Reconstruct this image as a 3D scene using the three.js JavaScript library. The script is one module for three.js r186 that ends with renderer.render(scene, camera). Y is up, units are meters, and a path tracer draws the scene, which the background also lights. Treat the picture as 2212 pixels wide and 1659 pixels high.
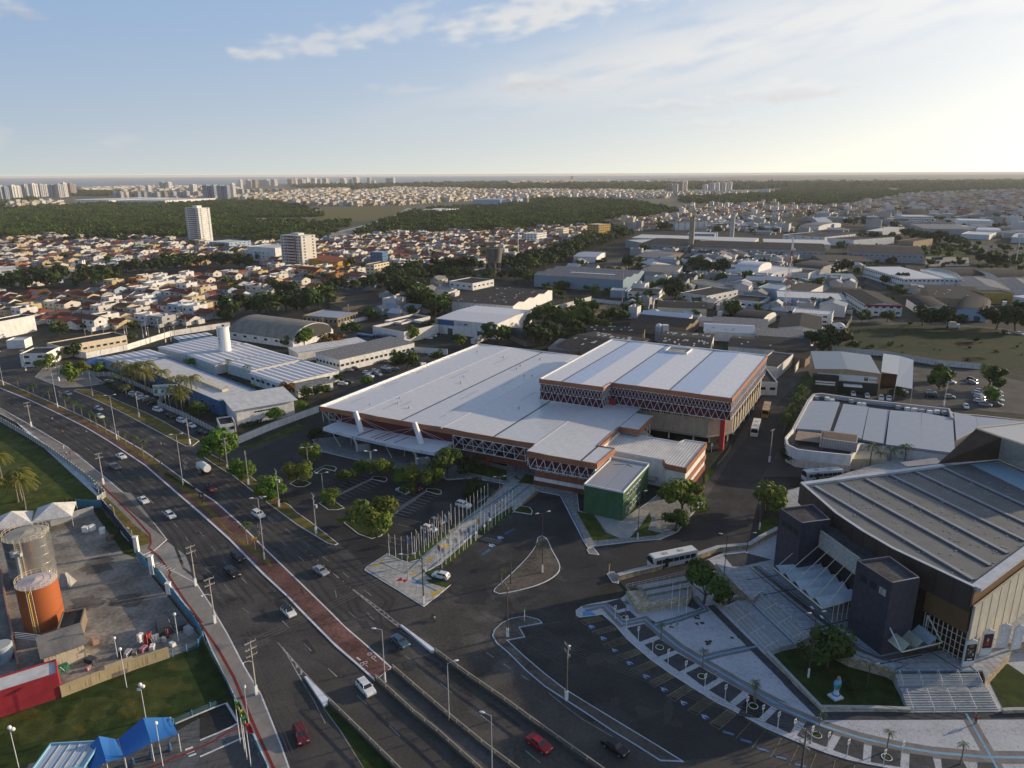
import*as THREE from 'three';
import{mergeGeometries}from 'three/addons/utils/BufferGeometryUtils.js';
import{MarchingCubes}from 'three/addons/objects/MarchingCubes.js';
import{createNoise2D}from 'simplex-noise';

// ---------- camera, sky, sun, exposure ----------
const CAM_H=88,FOC=1562,PITCH=Math.atan(454 / FOC),ROLL=-0.22*Math.PI / 180;
const scene=new THREE.Scene();
const camera=new THREE.PerspectiveCamera(2*Math.atan(829.5 / FOC)*180 / Math.PI,4 / 3,0.5,60000);
camera.position.set(0,CAM_H,0);
camera.rotation.order='YXZ';
camera.rotation.set(-PITCH,0,ROLL);
scene.add(camera);
const renderer=new THREE.WebGLRenderer({antialias:true});
renderer.toneMapping=THREE.LinearToneMapping;
renderer.toneMappingExposure=1;
renderer.shadowMap.enabled=true;

const rad=(d)=>d*Math.PI / 180;
const SUN_AZ=69,SUN_EL=13.5;// degrees right of the view direction, degrees above the horizon
const sunDir=new THREE.Vector3(Math.sin(rad(SUN_AZ))*Math.cos(rad(SUN_EL)),Math.sin(rad(SUN_EL)),-Math.cos(rad(SUN_AZ))*Math.cos(rad(SUN_EL)));
const sun=new THREE.DirectionalLight(new THREE.Color().setRGB(1.0,0.80,0.56),5);
sun.position.copy(sunDir).multiplyScalar(1500).add(new THREE.Vector3(0,0,-250));
sun.target.position.set(0,0,-250);scene.add(sun.target);
sun.castShadow=true;
sun.shadow.camera.left=-600;sun.shadow.camera.right=600;sun.shadow.camera.top=600;sun.shadow.camera.bottom=-600;sun.shadow.camera.far=4000;
scene.add(sun);
scene.fog=new THREE.FogExp2(new THREE.Color().setRGB(1,0.98,0.95),5.0e-5);

const nz=createNoise2D(mulberry(7)),nz2=createNoise2D(mulberry(21));
function mulberry(a){return()=>{a|=0;a=a + 0x6D2B79F5|0;let t=Math.imul(a ^ a>>>15,1|a);t=t + Math.imul(t ^ t>>>7,61|t)^ t;return((t ^ t>>>14)>>>0)/ 4294967296;};}
function fbm(x,y,o=4,n=nz){let s=0,a=0.5,t=0;for(let i=0;i<o;i++){s +=a*n(x,y);t +=a;a*=0.5;x*=2.03;y*=2.03;}return s / t;}
const sstep=(a,b,x)=>{const t=Math.min(1,Math.max(0,(x - a)/(b - a)));return t*t*(3 - 2*t);};
const mix=(a,b,t)=>a +(b - a)*t;

{// computed sky: clear air, glow round the low sun, thin streaks of high cloud and a few small cumulus
const W=3072,H=1536,d=new Float32Array(W*H*4);
const clouds=[// az, el, half width, half height, tilt, strength, grey
[-13.5,8.9,4.6,0.7,0.17,0.62,0],[-8.2,10.3,3.0,1.0,0.3,0.5,0],[2.5,11.1,7.5,1.25,0.16,0.85,0],[14,13.2,9,1.2,0.16,0.8,0],[-18.0,8.0,1.4,0.42,0.05,0.6,0],
[2.2,6.4,3.4,0.62,0.02,0.62,1],[19.5,5.5,4.2,0.7,0.03,0.6,0.8],[11.5,4.7,5,0.45,0.02,0.4,0.9],[14.8,3.45,4.2,0.35,0.0,0.42,0.5],
[-33,9.6,2.6,0.55,0,0.55,1.3],[-27.5,2.1,1.3,0.4,0,0.3,0.2],[-34,2.2,1.2,0.55,0,0.25,0.2],[-8,6.0,3,0.3,0.05,0.25,0.3],[-30,13,6,1,0.1,0.4,0.3]];
for(let j=0;j<H;j++){
const el=((j + 0.5)/ H - 0.5)*180,e=Math.max(el,0);
for(let i=0;i<W;i++){
const ph=((i + 0.5)/ W - 0.5)*2*Math.PI;// direction x = cos, z = sin
let az=Math.atan2(Math.cos(ph),-Math.sin(ph))*180 / Math.PI;
const cd=Math.sin(rad(e))*Math.sin(rad(SUN_EL))+ Math.cos(rad(e))*Math.cos(rad(SUN_EL))*Math.cos(rad(az - SUN_AZ));
const ds=Math.acos(Math.min(1,cd))*180 / Math.PI;
const hz=Math.exp(-e / 7),up=sstep(10,48,e);
let r=mix(mix(0.17,0.43,hz),0.06,up),g=mix(mix(0.345,0.50,hz),0.14,up),b=mix(mix(0.64,0.535,hz),0.31,up);
const lift=Math.exp(-ds / 46)*(0.24 + 0.76*Math.exp(-e / 10));
r +=1.30*lift;g +=1.07*lift;b +=0.68*lift;const wide=1.5*Math.exp(-ds / 22)*Math.exp(-e / 22);r +=wide;g +=wide*0.86;b +=wide*0.52;
const glow=1.9*Math.exp(-ds / 11);r +=glow;g +=glow*0.86;b +=glow*0.6;
if(el>-1&&el<40){
let c=0,gr=0;
if(Math.abs(az)<60){
const wx=az + 1.4*fbm(az*0.22,e*0.5,3),wy=e + 0.5*fbm(az*0.3 + 9,e*0.7,3);
for(const[a0,e0,w,h,tl,s,gg]of clouds){
const x=(wx - a0)/ w,y=(wy - e0 - tl*(wx - a0))/ h;const q=x*x + y*y;
if(q>4)continue;
const n=fbm(az*0.3 + a0,e*1.05 - tl*az*0.6,4);
const v=sstep(0.05,0.9,(1 - q*0.55)*0.75 + 0.55*n)*s*sstep(3.2,0.6,q);
c=c + v*(1 - c);gr=Math.max(gr,gg*v*sstep(0.5,-0.6,y));
}
// broad pale sheet rising to the right
const band=(e -(5.2 + 0.175*(az + 4)))/(0.9 + 0.05*(az + 12));
const n2=fbm(az*0.10,e*0.55 - az*0.1,4);
c=c + 0.8*Math.exp(-band*band*0.6)*sstep(-16,14,az)*sstep(-0.7,0.45,n2 + 0.25)*(1 - c);
}
const far=sstep(20,60,Math.abs(az));// thinner streaks all round
c +=(1 - c)*0.35*far*sstep(0.1,0.8,fbm(az*0.05,e*0.22,4))*sstep(40,12,e);
const lit=0.84 + 1.0*Math.exp(-ds / 33);
r=mix(r,Math.max(r,0.86*lit),c*0.88);g=mix(g,Math.max(g,0.835*lit),c*0.88);b=mix(b,Math.max(b,0.80*lit),c*0.88);
r*=1 - 0.22*gr;g*=1 - 0.25*gr;b*=1 - 0.22*gr;
}
const k=(j*W + i)*4;d[k]=r;d[k + 1]=g;d[k + 2]=b;d[k + 3]=1;
}
}
const t=new THREE.DataTexture(d,W,H,THREE.RGBAFormat,THREE.FloatType);
t.mapping=THREE.EquirectangularReflectionMapping;t.magFilter=THREE.LinearFilter;t.minFilter=THREE.LinearFilter;t.needsUpdate=true;
scene.background=t;scene.environment=t;
}

// ---------- helpers ----------
// survey: a mark on the 2212 x 1659 survey sheet of the view -> plan position [x, z] of that mark at height h
const cP=Math.cos(PITCH),sP=Math.sin(PITCH),cR=Math.cos(ROLL),sR=Math.sin(ROLL);
function G(px,py,h=0){
const u0=px - 1106,v0=829.5 - py,u=u0*cR - v0*sR,v=u0*sR + v0*cR;
const t=(h - CAM_H)/(v*cP - FOC*sP);
return[u*t,-(FOC*cP + v*sP)*t];
}
const SHEETS={a1:[0,600,1000],a2:[900,600,1000],a3:[1900,600,1000],a4:[2840,600,1000],b1:[0,1100,1000],b2:[900,1100,1000],b3:[1900,1100,1000],b4:[2840,1100,1000],c1:[0,1800,800],c2:[0,2280,800],c3:[750,1700,800],c4:[1350,1750,800],c5:[750,2280,800],c6:[1500,2280,800],c7:[2100,1700,800],c8:[2150,2200,800],d1:[2800,1850,1040],d2:[2800,2280,1040],d3:[2900,1550,940],F:[0,0,3840]};
function S(s,x,y,h=0){const[x0,y0,w]=SHEETS[s],k=2212 / 3840;return G((x0 + x*w / 2212)*k,(y0 + y*w / 2212)*k,h);}
const SS=(s,list,h=0)=>{const o=[];for(let i=0;i<list.length;i +=2){if(typeof list[i]==='string'){s=list[i];i--;continue;}o.push(S(s,list[i],list[i + 1],h));}return o;};// 'b1', x, y, x, y, 'c1', x, y ...

const counts={};
const numbered=(n)=>{const c=counts[n]=(counts[n]??-1)+ 1;return c?`${n}_${String(c).padStart(3, '0')}`:n;};
function tag(o,label,category,group,kind){o.userData={...o.userData,label,category};if(group)o.userData.group=group;if(kind)o.userData.kind=kind;return o;}
function thing(name,label,category,[x,z],turn=0,group,y=0){
const o=new THREE.Group();o.name=numbered(name);o.position.set(x,y,z);o.rotation.y=turn;scene.add(o);
o.userData={label,category};if(group)o.userData.group=group;return o;
}
function mesh(name,geo,mat,parent){const m=new THREE.Mesh(Array.isArray(geo)?join(geo):geo,mat);m.castShadow=m.receiveShadow=true;m.name=parent?name:numbered(name);(parent??scene).add(m);return m;}
function struct(name,geo,mat,kind='structure'){const m=mesh(name,geo,mat);m.userData.kind=kind;return m;}
function dup(root,[x,z],turn,label,group,scale,y=0,recolor){
const r=root.clone();r.name=numbered(root.name.replace(/_\d+$/,''));r.position.set(x,y,z);r.rotation.y=turn;scene.add(r);
r.userData={...root.userData,label};if(group)r.userData.group=group;if(scale)r.scale.setScalar(scale);
if(recolor)r.traverse((m)=>{if(m.isMesh&&recolor[m.name])m.material=recolor[m.name];});
return r;
}
function flat(g){const n=g.index?g.toNonIndexed():g;for(const k of Object.keys(n.attributes))if(!['position','normal','uv','color'].includes(k))n.deleteAttribute(k);return n;}
function join(list){const l=list.filter(Boolean).map(flat);const hasC=l.some((g)=>g.attributes.color);if(hasC)for(const g of l)if(!g.attributes.color)g.setAttribute('color',new THREE.BufferAttribute(new Float32Array(g.attributes.position.count*3).fill(1),3));return l.length===1?l[0]:mergeGeometries(l);}
function muv(g,along){// uv in metres from the face's own plane
g=flat(g);if(!g.attributes.normal)g.computeVertexNormals();
const p=g.attributes.position,n=g.attributes.normal,uv=new Float32Array(p.count*2);
for(let i=0;i<p.count;i++){
const nx=n.getX(i),ny=n.getY(i),nzz=n.getZ(i),x=p.getX(i),y=p.getY(i),z=p.getZ(i);
if(Math.abs(ny)>0.55){uv[2*i]=along==='z'?z:x;uv[2*i + 1]=along==='z'?x:z;}
else{const l=Math.hypot(nx,nzz)||1;uv[2*i]=(x*nzz - z*nx)/ l;uv[2*i + 1]=y;}
}
g.setAttribute('uv',new THREE.BufferAttribute(uv,2));return g;
}
function box(w,h,d,x=0,y=0,z=0,ry=0){const g=new THREE.BoxGeometry(w,h,d);if(ry)g.rotateY(ry);g.translate(x,y + h / 2,z);return muv(g);}// stands on y
function bar(a,b,r=0.05,n=4,r2=r){// round or square bar between two points
const A=new THREE.Vector3(...a),B=new THREE.Vector3(...b),L=A.distanceTo(B);const g=new THREE.CylinderGeometry(r2,r,L,n,1);
if(n===4)g.rotateY(Math.PI / 4);
g.applyQuaternion(new THREE.Quaternion().setFromUnitVectors(new THREE.Vector3(0,1,0),B.clone().sub(A).normalize()));g.translate((A.x + B.x)/ 2,(A.y + B.y)/ 2,(A.z + B.z)/ 2);return flat(g);
}
function cyl(r1,r2,h,x=0,y=0,z=0,n=12){const g=new THREE.CylinderGeometry(r2,r1,h,n);g.translate(x,y + h / 2,z);return flat(g);}
function poly(pts){return THREE.ShapeUtils.triangulateShape(pts.map((p)=>new THREE.Vector2(p[0],p[1])),[]);}
function sheetGeo(pts,y){// flat polygon, uv in metres
const f=poly(pts),pos=[],uv=[];
for(const t of f){const[a,b,c]=t.map((i)=>pts[i]);const up=(b[0]- a[0])*(c[1]- a[1])-(b[1]- a[1])*(c[0]- a[0])<0;for(const q of up?[a,b,c]:[a,c,b]){pos.push(q[0],y,q[1]);uv.push(q[0],q[1]);}}
const g=new THREE.BufferGeometry();g.setAttribute('position',new THREE.Float32BufferAttribute(pos,3));g.setAttribute('uv',new THREE.Float32BufferAttribute(uv,2));
g.setAttribute('normal',new THREE.Float32BufferAttribute(pos.map((_,i)=>i % 3===1?1:0),3));return g;
}
function skirtGeo(pts,y0,y1,closed=true){// vertical faces round an outline
const pos=[],n=pts.length;
let area=0;for(let i=0;i<n;i++){const a=pts[i],b=pts[(i + 1)% n];area +=a[0]*b[1]- b[0]*a[1];}
for(let i=0;i<(closed?n:n - 1);i++){let a=pts[i],b=pts[(i + 1)% n];if(area>0)[a,b]=[b,a];pos.push(a[0],y0,a[1],b[0],y0,b[1],b[0],y1,b[1],a[0],y0,a[1],b[0],y1,b[1],a[0],y1,a[1]);}
const g=new THREE.BufferGeometry();g.setAttribute('position',new THREE.Float32BufferAttribute(pos,3));g.computeVertexNormals();return muv(g);
}
const slabGeo=(pts,y0,y1)=>join([sheetGeo(pts,y1),skirtGeo(pts,y0,y1)]);
function offsetLine(pts,d){// plan polyline moved sideways
return pts.map((p,i)=>{const a=pts[Math.max(0,i - 1)],b=pts[Math.min(pts.length - 1,i + 1)],l=Math.hypot(b[0]- a[0],b[1]- a[1])||1;return[p[0]-(b[1]- a[1])/ l*d,p[1]+(b[0]- a[0])/ l*d];});
}
function strip(pts,w,off=0){return[...offsetLine(pts,off - w / 2),...offsetLine(pts,off + w / 2).reverse()];}
function smooth(pts,n=24){const c=new THREE.CatmullRomCurve3(pts.map((p)=>new THREE.Vector3(p[0],0,p[1])),false,'centripetal');return c.getSpacedPoints(n).map((v)=>[v.x,v.z]);}
function lineLen(pts){let s=0;for(let i=1;i<pts.length;i++)s +=Math.hypot(pts[i][0]- pts[i - 1][0],pts[i][1]- pts[i - 1][1]);return s;}
function along(pts,d){for(let i=1;i<pts.length;i++){const l=Math.hypot(pts[i][0]- pts[i - 1][0],pts[i][1]- pts[i - 1][1]);if(d<=l||i===pts.length - 1){const t=Math.min(1.2,d /(l||1));return{p:[mix(pts[i - 1][0],pts[i][0],t),mix(pts[i - 1][1],pts[i][1],t)],a:Math.atan2(-(pts[i][1]- pts[i - 1][1]),pts[i][0]- pts[i - 1][0])};}d -=l;}}
function part(pts,d0,d1,n=6){const o=[];for(let i=0;i<=n;i++)o.push(along(pts,mix(d0,d1,i / n)).p);return o;}
const ORD=['first','second','third','fourth','fifth','sixth','seventh','eighth','ninth','tenth','eleventh','twelfth','thirteenth','fourteenth','fifteenth','sixteenth','seventeenth','eighteenth','nineteenth','twentieth'];
const TENS=['','','twenty','thirty','forty','fifty','sixty','seventy','eighty','ninety'];
const ord=(i)=>i<20?ORD[i]:(i + 1)% 10?`${TENS[Math.floor((i + 1) / 10)]}-${ORD[(i + 1) % 10 - 1]}`:TENS[(i + 1)/ 10].replace(/y$/,'ieth');
const yawOf=(a,b)=>Math.atan2(-(b[1]- a[1]),b[0]- a[0]);// local +x runs from a to b
const dist=(a,b)=>Math.hypot(a[0]- b[0],a[1]- b[1]);

// ---------- textures and materials ----------
function texture(size,metres,fn,srgb=true){// fn(u, v) in 0..1 -> [r, g, b] or grey, 0..1; tiles
const d=new Uint8Array(size*size*4);
for(let j=0;j<size;j++)for(let i=0;i<size;i++){const c=fn(i / size,j / size),k=(j*size + i)*4;const[r,g,b]=Array.isArray(c)?c:[c,c,c];d[k]=255*Math.min(1,Math.max(0,r));d[k + 1]=255*Math.min(1,Math.max(0,g));d[k + 2]=255*Math.min(1,Math.max(0,b));d[k + 3]=255;}
const t=new THREE.DataTexture(d,size,size);t.wrapS=t.wrapT=THREE.RepeatWrapping;t.magFilter=THREE.LinearFilter;t.minFilter=THREE.LinearMipmapLinearFilter;t.generateMipmaps=true;
if(srgb)t.colorSpace=THREE.SRGBColorSpace;t.repeat.set(1 / metres,1 / metres);t.needsUpdate=true;return t;
}
function tileNoise(u,v,f,o=4,n=nz){// periodic fbm on a torus cut into blended copies
const a=fbm(u*f,v*f,o,n),b=fbm((u - 1)*f,v*f,o,n),c=fbm(u*f,(v - 1)*f,o,n),d=fbm((u - 1)*f,(v - 1)*f,o,n);
return mix(mix(a,b,u),mix(c,d,u),v)*1.35;
}
const T={
grain:texture(512,26,(u,v)=>0.84 + 0.10*tileNoise(u,v,4,5)+ 0.09*tileNoise(u,v,40,3,nz2)),
asphalt:texture(1024,62,(u,v)=>{const b=tileNoise(u,v,5,5),s=tileNoise(u,v,60,3,nz2),p=sstep(0.25,0.5,tileNoise(u + 0.3,v,3,3,nz2));return 0.76 + 0.14*b + 0.10*s + 0.12*p;}),
dirt:texture(512,40,(u,v)=>{const b=tileNoise(u,v,4,6),s=tileNoise(u,v,30,4,nz2);return 0.72 + 0.22*b + 0.14*s;}),
grass:texture(512,17,(u,v)=>{const b=tileNoise(u,v,4,5),s=tileNoise(u,v,50,4,nz2),y=sstep(0.1,0.6,tileNoise(v,u,3,3));return[0.66 + 0.2*b + 0.22*s + 0.14*y,0.68 + 0.18*b + 0.22*s + 0.05*y,0.6 + 0.2*b + 0.2*s];}),
stain:texture(512,19,(u,v)=>{const b=tileNoise(u,v*0.5,5,5),s=tileNoise(u,v,9,4,nz2);return 0.86 + 0.07*b + 0.05*s;}),
weather:texture(512,14,(u,v)=>{const s=tileNoise(u*3 % 1,v*0.4,8,4),b=tileNoise(u,v,3,4,nz2),d=sstep(0.2,0.7,s + 0.3*b);return 0.90 + 0.07*b - 0.22*d;}),
tiles:texture(512,4.2,(u,v)=>{const r=Math.abs(((u*14)% 1)- 0.5)*2,l=((v*9)% 1),n=nz2(Math.floor(u*14)*3.1,Math.floor(v*9)*5.7);return 0.60 + 0.28*r + 0.1*n - 0.16*sstep(0.85,1,l);}),
ribs:texture(256,6,(u)=>{const s=(u*8)% 1;return s<0.16?0.70:s<0.3?0.98:0.90;}),
ribsDark:texture(512,9,(u,v)=>{const s=Math.abs(((u*12)% 1)- 0.5)*2,b=tileNoise(u,v,4,5,nz2),w=sstep(0.25,0.6,tileNoise(u,v*0.4,8,4));return 0.55 + 0.22*s + 0.16*b + 0.16*w;}),
panel:texture(512,15,(u,v)=>0.90 + 0.035*tileNoise(u*0.3,v*1,9,3)+ 0.025*tileNoise(u,v,5,4,nz2)+((u*15)% 1<0.06?-0.05:0)),
stone:texture(512,4,(u,v)=>{const row=Math.floor(v*10),off=(row % 2)*0.5,c=Math.floor(u*6 + off),fu=(u*6 + off)% 1,fv=(v*10)% 1,n=nz2(c % 6*4.3,row*2.9),m=Math.min(fu,1 - fu)<0.04||Math.min(fv,1 - fv)<0.07;const k=m?0.5:0.76 + 0.18*n + 0.06*tileNoise(u,v,20,2);return[k*1.02,k*0.98,k*0.9];}),
mosaic:texture(512,6,(u,v)=>{const n=nz(Math.floor(u*60)*1.7,Math.floor(v*60)*2.3),b=tileNoise(u,v,3,4);return[0.74 + 0.18*n + 0.12*b,0.74 + 0.17*n + 0.12*b,0.8 + 0.17*n + 0.1*b];}),
pebble:texture(512,7,(u,v)=>{const n=tileNoise(u,v,38,3),m=tileNoise(u,v,6,4,nz2);const d=sstep(0.16,0.42,n + 0.35*m);return 0.92 - 0.52*d + 0.05*m;}),
paving:texture(512,8,(u,v)=>{const a=(u*6)% 1,b=(v*6)% 1,m=Math.min(a,1 - a,b,1 - b)<0.035,n=nz2(Math.floor(u*6)*3.7,Math.floor(v*6)*2.1);return(m?0.68:0.86 + 0.07*n)+ 0.1*tileNoise(u,v,5,4);}),
whiteTile:texture(512,5,(u,v)=>{const a=(u*14)% 1,b=(v*22)% 1,m=a<0.08||b<0.12,n=nz2(Math.floor(u*14)*3.7,Math.floor(v*22)*2.1);return(m?0.62:0.88 + 0.08*n)+ 0.05*tileNoise(u,v,3,3);}),
};
const bumpRibs=texture(256,3,(u)=>Math.abs(((u*6)% 1)- 0.5)*2,false);
const matCache={};
function mat(r,g,b,map,o={}){// real base colour; a map's mean is divided out
const key=[r,g,b,map,JSON.stringify(o)].join();if(matCache[key])return matCache[key];
const m=new THREE.MeshPhysicalMaterial({roughness:0.85,metalness:0,specularIntensity:(o.roughness??0.85)>0.65?0.3:1,...o});
const k=map?1 /(MEAN[map]??0.68):1;m.color.setRGB(r*k,g*k,b*k);if(map)m.map=T[map];
return matCache[key]=m;
}
const MEAN={panel:0.78,grain:0.67,asphalt:0.58,dirt:0.5,grass:0.42,stain:0.7,weather:0.68,tiles:0.48,ribs:0.76,ribsDark:0.45,stone:0.5,mosaic:0.52,pebble:0.68,paving:0.7,whiteTile:0.7};
const C={
asphalt:mat(0.078,0.071,0.064,'asphalt',{roughness:0.8}),darkAsphalt:mat(0.044,0.0425,0.042,'asphalt',{roughness:0.78}),oldAsphalt:mat(0.095,0.088,0.08,'asphalt',{roughness:0.85}),
redPath:mat(0.155,0.080,0.066,'dirt'),concrete:mat(0.30,0.28,0.25,'stain'),yard:mat(0.25,0.225,0.19,'dirt'),paveGrey:mat(0.25,0.25,0.25,'paving'),walk:mat(0.26,0.235,0.21,'stain'),
kerb:mat(0.66,0.66,0.66,'grain'),white:mat(0.78,0.77,0.74),whiteWall:mat(0.74,0.72,0.68,'stain'),dirtyWhite:mat(0.6,0.58,0.54,'weather'),creamWall:mat(0.62,0.53,0.38,'weather'),greyWall:mat(0.36,0.36,0.36,'stain'),
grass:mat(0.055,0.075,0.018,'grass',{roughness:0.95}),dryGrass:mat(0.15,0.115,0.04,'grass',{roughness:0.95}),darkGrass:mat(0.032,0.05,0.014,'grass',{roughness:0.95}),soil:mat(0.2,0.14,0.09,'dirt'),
paint:mat(0.68,0.68,0.66,'grain'),yellowPaint:mat(0.55,0.36,0.05,'grain'),bluePaint:mat(0.10,0.28,0.50,'grain'),fadedYellow:mat(0.22,0.19,0.115,'dirt'),whitePaintWorn:mat(0.30,0.295,0.28,'dirt'),
glass:mat(0.025,0.03,0.035,null,{roughness:0.12}),darkGlass:mat(0.012,0.013,0.015,null,{roughness:0.15}),black:mat(0.012,0.012,0.013,null,{roughness:0.6}),rubber:mat(0.02,0.02,0.02),
steel:mat(0.45,0.45,0.46,null,{roughness:0.45,metalness:0.6}),galv:mat(0.40,0.40,0.40,'grain',{roughness:0.6}),whiteSteel:mat(0.72,0.72,0.72,null,{roughness:0.5}),darkSteel:mat(0.05,0.05,0.055,null,{roughness:0.5}),poleConcrete:mat(0.34,0.32,0.29,'grain'),
roofWhite:mat(0.62,0.62,0.64,'ribs',{roughness:0.68}),roofFibre:mat(0.21,0.21,0.215,'ribsDark'),roofDark:mat(0.045,0.043,0.042,'ribsDark'),roofBrown:mat(0.10,0.085,0.07,'ribsDark'),roofSteel:mat(0.33,0.36,0.40,'ribs',{roughness:0.42}),
roofTile:mat(0.19,0.058,0.036,'tiles'),roofTile2:mat(0.16,0.05,0.03,'tiles'),roofTile3:mat(0.25,0.09,0.05,'tiles'),brick:mat(0.25,0.075,0.04,'grain'),stone:mat(0.40,0.36,0.29,'stone'),orange:mat(0.36,0.12,0.045,'grain'),
trunk:mat(0.09,0.065,0.045,'grain'),palmTrunk:mat(0.2,0.17,0.13,'grain'),red:mat(0.42,0.03,0.03),blue:mat(0.03,0.13,0.30),wire:mat(0.06,0.06,0.06),
};
// ---------- ground, roads, pavements ----------
function insetPoly(pts,d){
let area=0;const n=pts.length;for(let i=0;i<n;i++){const a=pts[i],b=pts[(i + 1)% n];area +=a[0]*b[1]- b[0]*a[1];}
const s=area>0?1:-1;
return pts.map((p,i)=>{
const a=pts[(i + n - 1)% n],b=pts[(i + 1)% n];const l1=dist(a,p)||1,l2=dist(p,b)||1;
const n1=[-(p[1]- a[1])/ l1*s,(p[0]- a[0])/ l1*s],n2=[-(b[1]- p[1])/ l2*s,(b[0]- p[0])/ l2*s];let m=[n1[0]+ n2[0],n1[1]+ n2[1]];const ml=Math.hypot(...m)||1;
const k=Math.min(2.5,2 / ml)/ ml;return[p[0]+ m[0]*d*k,p[1]+ m[1]*d*k];
});
}
function island(name,pts,top,h=0.14,kw=0.2,kmat=C.kerb){// raised island: a kerb all round and a filled top
const inner=insetPoly(pts,kw);
const k=struct(name,slabGeo(pts,0,h),kmat);mesh('surface',sheetGeo(inner,h + 0.012),top,k);return k;
}
let layer=0.02;const next=()=>(layer +=0.002);
const pave=(name,pts,m,y=0.02)=>struct(name,sheetGeo(pts,y),m);
const between=(a,b,t,n=60)=>{const la=lineLen(a),lb=lineLen(b),o=[];for(let i=0;i<=n;i++){const p=along(a,la*i / n).p,q=along(b,lb*i / n).p;o.push([mix(p[0],q[0],t),mix(p[1],q[1],t)]);}return o;};
function dashGeo(line,len,gap,w,from=0,to=Infinity,y=0.045){const L=Math.min(lineLen(line),to),o=[];for(let d=from;d + len<L;d +=len + gap)o.push(sheetGeo(strip(part(line,d,d + len,3),w),y));return o;}
const lineGeo=(pts,w,y=0.045)=>sheetGeo(strip(pts,w),y);

// open ground out to the horizon, the sea beyond it on the left
{
const g=new THREE.PlaneGeometry(44000,34000,120,100);g.rotateX(-Math.PI / 2);g.translate(3000,0,-15000);
const p=g.attributes.position,uv=g.attributes.uv,c=new Float32Array(p.count*3);
for(let i=0;i<p.count;i++){const x=p.getX(i),z=p.getZ(i);uv.setXY(i,x,z);const n=fbm(x / 1500,z / 1500,4),k=sstep(-0.25,0.25,n);c[3*i]=mix(0.050,0.11,k);c[3*i + 1]=mix(0.058,0.095,k);c[3*i + 2]=mix(0.025,0.06,k);}
g.setAttribute('color',new THREE.BufferAttribute(c,3));
const m=new THREE.MeshStandardMaterial({roughness:0.95,vertexColors:true,map:T.dirt});m.color.setRGB(1.9,1.9,1.9);
struct('ground',g,m);
const sea=mat(0.035,0.075,0.12,null,{roughness:0.35});
struct('sea',sheetGeo([[-30000,-5300],[-5000,-5400],[-3300,-5800],[-1700,-7600],[300,-9600],[2200,-12000],[5500,-18000],[8500,-31500],[-30000,-31500]],2.5),sea);
}
// town ground between the blocks, paler and dustier than the open land
pave('town_ground',SS('F',[-700,700,-300,520,60,500,500,510,700,522,950,490,1250,486,1500,470,1900,436,2600,410,3100,480,3300,900,2700,1300,2400,1900,-300,2000,-900,1300]),mat(0.036,0.037,0.028,'dirt'),0.008);

const E1=SS('b1',[-900,560,-300,810,0,950,260,1095,560,1275,720,1400,860,1515,1030,1659,'c1',1300,150,1500,350,1610,460,1735,620]);
const E1b=SS('c1',[1830,960,2040,1070,2212,1330,'c5',165,60,290,270,460,600,555,760,640,900,700,1050,760,1200,850,1430,930,1659,1010,1900]);
const E2=SS('b1',[-900,470,-300,665,0,790,250,890,500,1010,700,1110,900,1230,1200,1430,1460,1659,'c3',0,630,300,900,650,1260,900,1490,1060,1659,'c5',1400,400,1600,570,1810,760,'c6',0,1030,300,1290,700,1659,1000,1950]);
const E3=SS('b1',[-900,420,-300,600,0,720,190,800,350,870,620,990,800,1080,960,1170,1200,1310,1400,1450,1680,1659,'c3',150,490,400,710,700,1010,1000,1300,1370,1659,'c5',1500,190,1700,360,1900,540,1990,620,'c6',510,1160,1150,1659,1500,1930]);
const E4=SS('b1',[-900,420,-300,560,100,640,610,810,760,870,900,935,1050,1010,1200,1090,1350,1170,1540,1270,'c3',20,30,150,120,350,240,650,480,1000,740,1330,940,1705,1210,2212,1590,'c6',-60,170,360,460,1050,940,2040,1659,2400,1930]);
const JOIN=[...E1,...SS('c1',[1610,730,1480,785,1560,850]),...E1b];
// roads: one sheet under all islands and pavements
pave('road',[...JOIN,...SS('F',[1000,1790,2000,1800,2300,1800,2000,1700,1700,1560,1480,1430,1330,1330,1250,1340,1240,1300,1350,1240,1640,1170,1650,1030,1730,1030,2150,1060,1900,1000,1660,960,1700,850,1790,800,1730,765,1690,765,1650,850,1570,985,1450,1130,1330,1180,1270,1190,1180,1060,1130,1075,900,1010,690,990,660,930,520,965,500,930,300,850,240,815,130,780,0,740,-250,700,-300,730])],C.asphalt,0.02);
pave('parking_lot',SS('b2',[40,1345,560,1110,650,1185,680,1320,1240,1450,1720,1550,1920,1540,2212,1620,'c4',1430,185,1180,520,600,930,480,1000,270,940,30,1010,'c3',1480,960,1300,830,1130,700,930,540,640,330,380,110]),C.darkAsphalt,0.026);
pave('side_street',SS('c4',[640,1140,940,990,1200,790,1580,480,1860,262,2065,300,2212,590,'c7',240,910,290,1040,400,1060,350,970,760,925,1040,900,1220,820,1480,520,1620,300,1800,0,'F',1700,850,1760,790,1715,765,1790,800,1665,1000,1640,1040,1640,1165,1600,1185,1440,1215,1330,1250,1245,1305,'c6',1810,120,1480,165,1300,85,1100,130,900,60]),C.darkAsphalt,0.026);
pave('service_lane',SS('b1',[560,790,760,795,1000,900,1350,1060,1655,1225,1900,1240,1700,1150,1500,1060,1350,950,1100,840,880,745]),C.darkAsphalt,0.026);
pave('bus_bay_street',SS('c6',[1810,120,1500,175,1250,215,1310,310,1130,345,1300,510,1500,680,1700,835,1900,960,2212,1150,'c8',890,1659,1150,1800,1800,1750,2100,1560,1480,1215,1000,920,560,560,300,300,60,330]),C.darkAsphalt,0.026);
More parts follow.
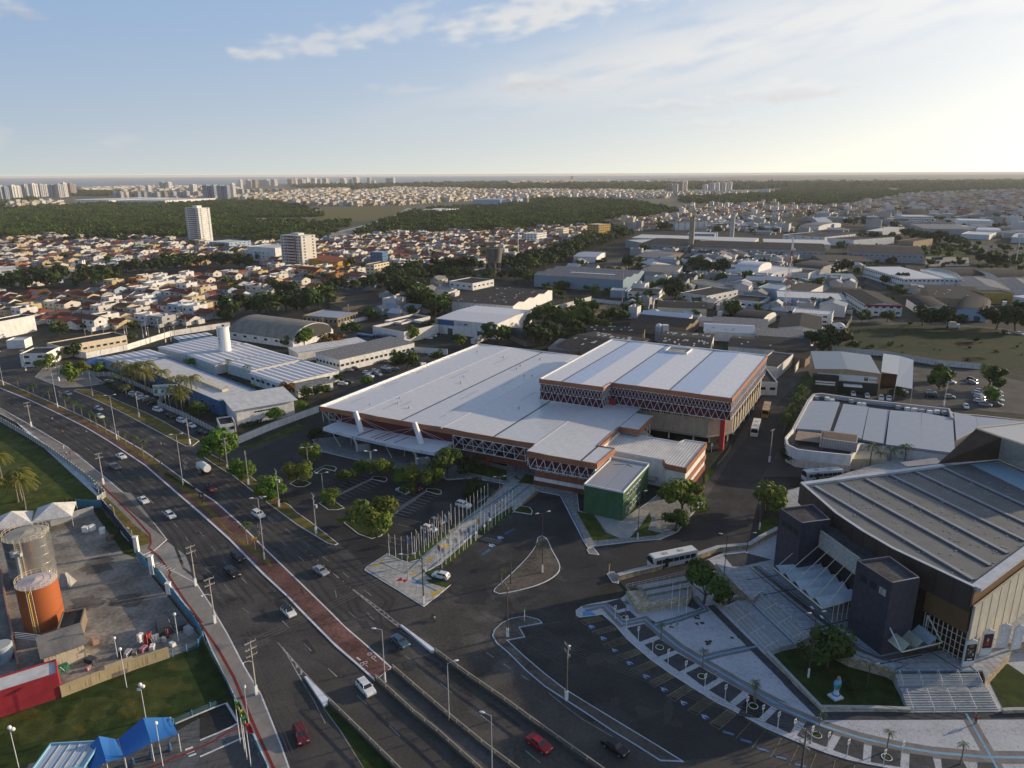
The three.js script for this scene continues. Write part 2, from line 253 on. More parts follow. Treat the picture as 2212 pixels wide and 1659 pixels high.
pave('viaduct_path',SS('c5',[1815,715,1900,770,2212,1080,'c6',0,950,860,1700,1200,1700,500,1120,0,680,'c5',1990,620]),C.oldAsphalt,0.05);

// median with the two strips of red cycle path and its grass
{
const n=90,l2=lineLen(E2),l3=lineLen(E3),cut=0.78,a=[],b=[];
const e2=E2.filter((p,i)=>i<E2.length - 4),e3=E3.filter((p,i)=>i<E3.length - 3);
const med=struct('median_strip',slabGeo([...e2,...e3.slice().reverse()],0,0.15),C.kerb);
const A=between(e2,e3,0.09,80),B=between(e2,e3,0.93,80);
mesh('red_cycle_path',sheetGeo([...A,...B.slice().reverse()],0.165),C.redPath,med);
// grass lens down the middle
const gl=SS('b1',[-900,452,-300,640,0,762,220,855,480,965,700,1070,900,1180,1200,1380,1480,1610,'c3',30,570,230,760,480,990,640,1110,745,1190]);
const gr=SS('b1',[-900,440,-300,622,0,738,200,815,500,950,740,1065,960,1190,1220,1345,1560,1610,'c3',60,520,170,640,300,810,480,920,650,1030,720,1110,745,1190]);
mesh('grass_strip',sheetGeo([...gl,...gr.slice().reverse()],0.178),C.dryGrass,med);
const hedge=SS('b1',[1385,1510,1420,1500,1610,1630,1600,1659,1500,1640]);
const hg=[];const rn=mulberry(5);
for(let i=0;i<260;i++){const u=rn(),v=rn();const p0=[mix(hedge[0][0],hedge[2][0],u)+(v - 0.5)*1.6,mix(hedge[0][1],hedge[2][1],u)+(v - 0.5)];const q=new THREE.TetrahedronGeometry(0.28 + 0.2*rn());q.rotateX(rn()*6);q.rotateY(rn()*6);q.translate(p0[0],0.35 + rn()*0.35,p0[1]);hg.push(flat(q));}
const h=mesh('low_hedge',hg,mat(0.05,0.075,0.02));tag(h,'low clipped hedge on the median beside the double street lamp','hedge');
}
// kerb lines and lane dashes
{
const mk=[];
for(const e of[E1,E1b])mk.push(lineGeo(offsetLine(e,0.3),0.2));
const R2=E2,JL=JOIN;
for(const t of[0.36,0.67])mk.push(...dashGeo(between(E1.concat(E1b.slice(0,3)),E2.slice(0,13),t,90),3.2,6.5,0.13,30));
mk.push(...dashGeo(SS('c5',[440,0,560,90,700,230,870,150]).slice(0,2),2.6,5,0.16));
mk.push(...dashGeo(SS('c5',[850,130,1075,365,1290,590,1540,830,1840,1100,2100,1360,2300,1560]),3.2,6.8,0.16));
for(const t of[0.34,0.67])mk.push(...dashGeo(between(E3.slice(2,16),E4.slice(2,20),t,90),3.2,6.5,0.13,20));
mk.push(...dashGeo(SS('c6',[50,495,330,715,620,945,900,1160,1200,1395,1480,1630]),3.4,7.5,0.16,0));
mk.push(lineGeo(SS('c6',[1540,880,1700,1010,1900,1160,2212,1340]),0.14),...dashGeo(SS('c6',[900,465,1100,600,1290,720,1480,855]),2,2.6,0.16));
// chevrons ahead of the two retaining noses
const chev=(a,b,n)=>{mk.push(lineGeo(a,0.18),lineGeo(b,0.18));const la=lineLen(a),lb=lineLen(b);for(let i=1;i<n;i++){const t=i / n,p=along(a,la*t).p,q=along(b,lb*t).p,r0=along(a,la*Math.max(0,t + 0.055)).p,r1=along(b,lb*Math.max(0,t + 0.055)).p,m=[(r0[0]+ r1[0])/ 2,(r0[1]+ r1[1])/ 2];mk.push(lineGeo([p,m,q],0.34,0.047));}};
chev(SS('c5',[805,358,900,480,1000,660,1065,770]),SS('c5',[805,355,930,500,1050,640,1110,700]),6);
chev(SS('c3',[1580,1412,1760,1560,1870,1659,'c5',1900,80,2060,200]),SS('c3',[1590,1410,1780,1550,1930,1659,'c5',1960,85,2090,190]),11);
mk.push(lineGeo(SS('c3',[1380,1245,1440,1295]),0.2),lineGeo(SS('c3',[700,670,760,725]),0.2),lineGeo(SS('c5',[1070,780,1180,960,1300,1200]),0.14),lineGeo(SS('c5',[1110,700,1230,830,1330,920]),0.14),lineGeo(SS('c5',[1285,1040,1440,1250,1700,1659]),0.22),lineGeo(SS('c6',[0,170,200,320,360,440]),0.16),lineGeo(SS('c6',[0,235,340,470]),0.16));
struct('lane_marking',mk,C.whitePaintWorn);
const wt=[];for(const[A,B]of[[E1.concat(E1b.slice(0,3)),E2.slice(0,13)],[E3.slice(2,16),E4.slice(2,20)]])for(const t of[0.17,0.5,0.83])for(const o of[-0.85,0.85])wt.push(sheetGeo(strip(offsetLine(between(A,B,t,60),o),0.6),0.034));struct('tyre_track',wt,mat(0.055,0.051,0.047,'asphalt',{roughness:0.7}));
const studs=[];for(let i=0;i<9;i++)studs.push(box(0.25,0.06,0.25,...[0,0,0]));studs.forEach((g,i)=>{const p=along(SS('c3',[1100,1010,1580,1412]),i*3.1).p;g.translate(p[0],0.045,p[1]);});
struct('road_stud',studs,C.yellowPaint);
// cycle symbols on the red path
const cs=[];for(const[x,y]of[[1680,590],[1715,575],[1760,485],[1800,520]]){const q=S('c5',x,y),r=new THREE.RingGeometry(0.32,0.42,14);r.rotateX(-Math.PI / 2);r.translate(q[0],0.19,q[1]);cs.push(r);}
cs.push(lineGeo(SS('c5',[1625,520,1665,550]),0.3,0.19),lineGeo(SS('c5',[1800,540,1830,560]),0.12,0.19),lineGeo(SS('c5',[1720,600,1740,615]),0.12,0.19));
struct('cycle_marking',cs,C.paint);
}
// left pavement with its red guide line
{
const out=[...E1,...SS('c1',[1610,730,1480,785,1395,800])];
const back=SS('c1',[1260,560,1180,330,1060,120,'b1',1080,1659,900,1510,700,1370,500,1260,260,1140,0,1000,-300,860,-900,640]);
island('pavement',[...out.slice(0,-1),...back],C.walk,0.12,0.25);
pave('driveway_apron',SS('c1',[1480,790,1620,725,1735,640,1950,800,2000,1040,1830,960,1700,950,1600,900,1560,830]),C.concrete,0.034);
island('pavement',[...E1b,...SS('c5',[720,1750,700,1659,560,1330,470,1160,380,980,250,720,100,400,0,150,'c1',2110,1500,1900,1280,1760,1090,1650,940,1600,890])],C.walk,0.12,0.25);
const gl=SS('c1',[1060,60,1250,250,1420,420,1555,570,1565,660,1540,710,1640,790,1770,960,1750,1000,1900,1230,2100,1500,'c5',0,160,200,450,350,720,450,960,560,1220,660,1440,760,1659,800,1750]);
struct('guide_line',lineGeo(gl,0.45,0.15),mat(0.22,0.035,0.03,'grain'));
pave('dry_verge',SS('c1',[940,60,1050,130,1230,300,1400,470,1545,590,1550,660,1430,700,1400,610,1200,370,1080,220]),C.dryGrass,0.145);
pave('crosswalk_base',SS('c1',[1590,900,1650,870,1800,950,1700,960]),C.concrete,0.15);
const cw=[];for(let i=0;i<6;i++)cw.push(lineGeo(SS('c1',[1600 + 32*i,892 + 13*i - 8,1655 + 32*i,872 + 13*i - 8]),0.35,0.165));struct('crossing_marking',cw,C.paint);
}
// separator islands on the right of the carriageway
island('separator_island',SS('b1',[290,695,400,740,520,782,690,775,870,748,720,650,560,600,380,600]),C.walk);
island('separator_island',SS('b1',[610,810,760,870,900,935,1050,1010,1200,1090,1350,1170,1540,1270,1600,1268,1655,1225,1500,1145,1350,1060,1200,985,1000,900,850,830,760,797,640,797]),C.dryGrass);
island('separator_island',SS('c3',[20,30,150,120,350,240,650,480,1000,740,1330,940,1400,955,1435,940,1300,830,1130,700,1000,610,930,540,850,500,640,330,500,220,380,110,'b1',1960,1440,1800,1360,1720,1320]),C.dryGrass);
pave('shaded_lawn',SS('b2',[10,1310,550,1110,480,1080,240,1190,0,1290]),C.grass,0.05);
// car park islands and bay lines
{
const isl=[['c3',[1180,190,1300,125,1400,140,1418,160,1400,188,1280,160,1200,210]],['c3',[930,320,1000,350,1080,350,1155,312,1100,290,1000,270]],['c3',[1230,520,1330,590,1420,590,1500,570,1400,500,1300,490]],['c3',[1490,720,1640,840,1780,890,1880,860,1905,830,1800,740,1640,680]],['c4',[680,255,800,290,845,285,845,250,800,235,690,230]],['c4',[1590,470,1640,405,1760,425,1790,460,1780,500]],['c3',[1770,270,1920,300,1945,275,1930,250,1800,240]],['c4',[1215,380,1300,330,1320,300,1250,330]]];
isl.forEach(([s,l])=>island('planting_island',SS(s,l),C.darkGrass));
const bl=[],sp=[];// spines and bays: spine from p to q, bay lines to one or both sides
const bays=(s,p,q,n,side,len=5)=>{const a=S(s,...p),b=S(s,...q),L=dist(a,b),u=[(b[0]- a[0])/ L,(b[1]- a[1])/ L],v=[-u[1],u[0]];for(let i=0;i<=n;i++){const c=[a[0]+ u[0]*L*i / n,a[1]+ u[1]*L*i / n];for(const sd of side)bl.push(sheetGeo(strip([c,[c[0]+ v[0]*len*sd,c[1]+ v[1]*len*sd]],0.12),0.05));}};
bays('c3',[1400,430],[1790,265],8,[1,-1]);sp.push(sheetGeo(strip(SS('c3',[1400,450,1790,262]),1.1),0.06));
bays('c3',[1970,640],[2230,470],7,[1,-1]);bays('c4',[340,470],[690,255],9,[1,-1]);sp.push(sheetGeo(strip(SS('c3',[1960,660,2230,475]),1.1),0.06),sheetGeo(strip(SS('c4',[330,480,690,255]),1.1),0.06));
bays('c3',[1160,260],[1260,170],3,[-1],4.6);bays('c3',[1860,780],[1990,690],3,[-1]);
bays('c4',[370,850],[470,770],2,[-1],4.5);bays('c4',[640,580],[560,640],1,[1]);
bays('c4',[860,1060],[1185,805],5,[-1],4.8);bays('c4',[1330,690],[1560,515],4,[-1],4.8);
struct('bay_marking',bl,C.whitePaintWorn);struct('parking_spine',sp,C.walk);
const hb=[];for(let i=0;i<=12;i++){const t=i / 12,a=S('c4',mix(1255,1430,t),mix(755,800,t)),b=S('c4',mix(1300,1475,t),mix(730,770,t));hb.push(sheetGeo(strip([a,b],0.13),0.052));}
hb.push(lineGeo(SS('c4',[1250,757,1430,803,1475,772,1295,730,1250,757]),0.12,0.054));struct('hatched_marking',hb,C.whitePaintWorn);
}
// triangle island and the two kerbed tongues by the side street
island('traffic_island',smooth(SS('c4',[1395,1270,1600,1080,1760,910,1830,800,1840,740,1880,718,1930,740,1990,860,2075,1030,2060,1100,1960,1180,1760,1260,1420,1322,1385,1300]),40),C.soil&&mat(0.11,0.095,0.075,'dirt'));
island('traffic_island',SS('c6',[1480,160,1440,120,1300,85,1150,110,1050,160,975,230,955,290,1000,370,1110,460,1300,650,1500,820,1700,950,1900,1080,2212,1290,'c8',660,1659,900,1812,1150,1822,890,1659,'c6',2212,1150,1900,960,1700,835,1500,680,1300,510,1115,340,1300,305,1240,205]),mat(0.10,0.09,0.078,'dirt'),0.14,0.22,mat(0.42,0.5,0.58,'grain'));
island('traffic_island',SS('c7',[275,1000,300,1045,400,1058,405,1050,345,975]),C.walk);
island('traffic_island',SS('c7',[485,1255,540,1340,610,1355,610,1290,560,1230,510,1235]),C.walk);
// retaining noses of the viaduct ramps: white painted wedges
{
const wedge=(a,label)=>{const t=thing('barrier_nose',label,'barrier',a[0]);const l=a.map((p)=>[p[0]- a[0][0],p[1]- a[0][1]]);mesh('body',slabGeo(l,0,0.55),mat(0.68,0.70,0.74,'stain'),t);};
wedge(SS('c5',[1085,735,1105,730,1330,960,1330,1005,1285,1035]),'white wedge shaped concrete nose splitting the exit ramp from the avenue');
wedge(SS('c6',[5,200,20,195,350,440,350,465,320,465]),'long narrow white concrete nose at the head of the right ramp wall');
}
pave('ramp_verge',SS('c5',[1335,1020,1290,1040,1480,1300,1700,1659,1760,1750,2140,1750,2030,1659,1600,1250]),C.darkGrass,0.05);
// stone ramp walls with a concrete rail on posts
{
const wall=(pts,label,h=0.62)=>{
const t=thing('ramp_wall',label,'barrier',pts[0]);const l=pts.map((p)=>[p[0]- pts[0][0],p[1]- pts[0][1]]);
mesh('stone_base',slabGeo(strip(l,0.4),0,h),mat(0.085,0.083,0.075,'weather'),t);
mesh('top_rail',join([slabGeo(strip(l,0.17),h + 0.5,h + 0.64)]),mat(0.36,0.32,0.25,'grain'),t);
const L=lineLen(l);for(let d=0.4;d<L - 1;d +=3.1){const a=along(l,d);mesh('post',box(0.22,0.58,0.15,a.p[0],h - 0.06,a.p[1],a.a),mat(0.3,0.28,0.24,'grain'),t);}
};
wall(SS('c5',[1335,985,1700,1340,2040,1680,2300,1950]),'stone ramp wall with concrete rail above the grass verge, left of all');
wall(SS('c5',[1818,745,2212,1110,'c6',60,1050,400,1320,800,1680,1100,1950]),'stone wall with concrete rail on the left side of the raised path');
wall(SS('c5',[1995,640,2212,830,'c6',510,1150,900,1470,1150,1659,1500,1930]),'stone wall with concrete rail on the right side of the raised path');
wall(SS('c6',[362,470,700,720,1050,960,1500,1290,2020,1659,2400,1930]),'stone ramp wall with concrete rail beside the right frontage road');
}
{// repairs, stains and covers in the asphalt
const r=mulberry(61),lg=[],dk=[],mh=[],blob=(p,a,b,th,y)=>sheetGeo([...Array(9).keys()].map((i)=>{const t=i / 9*6.283,k=0.75 + 0.4*r(),x=Math.cos(t)*a*k,z=Math.sin(t)*b*k;return[p[0]+ x*Math.cos(th)+ z*Math.sin(th),p[1]- x*Math.sin(th)+ z*Math.cos(th)];}),y);
const put=(A,B,n)=>{for(let i=0;i<n;i++){const q=along(between(A,B,0.1 + 0.8*r(),40),lineLen(A)*(0.3 + 0.7*r()));const k=r();(k<0.45?lg:dk).push(k>0.7?sheetGeo(strip([q.p,[q.p[0]+ Math.cos(q.a)*(2 + 5*r()),q.p[1]- Math.sin(q.a)*(2 + 5*r())]],0.8 + r()),0.0365 + i*3e-5):blob(q.p,1.5 + 4*r(),0.5 + 0.9*r(),q.a,0.0375 + i*3e-5));if(i % 4===0){const c=new THREE.CircleGeometry(0.34,14);c.rotateX(-Math.PI / 2);c.translate(q.p[0]+ 1,0.0435,q.p[1]);mh.push(c);}}};
put(E1.concat(E1b),E2,46);put(E3,E4,46);
for(let i=0;i<46;i++){const p=S('c4',950 + 1200*r(),950 + 700*r());(i % 2?lg:dk).push(blob(p,1 + 3*r(),0.5 + 1.2*r(),r()*3,0.0405 + i*3e-5));}for(let i=0;i<40;i++){const p=S('c8',100 + 1300*r(),700 + 900*r());(i % 2?lg:dk).push(blob(p,1 + 3*r(),0.5 + 1.2*r(),r()*3,0.0405 + i*3e-5));}
struct('asphalt_repair',lg,mat(0.066,0.062,0.057,'asphalt'));struct('oil_stain',dk,C.darkAsphalt);struct('manhole_cover',mh,C.darkSteel);
}
function dryPatches(s,list,y,m=C.dryGrass){const r=mulberry(list.length*7 + 3),g=[];for(const[x,yy,a]of list)for(let k=0;k<5;k++){const p=S(s,x +(r()- 0.5)*a*40,yy +(r()- 0.5)*a*24);g.push(sheetGeo([...Array(11).keys()].map((i)=>{const t=i / 11*6.283,q=a*(0.25 + 0.5*r());return[p[0]+ Math.cos(t)*q*1.4,p[1]+ Math.sin(t)*q];}),y + k*0.001));}struct('dry_patch',g,m);}
// ---------- the convention centre ----------
function sign(text,w,h,{bg='#ffffff',fg='#123a6b',font='bold',px=96,draw,wear=0}={}){// a flat print, front towards +z, centred, standing on y = 0
const c=document.createElement('canvas');c.height=px;c.width=Math.min(2048,Math.round(px*w / h));const x=c.getContext('2d');x.fillStyle=bg;x.fillRect(0,0,c.width,c.height);
if(draw)draw(x,c.width,c.height);else{x.fillStyle=fg;x.textAlign='center';x.textBaseline='middle';let s=px*0.7;x.font=`${font} ${s}px sans-serif`;const m=x.measureText(text).width;if(m>c.width*0.94){s*=c.width*0.94 / m;x.font=`${font} ${s}px sans-serif`;}x.fillText(text,c.width / 2,c.height*0.53);}
const t=new THREE.CanvasTexture(c);t.colorSpace=THREE.SRGBColorSpace;const m=new THREE.MeshStandardMaterial({map:t,roughness:0.7});m.color.setRGB(0.85,0.85,0.85);
const g=new THREE.PlaneGeometry(w,h);g.translate(0,h / 2,0);return{g,m};
}
const CC0=S('b2',665,940,10.8),CCT=-rad(28.24);
function ccWorld(s,t){const c=Math.cos(CCT),n=Math.sin(CCT);return[CC0[0]+ s*c - t*n*1,CC0[1]- s*n - t*c];}
const zig=(a,b,y0,y1,n,r=0.07,off=0)=>{// zigzag truss web from a to b (plan), chords and bars
const o=[],P=(t,y,k=0)=>[mix(a[0],b[0],t)+ k*-(b[1]- a[1])/ dist(a,b),y,mix(a[1],b[1],t)+ k*(b[0]- a[0])/ dist(a,b)];
for(let i=0;i<n;i++){o.push(bar(P(i / n,y1),P((i + 0.5)/ n,y0,off),r),bar(P((i + 0.5)/ n,y0,off),P((i + 1)/ n,y1),r));}
o.push(bar(P(0,y1),P(1,y1),r*1.2),bar(P(0.5 / n,y0,off),P(1 - 0.5 / n,y0,off),r*1.2));return o;
};
const wallLine=(pts,y0,y1,th=0.25)=>slabGeo(strip(pts,th),y0,y1);
const M_FASCIA=mat(0.33,0.135,0.065,'grain',{roughness:0.6}),M_MAROON=mat(0.12,0.028,0.032,'ribs'),M_ROOF=mat(0.62,0.605,0.59,'panel',{roughness:0.36,bumpMap:bumpRibs,bumpScale:0.015}),M_BRICKW=mat(0.27,0.10,0.06,'stain');
{
const t=thing('convention_center','long low convention centre with white metal roof, brown fascia and white trusses','convention centre',CC0,CCT);
const Z=(l)=>l.map(([s,q])=>[s,-q]);
const front=(s)=>s<82.4?0.0243*s:s<104?-4.5 +(s - 82.6)*0.042:0;
// roof panels: sloped sheets between gutters and ridges
const cuts=[[0.15,10.66],[17,11.15],[33.5,10.66],[50,11.15],[67.8,10.66],[82.6,11.1],[99.1,10.66]];
for(let i=0;i<cuts.length - 1;i++){
const[s0,y0]=cuts[i],[s1,y1]=cuts[i + 1],g0=y0<11?0.35:0,g1=y1<11?0.35:0;
const list=[];const f0=i===5?-4.4:front(s0),f1=i===5?-3.75:front(s1 - 0.4);const back=s0>60?60:107.2;
const sub=24;for(let k=0;k<sub;k++){const q=(s,f)=>[s,mix(f,back,k / sub),mix(f,back,(k + 1)/ sub)];const[a,b0,b1]=q(s0 + g0,f0),[c,d0,d1]=q(s1 - g1,f1);list.push(b0,b1,d0,d1);}
const pos=[],uv=[];for(let k=0;k<sub;k++){const[b0,b1,d0,d1]=list.slice(4*k,4*k + 4),A=[s0 + g0,y0,-b0],B=[s0 + g0,y0,-b1],D=[s1 - g1,y1,-d0],E=[s1 - g1,y1,-d1];for(const v of[A,D,E,A,E,B]){pos.push(...v);uv.push(v[2],v[0]);}}
if(i===4){/*bay that meets the block*/}
const g=new THREE.BufferGeometry();g.setAttribute('position',new THREE.Float32BufferAttribute(pos,3));g.setAttribute('uv',new THREE.Float32BufferAttribute(uv,2));g.computeVertexNormals();
mesh('roof_panel',g,M_ROOF,t);
}
for(const[a,b,q]of[[99.4,103.9,[-3.6,9.6]],[99.0,105.2,[28.3,44]]])mesh('roof_panel',sheetGeo(Z([[a,q[0]],[b,q[0]],[b,q[1]],[a,q[1]]]),10.7),M_ROOF,t);
for(const[s,a,b]of[[33.5,0.8,107],[67.8,1.6,44],[99.15,-3.8,44]])mesh('gutter',box(0.7,0.08,b - a,s,10.58,-(a + b)/ 2),C.darkSteel,t);
for(const[s,b]of[[17,107],[50,107],[82.6,44]])mesh('ridge_cap',box(0.5,0.06,b,s,11.13,-b / 2),M_ROOF,t);
const outline=[[0,0],[82.4,2],[82.6,-4.5],[103.9,-3.6],[104.2,9.8],[98.9,9.6],[98.7,28.1],[105.4,28.1],[105.2,42]];
for(let i=0;i<outline.length - 1;i++)mesh('fascia',wallLine(Z([outline[i],outline[i + 1]]),9.25,10.9,0.3),M_FASCIA,t);
{const r=mulberry(12);for(let i=0;i<14;i++)mesh('roof_vent',cyl(0.35,0.25,0.7,6 + r()*56,10.8,-8 - r()*92,8),C.galv,t);const pt=mat(0.5,0.49,0.47,'panel',{roughness:0.4});for(let i=0;i<16;i++){const b=[0,17,33.5,50][i % 4],up=i % 2?-1:1,s=b + 2 + r()*11,y=(up>0?10.66 +(s - b)*0.0294:11.15 -(s - b)*0.0294)+ 0.02,w=0.9,l=4 + r()*16,z=-8 - r()*80;const g=new THREE.PlaneGeometry(w,l);g.rotateX(-Math.PI / 2);g.rotateZ(up*0.0294);g.translate(s,y,z);mesh('replaced_sheet',muv(g),pt,t);}}
mesh('parapet',join([box(0.7,0.55,107.6,-0.1,10.55,-53.8),box(64,0.5,0.5,32,10.6,-107.5)]),mat(0.74,0.72,0.70,null,{roughness:0.28,metalness:0.3}),t);
mesh('side_wall',box(0.4,9.3,103,1.2,0,-54),C.greyWall,t);mesh('rear_wall',box(64,10,0.4,32,0,-106.5),C.greyWall,t);
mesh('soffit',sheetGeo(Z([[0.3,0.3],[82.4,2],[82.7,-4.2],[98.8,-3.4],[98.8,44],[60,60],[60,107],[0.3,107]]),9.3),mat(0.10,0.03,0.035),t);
// maroon cladding over the canopy, maroon recess behind the trusses, brick base
mesh('red_cladding',wallLine(Z([[9,0.5],[53.5,1.6]]),5.6,9.28,0.2),M_MAROON,t);
for(const[a,b]of[[[1.5,5],[9,5]],[[53.5,5.5],[82.4,6.5]]])mesh('red_recess',wallLine(Z([a,b]),4.6,9.28,0.2),M_MAROON,t);
for(const q of[[[9,0.6],[9,5]],[[53.5,1.6],[53.5,5.5]],[[1.5,5],[1.5,20]]])mesh('red_recess',wallLine(Z(q),4.6,9.28,0.2),M_MAROON,t);
mesh('brick_wall',join([wallLine(Z([[1.5,6],[83.5,7.5]]),0,4.7,0.3),wallLine(Z([[1.5,6],[1.5,30]]),0,4.7,0.3),wallLine(Z([[53,2.5],[53,7]]),0,4.7,0.3)]),M_BRICKW,t);
for(const s of[25,29,33,37]){const d=mesh('glass_door',box(3.6,3,0.12,s,0,-6.15),C.glass,t);mesh('frame',box(3.8,0.14,0.2,s,3,-6.13),C.whiteSteel,d);}
mesh('glazing',box(14,1.8,0.1,67,2.9,-6.62),C.glass,t);
mesh('truss',join([...zig([0.3,-0.4],[9,-0.5],6.0,9.2,3,0.11,-1.4),...zig([0.3,-0.4],[0.3,-9],6.0,9.2,3,0.11,1.4),bar([2,6,1],[0.3,9.2,-0.4],0.1),bar([0.3,9.2,-1],[2.6,4.4,-2.2],0.1),bar([8.6,6,0.8],[2.6,4.4,-2.2],0.1)]),C.whiteSteel,t);
mesh('truss',join([...zig([53.8,-0.9],[82.2,-1.7],6.1,9.2,8,0.11,-1.5),...zig([53.8,-0.9],[82.2,-1.7],6.1,9.2,8,0.08,2.6),bar([59,6.1,0.5],[64.6,4.2,-3.4],0.1),bar([70,6.1,0.4],[64.6,4.2,-3.4],0.1),bar([62,6.1,-3],[64.6,4.2,-3.4],0.1),bar([67.5,6.1,-3],[64.6,4.2,-3.4],0.1)]),C.whiteSteel,t);
mesh('column',cyl(0.6,0.6,4.3,64.6,0,-3.4,10),mat(0.30,0.05,0.04),t);
// protruding front block: windows under the truss, striped brick wall
mesh('truss',join([...zig([82.8,4.3],[103.5,3.5],6.4,9.2,8,0.11,1.2),bar([82.8,9.2,4.3],[82.9,6.6,4.5],0.1),bar([103.5,9.2,3.5],[103.4,6.6,3.6],0.1)]),C.whiteSteel,t);
mesh('truss',join(zig([104.9,-28.6],[104.8,-41],6.4,9.2,4,0.1,0.8)),C.whiteSteel,t);
mesh('red_recess',wallLine(Z([[83.2,-2.6],[103.4,-1.8]]),6.5,9.28,0.2),M_MAROON,t);
mesh('brick_wall',join([slabGeo(Z([[84.2,-2.6],[103.2,-1.8],[103.2,9],[84.4,9]]),0,6.5)]),M_BRICKW,t);
mesh('white_band',wallLine(Z([[84.2,-2.7],[99.6,-2.05]]),1.6,2.7,0.25),C.whiteWall,t);mesh('red_band',wallLine(Z([[84.2,-2.68],[99.6,-2.0]]),0,1.55,0.2),mat(0.2,0.06,0.045,'grain'),t);
for(let i=0;i<7;i++){const s=85.3 + i*2.62,q=2.72 -(s - 84.2)*0.042;const f=mesh('window',box(1.9,1.5,0.2,s + 0.4,4.75,q + 0.02),C.white,t);for(let k=0;k<3;k++)mesh('pane',box(0.5,1.25,0.1,s - 0.2 + 0.6*k,4.87,q + 0.1),C.glass,f);}
mesh('white_wall',join([box(0.3,9.2,13,103.3,0,-3.2),box(5,9.2,0.3,101.2,0,-9.6),box(0.3,9.2,18,99,0,-19),box(6,6,0.3,102,0,-28.5)]),C.whiteWall,t);
const lean=mesh('lean_wall',join([bar([99.6,2.6,2.1],[101,0.1,3.2],0.3)]),C.whiteWall,t);
}
{// upper exhibition hall
const t=thing('exhibition_hall','tall exhibition hall with white roof and two-tier white truss over maroon panels','exhibition hall',CC0,CCT);
const Z=(l)=>l.map(([s,q])=>[s,-q]);
const O=[[64,41.7],[87.6,42.3],[87.7,48.8],[128.8,49.5],[129,114],[64.4,113]];
const cuts=[[64.1,18.45],[72.2,18.9],[80.0,18.45],[88.8,18.45]],f=(s)=>s<87.65?42:49.2;
const panels=[[64.2,72.2,18.62,18.5,0],[72.2,79.6,18.5,18.75,0],[79.6,88.4,18.75,18.5,1],[88.8,97.1,18.5,18.8,0],[97.1,108.2,18.8,18.5,1],[108.6,118.5,18.5,18.8,0],[118.5,128.7,18.8,18.55,1]];
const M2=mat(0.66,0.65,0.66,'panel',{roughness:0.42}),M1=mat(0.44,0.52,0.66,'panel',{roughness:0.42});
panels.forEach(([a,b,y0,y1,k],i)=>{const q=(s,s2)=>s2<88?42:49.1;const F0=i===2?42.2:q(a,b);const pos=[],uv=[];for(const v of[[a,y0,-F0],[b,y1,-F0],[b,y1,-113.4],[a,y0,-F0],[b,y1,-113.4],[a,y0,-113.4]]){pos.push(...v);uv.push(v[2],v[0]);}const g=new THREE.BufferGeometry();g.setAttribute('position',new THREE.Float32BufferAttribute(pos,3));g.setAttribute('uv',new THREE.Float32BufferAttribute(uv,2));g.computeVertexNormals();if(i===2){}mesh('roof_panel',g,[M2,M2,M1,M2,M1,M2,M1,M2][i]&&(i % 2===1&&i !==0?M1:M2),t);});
for(const s of[72.2,88.6,108.4])mesh('gutter',box(0.45,0.1,s<88?71:64,s,18.46,s<88?-77.6:-81.2),C.darkSteel,t);
for(let i=0;i<6;i++){const a=O[i],b=O[(i + 1)% 6];mesh('fascia',wallLine(Z([a,b]),17.2,18.75,0.3),i===5||i===4?C.white:M_FASCIA,t);}
mesh('parapet',join([box(0.5,0.35,71,64.3,18.55,-77.5),box(64.5,0.35,0.6,96.5,18.6,-113.3)]),C.white,t);
mesh('roof_hatch',join([box(9,0.9,0.3,95.8,18.5,-100.9),box(9,0.9,0.3,95.8,18.5,-109.3),box(0.3,0.9,8.4,91.4,18.5,-105.1),box(0.3,0.9,8.4,100.2,18.5,-105.1)]),C.whiteWall,t);
mesh('hatch_floor',box(8.4,0.1,8,95.8,18.75,-105.1),mat(0.35,0.32,0.27,'dirt'),t);
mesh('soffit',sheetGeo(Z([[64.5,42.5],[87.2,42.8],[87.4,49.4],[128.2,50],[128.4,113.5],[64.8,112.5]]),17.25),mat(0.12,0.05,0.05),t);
// maroon shading panels in two leaning tiers, the white space truss before them
const run=[[O[0],O[1],10],[O[1],O[2],3],[O[2],O[3],17],[O[3],O[4],26]];
for(const[a,b,n]of run){
const L=dist(a,b),nx=(b[1]- a[1])/ L,ny=-(b[0]- a[0])/ L;const off=(p,d)=>[p[0]- nx*d,p[1]- ny*d];
const w=(p)=>[p[0],-p[1]];
for(const[y0,y1,i0,i1]of[[14.2,17.1,0.55,1.3],[11.1,14.1,0.55,1.3]]){
const A=w(off(a,i1)),B=w(off(b,i1)),D=w(off(a,i0)),E=w(off(b,i0));const g=new THREE.BufferGeometry();g.setAttribute('position',new THREE.Float32BufferAttribute([A[0],y1,A[1],B[0],y1,B[1],E[0],y0,E[1],A[0],y1,A[1],E[0],y0,E[1],D[0],y0,D[1]],3));g.computeVertexNormals();mesh('shade_panel',muv(g),mat(0.105,0.024,0.034,'ribs'),t);
}
mesh('truss',join([...zig(w(off(a,0.1)),w(off(b,0.1)),14.1,17.1,n,0.085),...zig(w(off(a,0.1)),w(off(b,0.1)),11.1,14.1,n,0.085),...zig(w(off(a,0.1)),w(off(b,0.1)),17.0,14.1,n,0.05)]),C.whiteSteel,t);
}
mesh('cream_wall',join([slabGeo(Z([[88.5,52.4],[121.2,53.4],[125.4,58.6],[127.4,62],[128,112],[88.5,112]]),3.1,11.2)]),mat(0.40,0.34,0.27,'stain'),t);
for(let i=0;i<9;i++)mesh('wall_rib',box(0.3,8,0.3,90 + i*3.8,3.15,-52.3 - i*0.115),mat(0.46,0.40,0.32,'grain'),t);
